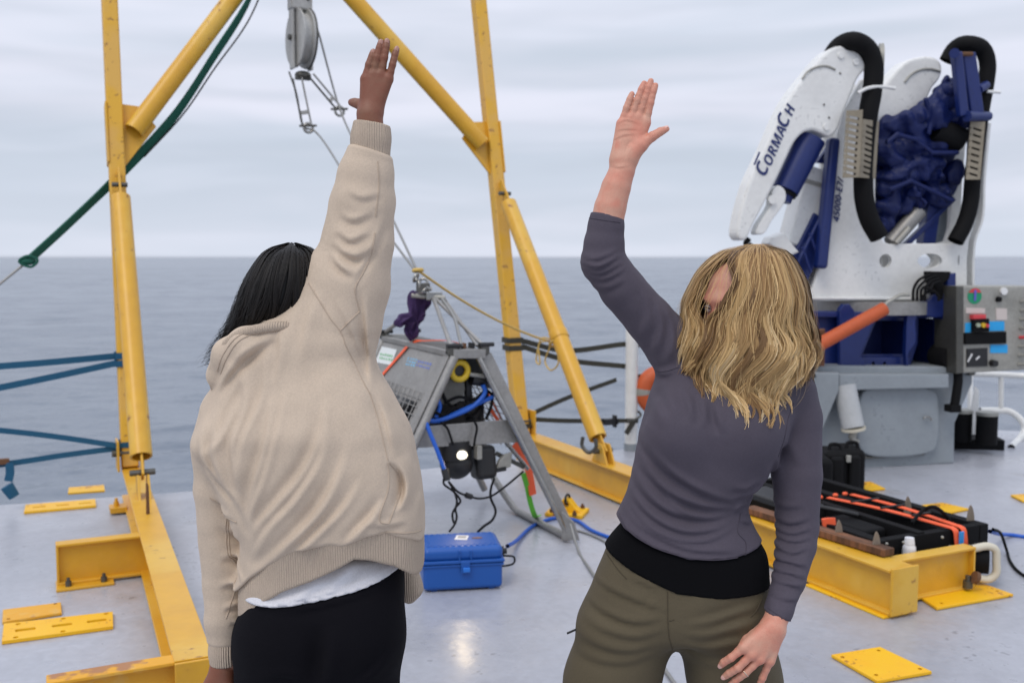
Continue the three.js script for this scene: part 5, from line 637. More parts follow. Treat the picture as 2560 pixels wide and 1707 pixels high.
// ---------------------------------------------------------------- black equipment tray beside the right runner
{
  const x0 = 3.555, x1 = 4.3, z0 = -3.415, z1 = -4.75, yt = 0.262, tr = thing('equipment_tray', 'long black equipment tray with orange straps beside the yellow runner', 'tray', [(x0 + x1) / 2, 0, (z0 + z1) / 2]);
  const B = M.black; part(tr, 'side_rail', box(0.06, 0.11, z0 - z1, x0 + 0.03, yt - 0.055, (z0 + z1) / 2), B); part(tr, 'side_rail', box(0.06, 0.11, z0 - z1, x1 - 0.03, yt - 0.055, (z0 + z1) / 2), B); part(tr, 'end_rail', box(x1 - x0 - 0.124, 0.13, 0.05, (x0 + x1) / 2, yt - 0.065, z0 - 0.027), B); part(tr, 'end_rail', box(x1 - x0 - 0.124, 0.11, 0.05, (x0 + x1) / 2, yt - 0.06, z1 + 0.027), B); part(tr, 'floor', box(x1 - x0 - 0.13, 0.02, z0 - z1 - 0.11, (x0 + x1) / 2, yt - 0.09, (z0 + z1) / 2), B);
  part(tr, 'inner_rail', box(0.05, 0.08, 1.25, 3.84, yt - 0.03, -4.05), B); part(tr, 'inner_rail', box(0.06, 0.05, 1.25, 4.03, yt - 0.02, -4.05), B); part(tr, 'module', box(0.2, 0.09, 0.5, 3.72, yt - 0.035, -4.3, 0, 0.02), M.dark); part(tr, 'module', box(0.16, 0.07, 0.3, 3.72, yt - 0.04, -3.75, 0, 0.02), B); part(tr, 'curved_guide', tube([[3.63, yt + 0.01, -4.2], [3.66, yt + 0.03, -4.0], [3.72, yt + 0.03, -3.85], [3.8, yt + 0.01, -3.8]], 0.014), M.dark);
  for (const p of [[3.894,0.260,-3.346], [3.658,0.260,-3.364], [3.568,0.260,-3.380]]) part(tr, 'screw', ball(p, 0.007), M.galv);
  for (const p of [[3.506,0.250,-3.627], [3.514,0.250,-3.392], [4.162,0.260,-3.807], [4.27, 0.27, -3.5]]) part(tr, 'fin', plate(smooth([[-0.035, 0], [0.035, 0], [0.033, 0.05], [0.014, 0.1], [-0.004, 0.115], [-0.022, 0.085], [-0.033, 0.04]], 4), 0.018, 0.004)  .scale(0.55, 0.8, 0.5).rotateY(-0.35).translate(p[0], p[1] - 0.02, p[2]), mat([0.3, 0.25, 0.2], 0.7, { map: T.metal }));
  for (const x of [3.7, 4.08]) for (const z of [-3.5, -4.6]) part(tr, 'leg', box(0.05, yt - 0.1, 0.05, x, (yt - 0.1) / 2, z), B);
  const tl = thing('tray_strap', 'pair of orange webbing straps laid along the black tray', 'strap', [4.05, 0.2, -3.36]);
  for (const [a, b, c] of [[[3.88, 0.29, -4.1], [3.96, 0.29, -3.76], [4.045, 0.27, -3.425]], [[4.05, 0.29, -4.1], [4.075, 0.29, -3.76], [4.1, 0.27, -3.425]]]) { part(tl, 'webbing', ribbon([a, b, c], 0.034, 0.005, [1, 0, 0.1]), M.orangeStrap); part(tl, 'hanging_end', ribbon([[c[0], 0.272, -3.43], [c[0] + 0.004, 0.262, -3.405], [c[0] + 0.01, 0.22, -3.398], [c[0] + 0.02, 0.1, -3.396]], 0.034, 0.004, [1, 0, 0]), M.orangeStrap); }
  for (const p of [[3.86, 0.285, -4.14], [3.97, 0.285, -4.14], [4.04, 0.285, -4.14]]) part(tl, 'knot', ball(p, 0.014, 1.2, 0.8, 1), M.orangeStrap);
  part(tl, 'blue_tab', box(0.03, 0.06, 0.008, 4.075, 0.225, -3.388, 0, 0.002), mat([0.03, 0.28, 0.7], 0.5)); part(tl, 'loose_piece', ribbon([[3.544,0.260,-3.780], [3.569,0.265,-3.766], [3.588,0.270,-3.736]], 0.05, 0.02, [0, 1, 0]), M.orangeStrap);
  for (const [a, b] of [[[3.9, 0.296, -3.95], [4.1, 0.296, -3.95]], [[3.94, 0.298, -3.78], [4.11, 0.298, -3.78]], [[3.99, 0.292, -3.62], [4.12, 0.292, -3.62]]]) part(tl, 'tie', rod(a, b, 0.006), M.dark);
  const arc = thing('tray_cable', 'black cable arching over the tray edge', 'cable', [4.220,0.250,-3.585], 'loose cables round the tray'); part(arc, 'cable', tube([[3.941,0.270,-3.574], [3.988,0.300,-3.582], [4.031,0.330,-3.576], [4.042,0.350,-3.533], [4.095,0.320,-3.525], [4.158,0.270,-3.532]], 0.009, 40), M.rubber);
  const pk = thing('wooden_plank', 'weathered brown wooden plank lying on the yellow runner', 'plank', [3.5, 0.224, -3.9]); { const a = [3.514,0.240,-3.314], b = [3.445,0.240,-4.235]; part(pk, 'plank', beam([a[0], 0.2425, a[2]], [b[0], 0.2425, b[2]], 0.075, 0.035, [0, 1, 0], 0.005), M.wood); }
  const bt = thing('white_bottle', 'white screw-cap plastic bottle standing behind the runner end', 'bottle', [3.71, 0, -3.376]), wp = mat([0.72, 0.73, 0.76], 0.4); { const P = [[0, 0.02], [0.031, 0.02], [0.031, 0.235], [0.029, 0.25], [0.024, 0.258], [0.024, 0.262]].map((p) => new THREE.Vector2(...p)); part(bt, 'body', new THREE.LatheGeometry(P, 24).translate(3.71, -0.02, -3.376), wp); part(bt, 'cap', new THREE.CylinderGeometry(0.021, 0.025, 0.03, 20).translate(3.71, 0.258, -3.376), wp); }
  const wh = thing('trolley_wheel', 'black disc wheel with a cream moulded handle behind the outrigger', 'wheel', [4.1, 0, -3.45]);
  const hp = [4.083,0.120,-3.324]; part(wh, 'disc', rod([hp[0] + 0.03, 0.13, hp[2] - 0.02], [hp[0] + 0.075, 0.13, hp[2] + 0.03], 0.075, 0.07, 32), M.black); part(wh, 'handle', tube([[4.048,0.196,-3.299], [4.114,0.209,-3.267], [4.147,0.192,-3.251], [4.155,0.132,-3.248], [4.153,0.071,-3.248], [4.124,0.045,-3.263], [4.062,0.054,-3.292]], 0.019, 50, 12), M.cream); part(wh, 'bar', rod([3.968,0.192,-3.370], [4.133,0.205,-3.258], 0.012), M.galv); part(wh, 'brown_stop', rod([3.972,0.089,-3.224], [3.988,0.082,-3.217], 0.03, 0.03, 18), M.rust);
  const bgA = [4.784,0.000,-4.921], bags = [[[4.750,0.000,-4.938], 0.17, 0.32, 0.26], [[4.865,0.000,-4.900], 0.15, 0.33, 0.3]];
  bags.forEach(([p, w, h, d], i) => { const o = thing('equipment_case', i ? 'tall black soft case standing beyond the tray, farther from the person' : 'black soft case with a grey clip beyond the tray, beside the person', 'case', p, 'black cases beyond the tray', -0.5, true); part(o, 'body', new RoundedBoxGeometry(w, h, d, 4, 0.045).translate(0, h / 2, -d / 2), M.black); part(o, 'shoulder_pad', new RoundedBoxGeometry(w * 0.5, h * 0.9, 0.05, 4, 0.024).translate(-0.01, h * 0.46, 0.022), M.rubber); part(o, 'grab_handle', tube([[-0.04, h - 0.01, -0.08], [-0.03, h + 0.03, -0.09], [0.03, h + 0.03, -0.09], [0.04, h - 0.01, -0.08]], 0.012), M.rubber); if (!i) part(o, 'clip', box(0.03, 0.045, 0.02, 0.06, h * 0.88, 0.03), M.galv); });
  { const p = [4.545,0.000,-4.906], o = thing('equipment_case', 'low black case with a pale tag, half hidden behind the person', 'case', p, 'black cases beyond the tray', -0.5, true); part(o, 'body', new RoundedBoxGeometry(0.3, 0.3, 0.26, 4, 0.04).translate(-0.05, 0.15, -0.1), M.black); part(o, 'tag', box(0.03, 0.06, 0.005, 0.07, 0.13, 0.034), mat([0.5, 0.55, 0.62], 0.5)); }
  const cab = (name, label, r, m, pts) => { const o = thing(name, label, 'cable', pts[0], 'loose cables round the tray'); part(o, 'cable', tube(pts, r, 50), m); };
  cab('deck_cable', 'bright blue cable running over the deck behind the tray', 0.011, M.blueCable, [[4.377,0.200,-3.467], [4.854,0.050,-3.769], ...[[5.022,0.011,-3.819],[5.091,0.011,-3.678],[5.192,0.011,-3.489]]]);
  cab('deck_cable', 'thin dark grey cable curling from the tray end across the deck', 0.008, M.rubber, [[4.363,0.220,-3.439], [4.622,0.120,-3.589], [4.700,0.020,-3.614], ...[[4.570,0.008,-3.489],[4.450,0.008,-3.338],[4.382,0.008,-3.154]]]);
}

// ---------------------------------------------------------------- person in the beige hoodie, back to us
{
  const W1 = thing('person', 'person in beige hoodie and black leggings, seen from behind, stretching one arm up', 'person', [0.570,1.600,-2.166], undefined, -0.44506, true); W1.position.y = 0;
  const torso = [[1.456,-0.099,-0.007,0.000,0.060],[1.424,-0.136,0.076,0.000,0.100],[1.385,-0.166,0.099,0.000,0.125],[1.342,-0.194,0.124,0.005,0.145],[1.284,-0.233,0.157,0.010,0.165],[1.231,-0.268,0.184,0.015,0.178],[1.192,-0.282,0.197,0.015,0.182],[1.148,-0.258,0.209,0.015,0.185],[1.099,-0.230,0.218,0.015,0.185],[1.030,-0.201,0.224,0.015,0.182],[0.975,-0.181,0.225,0.015,0.175],[0.935,-0.184,0.225,0.015,0.170],[0.890,-0.194,0.223,0.015,0.168],[0.729,-0.200,0.215,0.015,0.165]];
  const armUp = [[0.004,1.401,0.010,0.0850],[0.036,1.468,0.010,0.0940],[0.060,1.545,0.005,0.0900],[0.079,1.631,0.000,0.0780],[0.090,1.716,-0.000,0.0700],[0.098,1.782,0.000,0.0610],[0.105,1.822,0.000,0.0500],[0.108,1.841,0.000,0.0440]], armDn = [[-0.195,1.244,0.000,0.0850],[-0.223,1.174,-0.005,0.0750],[-0.238,1.083,-0.010,0.0600],[-0.239,0.961,-0.015,0.0540],[-0.237,0.860,-0.015,0.0500],[-0.237,0.780,-0.010,0.0460],[-0.239,0.737,-0.010,0.0400]];
  const hood = [[-0.212,1.314,0.040,0.0220],[-0.211,1.346,0.055,0.0300],[-0.182,1.393,0.080,0.0370],[-0.142,1.418,0.100,0.0380],[-0.090,1.433,0.100,0.0300],[-0.053,1.438,0.070,0.0200]], hood2 = [[-0.183,1.317,0.040,0.0400],[-0.138,1.365,0.060,0.0550],[-0.076,1.400,0.060,0.0600],[-0.014,1.413,0.040,0.0700]];
  const folds = makeFolds([
    [[[0.160,1.173],[0.176,1.135],[0.181,1.106],[0.171,1.069]], 0.0065, 0.009],
    [[[-0.202,1.306],[-0.178,1.340],[-0.145,1.378],[-0.106,1.408],[-0.068,1.426]], 0.0079, 0.0117],
    [[[-0.089,1.317],[-0.096,1.232],[-0.123,1.140],[-0.139,1.072],[-0.134,1.016]], 0.0085, 0.0090], [[[-0.058,1.342],[-0.072,1.244],[-0.098,1.152],[-0.130,1.072],[-0.138,1.010]], 0.0064, 0.0052], [[[0.020,1.317],[0.013,1.244],[-0.019,1.171],[-0.069,1.109],[-0.118,1.053],[-0.143,0.991]], 0.0090, 0.0097], [[[0.031,1.269],[0.018,1.195],[-0.032,1.115],[-0.094,1.047],[-0.140,0.972]], 0.0074, 0.0078], [[[0.067,1.232],[0.054,1.171],[0.016,1.097],[-0.046,1.028],[-0.114,0.966],[-0.142,0.944]], 0.0090, 0.0097], [[[0.102,1.158],[0.065,1.097],[0.016,1.047],[-0.046,0.991],[-0.121,0.947]], 0.0074, 0.0078], [[[0.144,1.109],[0.120,1.072],[0.089,1.041],[0.064,1.010]], 0.0074, 0.0078],
    [[[-0.145,1.342],[-0.174,1.281],[-0.199,1.232],[-0.237,1.195]], 0.0085, 0.0078], [[[-0.160,1.366],[-0.149,1.293],[-0.169,1.220],[-0.165,1.152],[-0.154,1.090]], 0.0085, 0.0078], [[[-0.210,1.269],[-0.215,1.207],[-0.196,1.134],[-0.160,1.078],[-0.140,1.022]], 0.0079, 0.0090], [[[-0.105,1.396],[-0.110,1.317],[-0.142,1.232],[-0.159,1.140]], 0.0068, 0.0052],
    [[[-0.085,1.474],[-0.075,1.414],[-0.082,1.342]], 0.0074, 0.0045], [[[-0.006,1.534],[-0.026,1.462],[-0.033,1.378]], 0.0085, 0.0039], [[[0.035,1.516],[0.070,1.444],[0.093,1.372],[0.116,1.317]], 0.0053, 0.0039], [[[0.092,1.534],[0.097,1.456],[0.099,1.384],[0.108,1.329]], 0.0068, 0.0085], [[[0.116,1.317],[0.146,1.244],[0.163,1.177]], 0.0068, 0.0052], [[[0.169,1.171],[0.187,1.121],[0.174,1.072]], 0.0079, 0.0078], [[[0.188,1.269],[0.212,1.195],[0.211,1.109],[0.205,1.047]], 0.0085, 0.0052], [[[0.113,1.047],[0.150,1.035],[0.198,1.035]], 0.0064, 0.0045],
    [[[0.031,1.629],[0.054,1.606],[0.090,1.594],[0.126,1.617]], 0.0068, 0.0085], [[[0.025,1.606],[0.048,1.576],[0.083,1.552]], 0.0068, 0.0078], [[[0.037,1.653],[0.073,1.629],[0.120,1.647]], 0.0064, 0.0065], [[[0.089,1.540],[0.108,1.582],[0.132,1.629],[0.151,1.688]], 0.0058, 0.0052], [[[0.044,1.688],[0.079,1.671],[0.127,1.688]], 0.0068, 0.0058], [[[0.062,1.736],[0.098,1.718],[0.145,1.730]], 0.0068, 0.0039],
    [[[-0.248,1.220],[-0.237,1.171],[-0.208,1.127],[-0.166,1.090]], 0.0068, 0.0085], [[[-0.240,1.072],[-0.210,1.047],[-0.167,1.041]], 0.0064, 0.0058], [[[-0.235,1.010],[-0.205,0.985],[-0.156,0.997]], 0.0074, 0.0052], [[[-0.231,0.922],[-0.201,0.928],[-0.165,0.897]], 0.0074, 0.0065], [[[-0.233,0.859],[-0.202,0.866],[-0.160,0.840]], 0.0068, 0.0078], [[[-0.228,0.809],[-0.197,0.815],[-0.167,0.796]], 0.0058, 0.0072], [[[-0.216,0.783],[-0.192,0.771],[-0.171,0.771]], 0.0048, 0.0058],
  ]);
  const armIn = [[0.069,1.592,0.000,0.0840],[0.045,1.540,0.000,0.0920],[0.004,1.475,0.005,0.0980],[-0.040,1.405,0.010,0.0950],[-0.060,1.343,0.010,0.1000]];
  const soft = (x, y, z) => 0.006 * (noise(x * 9 + 3, y * 9, z * 9) - 0.5) + 0.0035 * (noise(x * 26, y * 26, z * 26 + 5) - 0.5);
  const base = (x, y, z, grow = 0) => { let d = stack(x, y, z, torso, grow, 2.5); d = smin(d, Math.min(chain(x, y, z, armUp, 0.008), chain(x, y, z, armIn, 0.01)) - grow, 0.05); d = smin(d, chain(x, y, z, armDn, 0.008) - grow, 0.028); return d; };
  const bandTop = [[-0.207,0.863],[-0.179,0.878],[-0.141,0.918],[-0.093,0.957],[-0.032,0.993],[0.041,1.008],[0.066,1.003],[0.114,1.021],[0.151,1.026],[0.201,0.997],[0.242,0.959]], bandBot = [[-0.205,0.774],[-0.183,0.788],[-0.152,0.826],[-0.124,0.863],[-0.064,0.902],[-0.003,0.925],[0.052,0.953],[0.089,0.974],[0.120,0.968],[0.168,0.948],[0.209,0.912],[0.242,0.891]];
  const cuffUp = [0.108,1.836,0.000], cuffDn = [-0.239,0.731,-0.010];
  const hoodF = (x, y, z) => { let d = base(x, y, z); d = smin(d, chain(x, y, z, hood2, 0.05), 0.05); d = smin(d, chain(x, y, z, hood, 0.012), 0.006); const s = sst(-0.06, 0.04, z); d += (folds(x, y) * s + soft(x, y, z)) * (1); d = smax(d, curveY(bandTop, x) - y, 0.012); d = smax(d, y - cuffUp[1] - 0.3 * (x - cuffUp[0]) * -1 - 0.0, 0.01); return d; };
  const armCut = (x, y) => x < -0.1 && y < cuffDn[1];
  const hoodF2 = (x, y, z) => { const d = hoodF(x, y, z); if (x < -0.12) { let e = chain(x, y, z, armDn, 0.008) + folds(x, y) * sst(-0.06, 0.04, z) + soft(x, y, z); e = smax(e, cuffDn[1] - 0.01 - y, 0.012); return smin(d, e, 0.004); } return d; };
  const hd = part(W1, 'hoodie', meshSDF(hoodF2, [-0.36, 0.62, -0.24], [0.28, 1.9, 0.26], 0.0052), M.hoodie);
  const ribF = (x, y, z) => { let d = stack(x, y, z, torso, -0.006, 2.5) + 0.5 * soft(x, y, z) + 0.003 * Math.sin(x * 45 + 2); const t = curveY(bandTop, x) + 0.02, b = curveY(bandBot, x); d = Math.max(d, y - t); return smax(d, b - y, 0.008); };
  part(hd, 'waistband', meshSDF(ribF, [-0.25, 0.6, -0.22], [0.28, 1.02, 0.24], 0.0056), M.hoodieRib);
  const frontBand = [[0.163,0.878,-0.120,0.0300],[0.176,0.811,-0.130,0.0220],[0.169,0.786,-0.135,0.0140]]; part(hd, 'waistband', meshSDF((x, y, z) => chain(x, y, z, frontBand, 0.03), ...bounds([frontBand], 0.01), 0.007), M.hoodieRib);
  const cu = [[0.108,1.827,0.000,0.0440],[0.110,1.859,0.000,0.0425],[0.112,1.885,0.000,0.0410]], cd = [[-0.238,0.745,-0.010,0.0370],[-0.239,0.704,-0.008,0.0350],[-0.240,0.680,-0.006,0.0330]];
  const openTube = (c, tilt, t0, t1) => (x, y, z) => smax(chain(x, y, z, c, 0.01), Math.max(y - tilt(x, t1), tilt(x, t0) - y), 0.004);
  part(hd, 'cuff', meshSDF(openTube(cu, (x, t) => t - 0.16 * (x - cu[1][0]), cu[0][1] - 0.012, cu[2][1] + 0.008), ...bounds([cu], 0.01), 0.005), M.hoodieRib); part(hd, 'cuff', meshSDF(openTube(cd, (x, t) => t, cd[2][1] - 0.004, cd[0][1] + 0.014), ...bounds([cd], 0.01), 0.005), M.hoodieRib);
  // stitched seams laid on the cloth
  const sm = (a, lift = 0.0002) => seam(hd, 'stitch_line', hoodF2, a, 0.0015, M.stitch, lift);
  sm([[-0.015,1.547],[0.011,1.510],[0.034,1.474],[0.055,1.445],[0.069,1.408],[0.093,1.354],[0.118,1.312]]); sm([[0.055,1.447],[0.076,1.468],[0.093,1.486]]); sm([[0.093,1.486],[0.086,1.534],[0.102,1.570],[0.120,1.617],[0.126,1.653]]); sm([[0.118,1.312],[0.140,1.244],[0.158,1.177]]); sm([[0.158,1.171],[0.160,1.121],[0.144,1.056],[0.162,1.047]]); sm([[0.161,1.172],[0.178,1.134],[0.181,1.109],[0.162,1.050]]); sm([[-0.246,1.075],[-0.216,1.056],[-0.162,1.046]]); sm([[-0.208,1.056],[-0.217,0.997],[-0.213,0.941],[-0.198,0.910]]); sm([[-0.205,1.056],[-0.212,0.997],[-0.208,0.941],[-0.195,0.913]]); sm([[-0.195,0.891],[-0.209,0.840],[-0.222,0.796]]); sm([[0.113,1.015],[0.150,1.027],[0.192,1.019],[0.232,1.005]]); sm([[0.127,1.688],[0.134,1.759],[0.131,1.806]]); sm([[-0.208,1.360],[-0.186,1.402],[-0.152,1.438],[-0.110,1.453],[-0.086,1.450]]); sm([[-0.201,1.354],[-0.178,1.395],[-0.146,1.431],[-0.109,1.446]]);
  part(hd, 'hood_rim', tube([[-0.215,1.298,0.050,0.0000],[-0.225,1.326,0.065,0.0000],[-0.224,1.354,0.075,0.0000],[-0.196,1.405,0.100,0.0000],[-0.153,1.440,0.120,0.0000],[-0.090,1.455,0.125,0.0000],[-0.050,1.457,0.100,0.0000]].map((p) => p.slice(0, 3)), 0.011, 40, 10), M.hoodieRib);
  // tee and leggings
  const hips = [[0.939,-0.146,0.169,0.010,0.120],[0.900,-0.151,0.174,0.015,0.135],[0.842,-0.171,0.175,0.020,0.146],[0.783,-0.194,0.172,0.025,0.152],[0.721,-0.195,0.159,0.020,0.148],[0.645,-0.186,0.137,0.010,0.135],[0.582,-0.174,0.124,0.005,0.120]];
  const leg = (c) => c, l1 = [[-0.098,0.735,0.030,0.0980],[-0.104,0.600,0.000,0.0900],[-0.108,0.312,-0.030,0.0620],[-0.101,0.043,0.000,0.0450]], l2 = [[0.070,0.735,0.030,0.0980],[0.056,0.600,0.000,0.0880],[0.050,0.312,-0.030,0.0620],[0.058,0.043,0.000,0.0450]];
  const bum = [[[-0.073,0.796,0.085,0.0850]], [[0.075,0.796,0.085,0.0850]]], lf = makeFolds([[[[0.014,0.836],[0.009,0.760],[-0.005,0.683]], 0.016, 0.014], [[[-0.142,0.863],[-0.032,0.855],[0.070,0.874],[0.177,0.902]], 0.006, 0.003], [[[-0.118,0.702],[-0.062,0.712],[-0.007,0.683]], 0.01, 0.005], [[[0.148,0.779],[0.124,0.741],[0.068,0.702]], 0.01, 0.005]]);
  const legF = (x, y, z) => { let d = stack(x, y, z, hips, 0, 2.4); d = smin(d, Math.min(chain(x, y, z, l1, 0.05), chain(x, y, z, l2, 0.05)), 0.05); for (const b of bum) d = smin(d, Math.hypot(x - b[0][0], (y - b[0][1]) * 0.8, z - b[0][2]) - b[0][3], 0.05); return d + lf(x, y) * sst(-0.02, 0.06, z) + 0.002 * (noise(x * 20, y * 20, z * 20) - 0.5); };
  part(W1, 'leggings', meshSDF(legF, [-0.26, 0.06, -0.2], [0.26, 0.98, 0.24], 0.0085), M.leggings);
  const tee = [[-0.156,0.866],[-0.146,0.867],[-0.078,0.869],[-0.003,0.878],[0.071,0.895],[0.126,0.908],[0.175,0.924],[0.200,0.933]], tf = makeFolds([[[[-0.114,0.874],[-0.058,0.902],[-0.003,0.921]], 0.01, 0.006], [[[0.034,0.882],[0.062,0.912],[0.099,0.940]], 0.01, 0.006], [[[-0.031,0.872],[-0.003,0.893],[0.043,0.912]], 0.008, 0.004], [[[-0.142,0.876],[-0.040,0.880],[0.071,0.903],[0.168,0.933]], 0.003, 0.002]]);
  part(W1, 'undershirt', meshSDF((x, y, z) => { let d = legF(x, y, z) - 0.009 + tf(x, y) * sst(0, 0.06, z); d = Math.max(d, y - 0.98); return smax(d, curveY(tee, x) - y, 0.005); }, [-0.26, 0.78, -0.2], [0.26, 1.0, 0.25], 0.006), M.tee);
  shoe(W1, [[-0.102,-0.011,-0.000][0], 0, -0.03], Math.PI + 0.15); shoe(W1, [[0.058,-0.011,0.000][0], 0, -0.03], Math.PI - 0.2);
  // body: head, neck, arms and hands in one mesh
  const hc = [-0.079,1.507,-0.020], fr = headFrame(hc, [0.3, -0.1, -1], [-0.1, 1, 0.05]);
  const hA = [[[0.108,1.848,0.000,0.0300],[0.109,1.876,0.000,0.0290],[0.108,1.908,0.000,0.0285]], [[0.102,1.919,-0.000,0.0165],[0.100,1.986,-0.000,0.0120]], [[0.107,1.917,0.000,0.0180],[0.116,1.995,-0.000,0.0120]], [[0.113,1.917,0.000,0.0180],[0.132,1.994,-0.000,0.0118]], [[0.121,1.923,0.000,0.0160],[0.149,1.986,0.000,0.0112]]], fA = [[[0.100,1.986,-0.000,0.0092],[0.108,2.017,0.002,0.0082],[0.114,2.034,-0.000,0.0076],[0.117,2.045,-0.002,0.0066]], [[0.117,1.995,0.000,0.0094],[0.126,2.032,0.003,0.0084],[0.131,2.052,0.001,0.0078],[0.134,2.065,-0.001,0.0068]], [[0.133,1.994,0.000,0.0092],[0.141,2.032,0.002,0.0083],[0.145,2.055,0.000,0.0076],[0.147,2.067,-0.002,0.0067]], [[0.150,1.986,0.000,0.0086],[0.159,2.017,0.002,0.0076],[0.164,2.038,0.000,0.0070],[0.168,2.051,-0.003,0.0060]], [[0.099,1.927,-0.006,0.0130],[0.082,1.936,-0.018,0.0115],[0.072,1.940,-0.026,0.0100],[0.064,1.942,-0.034,0.0085]]].map((c) => knuckled(c));
  const hb = [[[-0.238,0.695,-0.006,0.0270],[-0.243,0.672,-0.004,0.0270]], [[-0.248,0.670,-0.004,0.0190],[-0.276,0.628,0.012,0.0125]], [[-0.245,0.670,-0.004,0.0200],[-0.260,0.617,0.014,0.0125]], [[-0.242,0.670,-0.004,0.0200],[-0.243,0.609,0.012,0.0120]], [[-0.238,0.670,-0.004,0.0180],[-0.227,0.611,0.006,0.0115]]], fb = [[[-0.276,0.628,0.012,0.0095],[-0.290,0.591,0.008,0.0085],[-0.295,0.553,-0.004,0.0070]], [[-0.260,0.617,0.014,0.0095],[-0.271,0.570,0.010,0.0085],[-0.276,0.526,-0.004,0.0070]], [[-0.243,0.609,0.012,0.0092],[-0.250,0.562,0.008,0.0083],[-0.254,0.523,-0.006,0.0068]], [[-0.227,0.611,0.006,0.0085],[-0.228,0.572,0.002,0.0075],[-0.231,0.542,-0.008,0.0060]], [[-0.221,0.680,-0.000,0.0140],[-0.201,0.681,0.008,0.0115],[-0.193,0.664,0.010,0.0098],[-0.196,0.638,0.006,0.0080]]];
  const fA_ = handField(hA.map((c) => c), fA), hAall = (x, y, z) => { let d = 1e9; for (const c of hA) d = smin(d, chain(x, y, z, c, 0.003), 0.012); let q = 1e9; for (const c of fA) q = Math.min(q, chain(x, y, z, c, 0.003)); d = smin(d, q, 0.006); return d; };
  const hBall = (x, y, z) => { let d = 1e9; for (const c of hb) d = smin(d, chain(x, y, z, c, 0.003), 0.012); let q = 1e9; for (const c of fb) q = Math.min(q, chain(x, y, z, c, 0.003)); return smin(d, q, 0.006); };
  const inner = (x, y, z) => { let d = Math.max(stack(x, y, z, torso, -0.06, 2.2), 1.0 - y); d = smin(d, chain(x, y, z, armUp.map((p) => [p[0], p[1], p[2], p[3] * 0.6]), 0.02), 0.04); d = smin(d, chain(x, y, z, armDn.map((p) => [p[0], p[1], p[2], p[3] * 0.6]), 0.02), 0.03); d = smin(d, cone(x, y, z, [[-0.077,1.462,-0.010,0.0520]][0], [[-0.052,1.371,-0.000,0.0650]][0]), 0.02); return d; };
  const headF = (x, y, z) => smin(skull(...fr.to(x, y, z)), cone(x, y, z, [[-0.081,1.477,-0.010,0.0500]][0], [[-0.052,1.371,-0.000,0.0600]][0]), 0.03);
  part(W1, 'body', [meshSDF(hAall, ...bounds([...hA, ...fA], 0.01), 0.003), meshSDF(hBall, ...bounds([...hb, ...fb], 0.01), 0.0036), meshSDF(headF, [hc[0] - 0.14, hc[1] - 0.2, hc[2] - 0.17], [hc[0] + 0.14, hc[1] + 0.15, hc[2] + 0.17], 0.0045), meshSDF(inner, [-0.36, 0.7, -0.22], [0.28, 1.88, 0.22], 0.012)], M.skinA);
  const bodyA = W1.children[W1.children.length - 1];
  for (const c of fA.slice(0, 4)) nail(bodyA, c[c.length - 3], c[c.length - 1], [0.1, 0.15, 1], M.nailA);
  part(W1, 'ring', new THREE.TorusGeometry(0.0105, 0.0013, 8, 24).rotateX(1.3).rotateZ(0.2).translate(...[-0.264,0.600,0.013]), M.gold);
  // black hair swept to the left over the hood
  const hr = [[1.630,-0.075,-0.063,-0.010,0.006],[1.619,-0.115,-0.029,-0.010,0.055],[1.602,-0.137,-0.012,-0.010,0.085],[1.568,-0.159,-0.000,-0.010,0.108],[1.530,-0.177,0.002,-0.012,0.118],[1.496,-0.191,-0.002,-0.012,0.112],[1.462,-0.206,-0.019,-0.010,0.095],[1.433,-0.218,-0.063,-0.010,0.075],[1.409,-0.230,-0.123,-0.010,0.050],[1.384,-0.240,-0.195,-0.010,0.028],[1.360,-0.248,-0.236,-0.010,0.010]];
  part(W1, 'hair_under', meshSDF((x, y, z) => smax(stack(x, y, z, hr, -0.006, 2), -ell(...fr.to(x, y, z), [0, -0.02, 0.1], [0.06, 0.09, 0.06]), 0.01), [-0.28, 1.3, -0.16], [0.08, 1.66, 0.16], 0.006), mat([0.008, 0.007, 0.007], 0.5));
  { const R = rand(31), L = []; const yT = hr[0][0];
    for (let k = 0; k < 6500; k++) { const ph = R() * 6.2832, lock = Math.floor(ph / 0.16), u = (R() + R()) / 2, end = lerp(0.45, 1, Math.pow(R(), 0.5)), c = 0.5 + 0.5 * R(), p = [], jit = (R() - 0.5) * 0.012, lift = (R() - 0.35) * 0.006, n = 22, fly = R() < 0.07 ? 0.035 : 0;
      for (let i = 0; i <= n; i++) { const t = i / n * end, y = lerp(yT, hr[hr.length - 1][0], t), r = rowsAt(hr, y), cx = (r[1] + r[2]) / 2, a = (r[2] - r[1]) / 2 + lift + 0.001, b = r[4] + lift + 0.001, pp = ph + 0.09 * Math.sin(t * 5 + lock * 2.3) * t + jit * (1 + 3 * t); p.push([cx + a * Math.cos(pp) + 0.006 * t * Math.sin(t * 9 + lock * 1.7) - fly * t * t * R(), y + 0.004 * Math.sin(lock), r[3] + b * Math.sin(pp)]); }
      const g = 0.006 + 0.012 * R(); L.push({ p, ph, tw: (R() - 0.5) * 1.6, r0: 0.0008, r1: 0.0003, c0: [g, g * 0.88, g * 0.82], c1: [g * 1.2, g, g * 0.9] }); }
    part(W1, 'hair', hairRibbons(L), M.hairDark); }
}
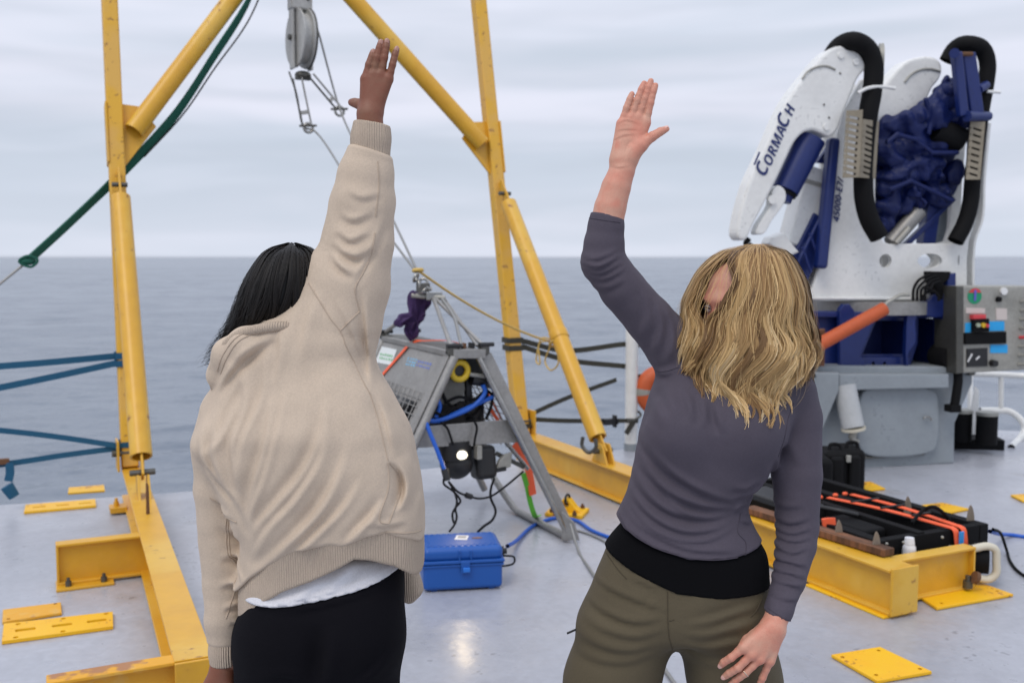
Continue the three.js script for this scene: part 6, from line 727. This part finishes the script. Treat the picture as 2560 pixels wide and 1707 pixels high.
// ---------------------------------------------------------------- person in the grey-violet shirt, facing us
{
  const W2 = thing('person', 'blonde person in grey-violet long-sleeved shirt and olive trousers, arm raised with open palm', 'person', [1.295,1.600,-1.875], undefined, -0.44506, true); W2.position.y = 0;
  const torso = [[1.398,0.081,0.250,-0.020,0.050],[1.371,0.021,0.296,-0.020,0.080],[1.334,-0.024,0.306,-0.015,0.096],[1.274,-0.049,0.298,-0.010,0.112],[1.215,-0.065,0.271,0.000,0.122],[1.155,-0.077,0.248,0.000,0.122],[1.104,-0.086,0.225,0.000,0.115],[1.064,-0.096,0.192,0.000,0.105],[1.028,-0.109,0.177,0.000,0.100],[0.992,-0.125,0.188,0.000,0.106],[0.956,-0.139,0.209,0.000,0.114],[0.921,-0.151,0.227,0.000,0.120],[0.890,-0.157,0.234,0.000,0.124]];
  const armUp = [[0.051,1.358,-0.020,0.0700],[0.009,1.395,-0.020,0.0620],[-0.051,1.462,-0.010,0.0535],[-0.112,1.531,0.000,0.0510],[-0.157,1.589,0.010,0.0500],[-0.155,1.631,0.010,0.0440],[-0.151,1.670,0.010,0.0395],[-0.147,1.718,0.010,0.0350]], armDn = [[0.276,1.288,-0.015,0.0620],[0.289,1.234,-0.010,0.0590],[0.293,1.104,0.000,0.0555],[0.292,0.986,0.015,0.0475],[0.285,0.950,0.030,0.0450],[0.258,0.883,0.075,0.0360],[0.228,0.826,0.110,0.0305],[0.210,0.794,0.130,0.0290]];
  const folds = makeFolds([
    [[[-0.085,1.220],[-0.075,1.188],[-0.053,1.156],[-0.013,1.120],[0.043,1.087],[0.107,1.061],[0.158,1.051]], 0.0071, 0.0083], [[[-0.089,1.172],[-0.069,1.124],[-0.021,1.079],[0.043,1.051],[0.107,1.041],[0.151,1.039]], 0.0071, 0.0078], [[[-0.100,1.140],[-0.088,1.096],[-0.052,1.055],[0.004,1.027],[0.076,1.019],[0.139,1.029]], 0.0076, 0.0078], [[[-0.106,1.108],[-0.092,1.059],[-0.052,1.019],[0.012,0.993],[0.084,0.995],[0.139,1.015]], 0.0071, 0.0073], [[[-0.110,1.075],[-0.095,1.035],[-0.059,0.999],[0.005,0.974],[0.076,0.974],[0.147,1.003]], 0.0067, 0.0058], [[[-0.117,1.043],[-0.095,1.011],[-0.051,0.982],[0.013,0.958],[0.085,0.950],[0.156,0.946]], 0.0063, 0.0049], [[[-0.053,1.104],[-0.012,1.055],[0.028,1.031],[0.067,1.027]], 0.0059, 0.0039],
    [[[0.122,1.067],[0.158,1.067],[0.193,1.079]], 0.0059, 0.0068], [[[0.146,1.055],[0.174,1.063],[0.201,1.087],[0.212,1.112]], 0.0055, 0.0068], [[[0.114,1.092],[0.154,1.083],[0.193,1.104]], 0.0067, 0.0049], [[[0.135,1.027],[0.154,1.043],[0.170,1.051]], 0.0059, 0.0058], [[[0.143,1.015],[0.159,1.003],[0.183,0.995]], 0.0059, 0.0039],
    [[[0.215,1.160],[0.224,1.124],[0.217,1.092]], 0.0084, 0.0058], [[[0.226,1.196],[0.251,1.164],[0.271,1.124]], 0.0101, 0.0039], [[[0.224,1.035],[0.254,1.031],[0.297,1.039]], 0.0067, 0.0030], [[[0.228,1.003],[0.263,0.997],[0.310,1.011]], 0.0059, 0.0049], [[[0.226,0.982],[0.263,0.976],[0.314,0.989]], 0.0055, 0.0058], [[[0.226,0.966],[0.267,0.961],[0.313,0.970]], 0.0055, 0.0058], [[[0.222,0.946],[0.264,0.938],[0.306,0.952]], 0.0055, 0.0049], [[[0.214,0.917],[0.249,0.921],[0.297,0.909]], 0.0055, 0.0058], [[[0.212,0.899],[0.249,0.901],[0.291,0.887]], 0.0050, 0.0049], [[[0.210,0.881],[0.242,0.879],[0.286,0.868]], 0.0050, 0.0039], [[[0.206,0.856],[0.234,0.850],[0.274,0.844]], 0.0050, 0.0030],
    [[[0.008,1.315],[0.010,1.275],[0.015,1.244]], 0.0076, 0.0049], [[[0.039,1.307],[0.040,1.267],[0.036,1.236]], 0.0076, 0.0049], [[[0.071,1.291],[0.072,1.255],[0.082,1.220]], 0.0076, 0.0058], [[[-0.063,1.315],[-0.060,1.267],[-0.054,1.228]], 0.0101, 0.0049], [[[-0.032,1.323],[-0.029,1.287],[-0.023,1.255]], 0.0084, 0.0039],
    [[[-0.214,1.587],[-0.175,1.572],[-0.118,1.600]], 0.0055, 0.0073], [[[-0.210,1.572],[-0.169,1.559],[-0.114,1.585]], 0.0050, 0.0058], [[[-0.216,1.600],[-0.178,1.590],[-0.120,1.613]], 0.0050, 0.0039], [[[-0.202,1.555],[-0.159,1.546],[-0.105,1.572]], 0.0050, 0.0039], [[[-0.189,1.529],[-0.151,1.525],[-0.105,1.546]], 0.0059, 0.0030], [[[-0.084,1.529],[-0.071,1.480],[-0.084,1.423]], 0.0067, 0.0030], [[[-0.057,1.508],[-0.040,1.456],[-0.056,1.385]], 0.0067, 0.0044], [[[-0.033,1.494],[-0.014,1.437],[-0.027,1.366]], 0.0067, 0.0049], [[[-0.010,1.475],[0.012,1.414],[0.002,1.338]], 0.0076, 0.0049], [[[-0.065,1.357],[-0.027,1.328],[0.020,1.347]], 0.0076, 0.0039],
  ]);
  const hem = [[-0.167,1.049],[-0.147,1.039],[-0.135,1.027],[-0.109,0.994],[-0.051,0.962],[0.026,0.940],[0.103,0.937],[0.161,0.945],[0.204,0.955],[0.228,0.959]], cuffA = [-0.148,1.696,0.010], cuffB = [0.221,0.817,0.115], dirB = [-0.36, -0.93];
  const soft = (x, y, z) => 0.0016 * (noise(x * 30 + 2, y * 30, z * 30) - 0.5);
  const skinTorso = (x, y, z, g) => stack(x, y, z, torso, g, 2.2);
  const arm1 = (x, y, z) => smax(chain(x, y, z, armUp, 0.008), (y - cuffA[1]) + 0.18 * (x - cuffA[0]), 0.004), arm2 = (x, y, z) => smax(chain(x, y, z, armDn, 0.008), ((x - cuffB[0]) * dirB[0] + (y - cuffB[1]) * dirB[1]) - 0.0 + 0.25 * (z - cuffB[2]) * 0, 0.004);
  const shirtF = (x, y, z) => { let d = skinTorso(x, y, z, 0.001 + 0.003 * sst(1.12, 1.0, y)); d = smin(d, ell(x, y, z, [0.017,1.223,0.075], [0.075, 0.075, 0.062]), 0.05); d = smin(d, ell(x, y, z, [0.154,1.228,0.075], [0.075, 0.075, 0.062]), 0.05); d = smax(d, curveY(hem, x) - y, 0.005); d = smin(d, arm1(x, y, z), 0.035); d = smin(d, arm2(x, y, z), 0.003 + 0.02 * sst(1.2, 1.3, y)); return d + folds(x, y) * sst(-0.05, 0.02, z) + soft(x, y, z); };
  const sh = part(W2, 'shirt', meshSDF(shirtF, [-0.26, 0.74, -0.16], [0.38, 1.74, 0.2], 0.0052), M.shirt);
  const sm = (a) => seam(sh, 'seam_line', shirtF, a, 0.0012, M.shirtSeam, 0.0001);
  sm([[0.150,1.031],[0.140,0.995],[0.158,0.970],[0.156,0.945]]); sm([[-0.125,1.035],[-0.103,0.995],[-0.051,0.966],[0.029,0.945],[0.085,0.940],[0.160,0.943]]); sm([[0.264,1.279],[0.241,1.240],[0.234,1.200],[0.227,1.160]]); sm([[0.201,0.836],[0.227,0.821],[0.253,0.805]]); sm([[-0.065,1.355],[-0.027,1.345],[0.011,1.357]]); sm([[-0.192,1.689],[-0.157,1.682],[-0.123,1.678]]);
  const hipR = [[0.962,-0.133,0.209,0.000,0.100],[0.915,-0.149,0.221,0.000,0.112],[0.859,-0.170,0.229,0.000,0.124],[0.797,-0.190,0.236,0.000,0.132],[0.766,-0.203,0.241,0.000,0.128],[0.729,-0.208,0.246,0.000,0.115]];
  const l1 = [[-0.095,0.734,0.000,0.1120],[-0.130,0.609,0.000,0.1010],[-0.190,0.344,0.020,0.0700],[-0.244,0.029,0.000,0.0560],[-0.252,-0.047,0.000,0.0560]], l2 = [[0.132,0.734,0.000,0.1120],[0.161,0.609,0.000,0.0980],[0.214,0.344,0.020,0.0700],[0.281,0.029,0.000,0.0560],[0.291,-0.047,0.000,0.0560]];
  const pf2 = makeFolds([[[[-0.197,0.868],[-0.141,0.852],[-0.081,0.836],[-0.017,0.819]], 0.0072, 0.0036], [[[-0.207,0.819],[-0.153,0.801],[-0.089,0.790],[-0.021,0.805]], 0.0080, 0.0048], [[[-0.213,0.778],[-0.145,0.762],[-0.080,0.757],[-0.017,0.782]], 0.0088, 0.0042], [[[-0.221,0.741],[-0.152,0.724],[-0.092,0.724],[-0.032,0.745]], 0.0088, 0.0036], [[[-0.233,0.695],[-0.160,0.691],[-0.096,0.695],[-0.036,0.716]], 0.0088, 0.0036], [[[0.200,0.844],[0.135,0.834],[0.071,0.821],[0.007,0.809]], 0.0072, 0.0036], [[[0.203,0.815],[0.127,0.803],[0.063,0.790],[0.003,0.794]], 0.0080, 0.0036], [[[0.188,0.770],[0.120,0.766],[0.056,0.757],[0.008,0.770]], 0.0080, 0.0036], [[[0.129,0.716],[0.081,0.712],[0.032,0.724],[0.004,0.737]], 0.0080, 0.0030], [[[-0.050,0.864],[-0.065,0.848],[-0.073,0.819]], 0.0064, 0.0018], [[[-0.106,0.889],[-0.074,0.877],[-0.034,0.864]], 0.0064, 0.0024]]);
  const panF = (x, y, z) => { let d = stack(x, y, z, hipR, 0, 2.3); d = smin(d, smin(chain(x, y, z, l1, 0.05), chain(x, y, z, l2, 0.05), 0.045), 0.03); return d + pf2(x, y) * sst(-0.03, 0.05, z) + 0.003 * (noise(x * 16, y * 16, z * 16) - 0.5); };
  const tr = part(W2, 'trousers', meshSDF(panF, [-0.34, 0.06, -0.17], [0.34, 1.0, 0.18], 0.0072), M.trousers);
  const sp = (a) => seam(tr, 'seam_line', panF, a, 0.0013, M.trouserSeam, 0.0002); sp([[-0.020,0.870],[-0.020,0.840],[-0.020,0.808],[-0.016,0.770],[-0.005,0.733]]); sp([[-0.017,0.808],[-0.011,0.809],[-0.006,0.811]]); sp([[-0.167,0.928],[-0.146,0.925],[-0.125,0.905],[-0.106,0.889]]); sp([[-0.168,0.923],[-0.178,0.889],[-0.179,0.852]]); sp([[0.198,0.840],[0.179,0.815],[0.167,0.807]]);
  part(tr, 'zip_pull', rod([-0.233,0.730,0.000], [-0.207,0.746,0.010], 0.0025), M.dark);
  const tbot = [[-0.176,0.957],[-0.164,0.947],[-0.098,0.908],[-0.001,0.866],[0.095,0.853],[0.206,0.853]], ttop = curveY;
  part(W2, 'tank_top', meshSDF((x, y, z) => { let d = stack(x, y, z, [[1.043,-0.092,0.178,0.000,0.094],[1.003,-0.113,0.186,0.000,0.098],[0.962,-0.139,0.208,0.000,0.108],[0.915,-0.157,0.226,0.000,0.118],[0.859,-0.172,0.232,0.000,0.128],[0.797,-0.190,0.238,0.000,0.136]], -0.013 + 0.013 * sst(1.0, 0.92, y), 2.3) + 0.0015 * (noise(x * 24, y * 24, z * 24) - 0.5); return smax(d, curveY(tbot, x) - y, 0.004); }, [-0.26, 0.76, -0.16], [0.28, 1.06, 0.17], 0.006), M.tank);
  shoe(W2, [[-0.252,-0.059,0.000][0], 0, 0.0], -0.35); shoe(W2, [[0.291,-0.059,0.000][0], 0, 0.0], 0.35);
  // body
  const hc = [0.153,1.494,0.008], fr = headFrame(hc, [-0.8, -0.24, 0.55], [-0.2, 1, 0.16]);
  const hA = [[[-0.151,1.670,0.010,0.0370],[-0.142,1.712,0.010,0.0355],[-0.129,1.757,0.008,0.0325],[-0.116,1.794,0.005,0.0285],[-0.113,1.813,0.004,0.0275]], [[-0.100,1.818,0.006,0.0190],[-0.065,1.899,0.002,0.0125]], [[-0.108,1.821,0.004,0.0180],[-0.081,1.909,0.000,0.0125]], [[-0.117,1.821,0.004,0.0180],[-0.099,1.909,0.000,0.0122]], [[-0.125,1.818,0.006,0.0180],[-0.118,1.897,0.002,0.0118]], [[-0.097,1.827,0.012,0.0160],[-0.074,1.848,0.014,0.0145]]];
  const fA = [[[-0.064,1.899,0.001,0.0093],[-0.054,1.943,0.003,0.0084],[-0.048,1.968,0.002,0.0078],[-0.043,1.981,0.001,0.0066]], [[-0.081,1.909,0.000,0.0094],[-0.066,1.953,0.002,0.0085],[-0.058,1.977,0.001,0.0078],[-0.053,1.991,-0.001,0.0066]], [[-0.098,1.909,0.000,0.0092],[-0.083,1.949,0.002,0.0083],[-0.074,1.972,0.001,0.0076],[-0.068,1.986,-0.001,0.0064]], [[-0.117,1.898,0.001,0.0085],[-0.107,1.932,0.003,0.0075],[-0.100,1.951,0.002,0.0069],[-0.095,1.963,0.001,0.0058]], [[-0.076,1.848,0.013,0.0125],[-0.050,1.868,0.014,0.0108],[-0.032,1.879,0.012,0.0092],[-0.018,1.885,0.008,0.0066]]].map((c) => knuckled(c));
  const crease = makeFolds([[[[-0.089,1.842],[-0.100,1.853],[-0.108,1.838],[-0.110,1.815]], 0.0028, 0.0011], [[[-0.143,1.853],[-0.117,1.866],[-0.085,1.870]], 0.0024, 0.0008], [[[-0.136,1.877],[-0.108,1.881],[-0.076,1.879]], 0.0024, 0.0007], [[[-0.148,1.802],[-0.126,1.796],[-0.098,1.800]], 0.0024, 0.0008], [[[-0.128,1.892],[-0.112,1.901],[-0.077,1.892]], 0.0022, 0.0008], [[[-0.123,1.919],[-0.111,1.925]], 0.0016, 0.0006], [[[-0.101,1.934],[-0.088,1.939]], 0.0016, 0.0006], [[[-0.085,1.937],[-0.072,1.942]], 0.0016, 0.0006], [[[-0.074,1.926],[-0.060,1.932]], 0.0016, 0.0006]]);
  const hAf = (x, y, z) => { let d = 1e9; for (const c of hA) d = smin(d, chain(x, y, z, c, 0.003), 0.012); let q = 1e9; for (const c of fA) q = Math.min(q, chain(x, y, z, c, 0.003)); return smin(d, q, 0.006) + crease(x, y) * sst(0, 0.008, z); };
  const hB = [[[0.236,0.839,0.105,0.0200],[0.223,0.817,0.118,0.0260],[0.210,0.797,0.132,0.0265]], [[0.198,0.796,0.140,0.0190],[0.141,0.760,0.158,0.0125]], [[0.204,0.791,0.138,0.0190],[0.158,0.746,0.160,0.0125]], [[0.211,0.787,0.136,0.0190],[0.177,0.734,0.156,0.0122]], [[0.218,0.785,0.132,0.0180],[0.201,0.725,0.146,0.0115]]], fB = [[[0.141,0.760,0.158,0.0094],[0.114,0.736,0.156,0.0086],[0.101,0.722,0.146,0.0078],[0.096,0.711,0.138,0.0066]], [[0.158,0.746,0.160,0.0095],[0.129,0.714,0.158,0.0087],[0.113,0.697,0.146,0.0079],[0.104,0.684,0.136,0.0066]], [[0.177,0.734,0.156,0.0093],[0.145,0.700,0.154,0.0085],[0.128,0.679,0.142,0.0077],[0.117,0.663,0.132,0.0065]], [[0.201,0.725,0.146,0.0087],[0.187,0.685,0.142,0.0078],[0.182,0.659,0.132,0.0070],[0.181,0.640,0.124,0.0060]], [[0.189,0.786,0.125,0.0150],[0.158,0.760,0.118,0.0120],[0.139,0.738,0.112,0.0102],[0.124,0.721,0.110,0.0082]]].map((c) => knuckled(c));
  const hBf = (x, y, z) => { let d = 1e9; for (const c of hB) d = smin(d, chain(x, y, z, c, 0.003), 0.012); let q = 1e9; for (const c of fB) q = Math.min(q, chain(x, y, z, c, 0.003)); return smin(d, q, 0.006); };
  const headF = (x, y, z) => smin(0.94 * skull(...fr.to(x, y, z).map((v) => v / 0.94)), cone(x, y, z, [[0.162,1.433,-0.030,0.0480]][0], [[0.154,1.332,-0.030,0.0560]][0]), 0.03);
  const inner = (x, y, z) => { let d = skinTorso(x, y, z, -0.02); d = smin(d, chain(x, y, z, armUp.map((p) => [p[0], p[1], p[2], p[3] * 0.62]), 0.02), 0.03); d = smin(d, chain(x, y, z, armDn.map((p) => [p[0], p[1], p[2], p[3] * 0.55]), 0.02), 0.02); return d; };
  const body = part(W2, 'body', [meshSDF(hAf, ...bounds([...hA, ...fA], 0.01), 0.003), meshSDF(hBf, ...bounds([...hB, ...fB], 0.01), 0.003), meshSDF(headF, [hc[0] - 0.16, hc[1] - 0.22, hc[2] - 0.17], [hc[0] + 0.15, hc[1] + 0.16, hc[2] + 0.17], 0.0038), meshSDF(inner, [-0.26, 0.78, -0.16], [0.36, 1.72, 0.2], 0.012)], M.skinB);
  for (const c of fB.slice(0, 4)) nail(body, c[c.length - 3], c[c.length - 1], [-0.2, 0.5, 1], M.nailB); nail(body, fA[4][fA[4].length - 3], fA[4][fA[4].length - 1], [0.3, 0.9, 0.3], M.nailB);
  part(W2, 'ring', new THREE.TorusGeometry(0.0102, 0.0011, 8, 28).rotateY(1.57).rotateZ(0.72).rotateY(0.1).translate(...[0.145,0.702,0.155]), M.gold);
  for (const s of [-1, 1]) { part(body, 'eyeball', ball(fr.at(s * 0.0292, 0.0104, 0.0705), 0.0098), M.eyeWhite); part(body, 'iris', ball(fr.at(s * 0.0292, 0.0096, 0.0775), 0.0046, 1, 1, 1, 12), M.iris); part(body, 'eyelashes', tube([-1, -0.5, 0, 0.5, 1].map((t) => fr.at(s * 0.0292 + t * 0.0105, 0.0165 - 0.005 * t * t, 0.081 - 0.005 * t * t)), 0.0018, 16, 6), mat([0.09, 0.05, 0.035], 0.7)); part(body, 'eyebrow', tube([-1, -0.3, 0.5, 1].map((t) => fr.at(s * (0.0285 + t * 0.013), 0.029 + 0.003 * (1 - t * t), 0.0805 - 0.006 * Math.max(0, t))), 0.0021, 16, 6), mat([0.2, 0.115, 0.065], 0.8)); }
  // blonde wavy hair
  const hr = [[1.627,0.175,0.211,-0.010,0.008],[1.618,0.126,0.247,-0.010,0.050],[1.600,0.095,0.268,-0.010,0.082],[1.571,0.068,0.285,-0.010,0.104],[1.533,0.049,0.300,-0.010,0.118],[1.489,0.031,0.310,-0.008,0.126],[1.434,0.020,0.317,-0.005,0.128],[1.380,0.020,0.314,0.000,0.122],[1.336,0.025,0.302,0.005,0.114],[1.297,0.039,0.289,0.012,0.104],[1.264,0.059,0.264,0.022,0.092],[1.239,0.081,0.228,0.032,0.078],[1.218,0.096,0.191,0.040,0.062]];
  const yT = hr[0][0], yB = hr[hr.length - 1][0], gapY = [0.072,1.549,0.060][1];
  part(W2, 'hair_under', meshSDF((x, y, z) => { let d = stack(x, y, z, hr, -0.016, 2); d = smax(d, -ell(...fr.to(x, y, z), [0, 0.0, 0.1], [0.092, 0.1, 0.1]), 0.008); return d; }, [-0.02, 1.1, -0.16], [0.36, 1.66, 0.16], 0.005), mat([0.13, 0.08, 0.036], 0.7));
  { const R = rand(47), L = [], tone = [[0.12, 0.062, 0.026], [0.28, 0.155, 0.06], [0.5, 0.315, 0.13], [0.74, 0.51, 0.24], [0.88, 0.68, 0.4]];
    const wlBase = 0.15, gapPh = 2.44, cl = (c, f) => c.map((v) => v * f);
    for (let k = 0; k < 430; k++) {
      const front = k < 340, ph = front ? -0.1 + 3.5 * ((k + R()) / 340) : R() * 6.2832, side = Math.abs(Math.cos(ph)), layer = k % 3;
      const lp = 5.5 * noise(ph * 1.0, 3, 1) + R() * 0.8 + 0.6 * layer, end = (1 - 0.25 * sst(0.05, 0.9, Math.cos(ph)) - 0.16 * sst(0.35, 0.95, -Math.cos(ph)) + lerp(-0.12, 0.03, R())) * (k % 6 === 0 ? 0.86 : 1), wl = wlBase * lerp(0.85, 1.15, R() * 0.5 + 0.5 * noise(ph * 2, 7, 7)), amp = lerp(0.012, 0.024, R()), tv = 0.25 + 0.8 * sst(2.2, 2.7, ph) + 3.9 * (0.45 * noise(ph * 5, 9, 2) + 0.55 * R()), ti = Math.max(0, Math.min(4, Math.round(tv))), lift = -0.013 + 0.008 * layer + lerp(-0.003, 0.004, R()), m = 26 + Math.floor(R() * 12), radT = lerp(0.006, 0.013, R()), radR = lerp(0.002, 0.0045, R()), flick = lerp(-0.014, 0.02, R()), curl = lerp(-0.03, 0.03, R());
      for (let s = 0; s < m; s++) { const p = [], n = 28, u1 = (R() + R() - 1), u2 = (R() - 0.5) * 2, e2 = end * lerp(0.92, 1.02, R()), fly = R() < 0.03 ? 0.04 * (R() - 0.5) : 0, tn = tone[Math.max(0, Math.min(4, ti + (R() < 0.22 ? (R() < 0.5 ? -1 : 1) : 0)))], rt = tone[Math.max(0, ti - 1)], ps = u1 * 0.3 + (R() - 0.5) * 0.15;
        for (let i = 0; i <= n; i++) {
          const q = i / n, t = q * e2, y = lerp(yT, yB, t), r = rowsAt(hr, y), cx = (r[1] + r[2]) / 2, grow = sst(0.14, 0.6, t), th = (yT - y) / wl * 6.2832 + lp + ps, wv = Math.sin(th), w2 = Math.cos(th + 0.5), tip = (0.45 + 0.55 * sst(0, 0.3, q)) * (1 - 0.78 * sst(0.6, 1, q)), fl = flick * sst(0.78, 1, q);
          const d0 = ph - gapPh, g = (0.4 * Math.exp(-Math.pow((y - gapY) / 0.042, 2)) + 0.24 * Math.exp(-Math.pow((y - gapY + 0.055) / 0.028, 2))), pp = ph + (Math.abs(d0) < 1.3 ? Math.sign(d0 || 1) * g * Math.exp(-Math.abs(d0) * 1.9) : 0);
          const tang = amp * wv * grow + radT * u1 * tip + curl * sst(0.82, 1, q), rr = lift + amp * 0.6 * w2 * grow + radR * u2 * tip + fl, a = (r[2] - r[1]) / 2 + rr, bb = r[4] + rr;
          p.push([cx + a * Math.cos(pp) - tang * Math.sin(pp) + fly * t * t, y - 0.01 * sst(0.8, 1, q) * u2, r[3] + bb * Math.sin(pp) + tang * Math.cos(pp) * 0.7]);
        }
        const f = lerp(0.82, 1.1, R()); L.push({ p, ph, tw: (R() - 0.5) * 1.2, r0: 0.0011, r1: 0.0005, c0: cl(rt, f * 0.9), c1: cl(tn, f) }); }
    }
    for (let k = 0; k < 260; k++) { const ph = R() * 6.2832, p = [], l2 = R() * 6, out = 0.003 + 0.014 * R(), e = lerp(0.5, 0.95, R()); for (let i = 0; i <= 24; i++) { const t = i / 24 * e, y = lerp(yT, yB, t), r = rowsAt(hr, y); p.push([(r[1] + r[2]) / 2 + ((r[2] - r[1]) / 2 + out * sst(0, 0.5, t)) * Math.cos(ph) + 0.006 * Math.sin(t * 14 + l2), y + 0.004, r[3] + (r[4] + out) * Math.sin(ph)]); } L.push({ p, ph, tw: 0, r0: 0.0004, r1: 0.0002, c0: tone[2], c1: tone[3] }); }
    part(W2, 'hair', hairRibbons(L), M.hair); }
}

renderer.render(scene, camera);
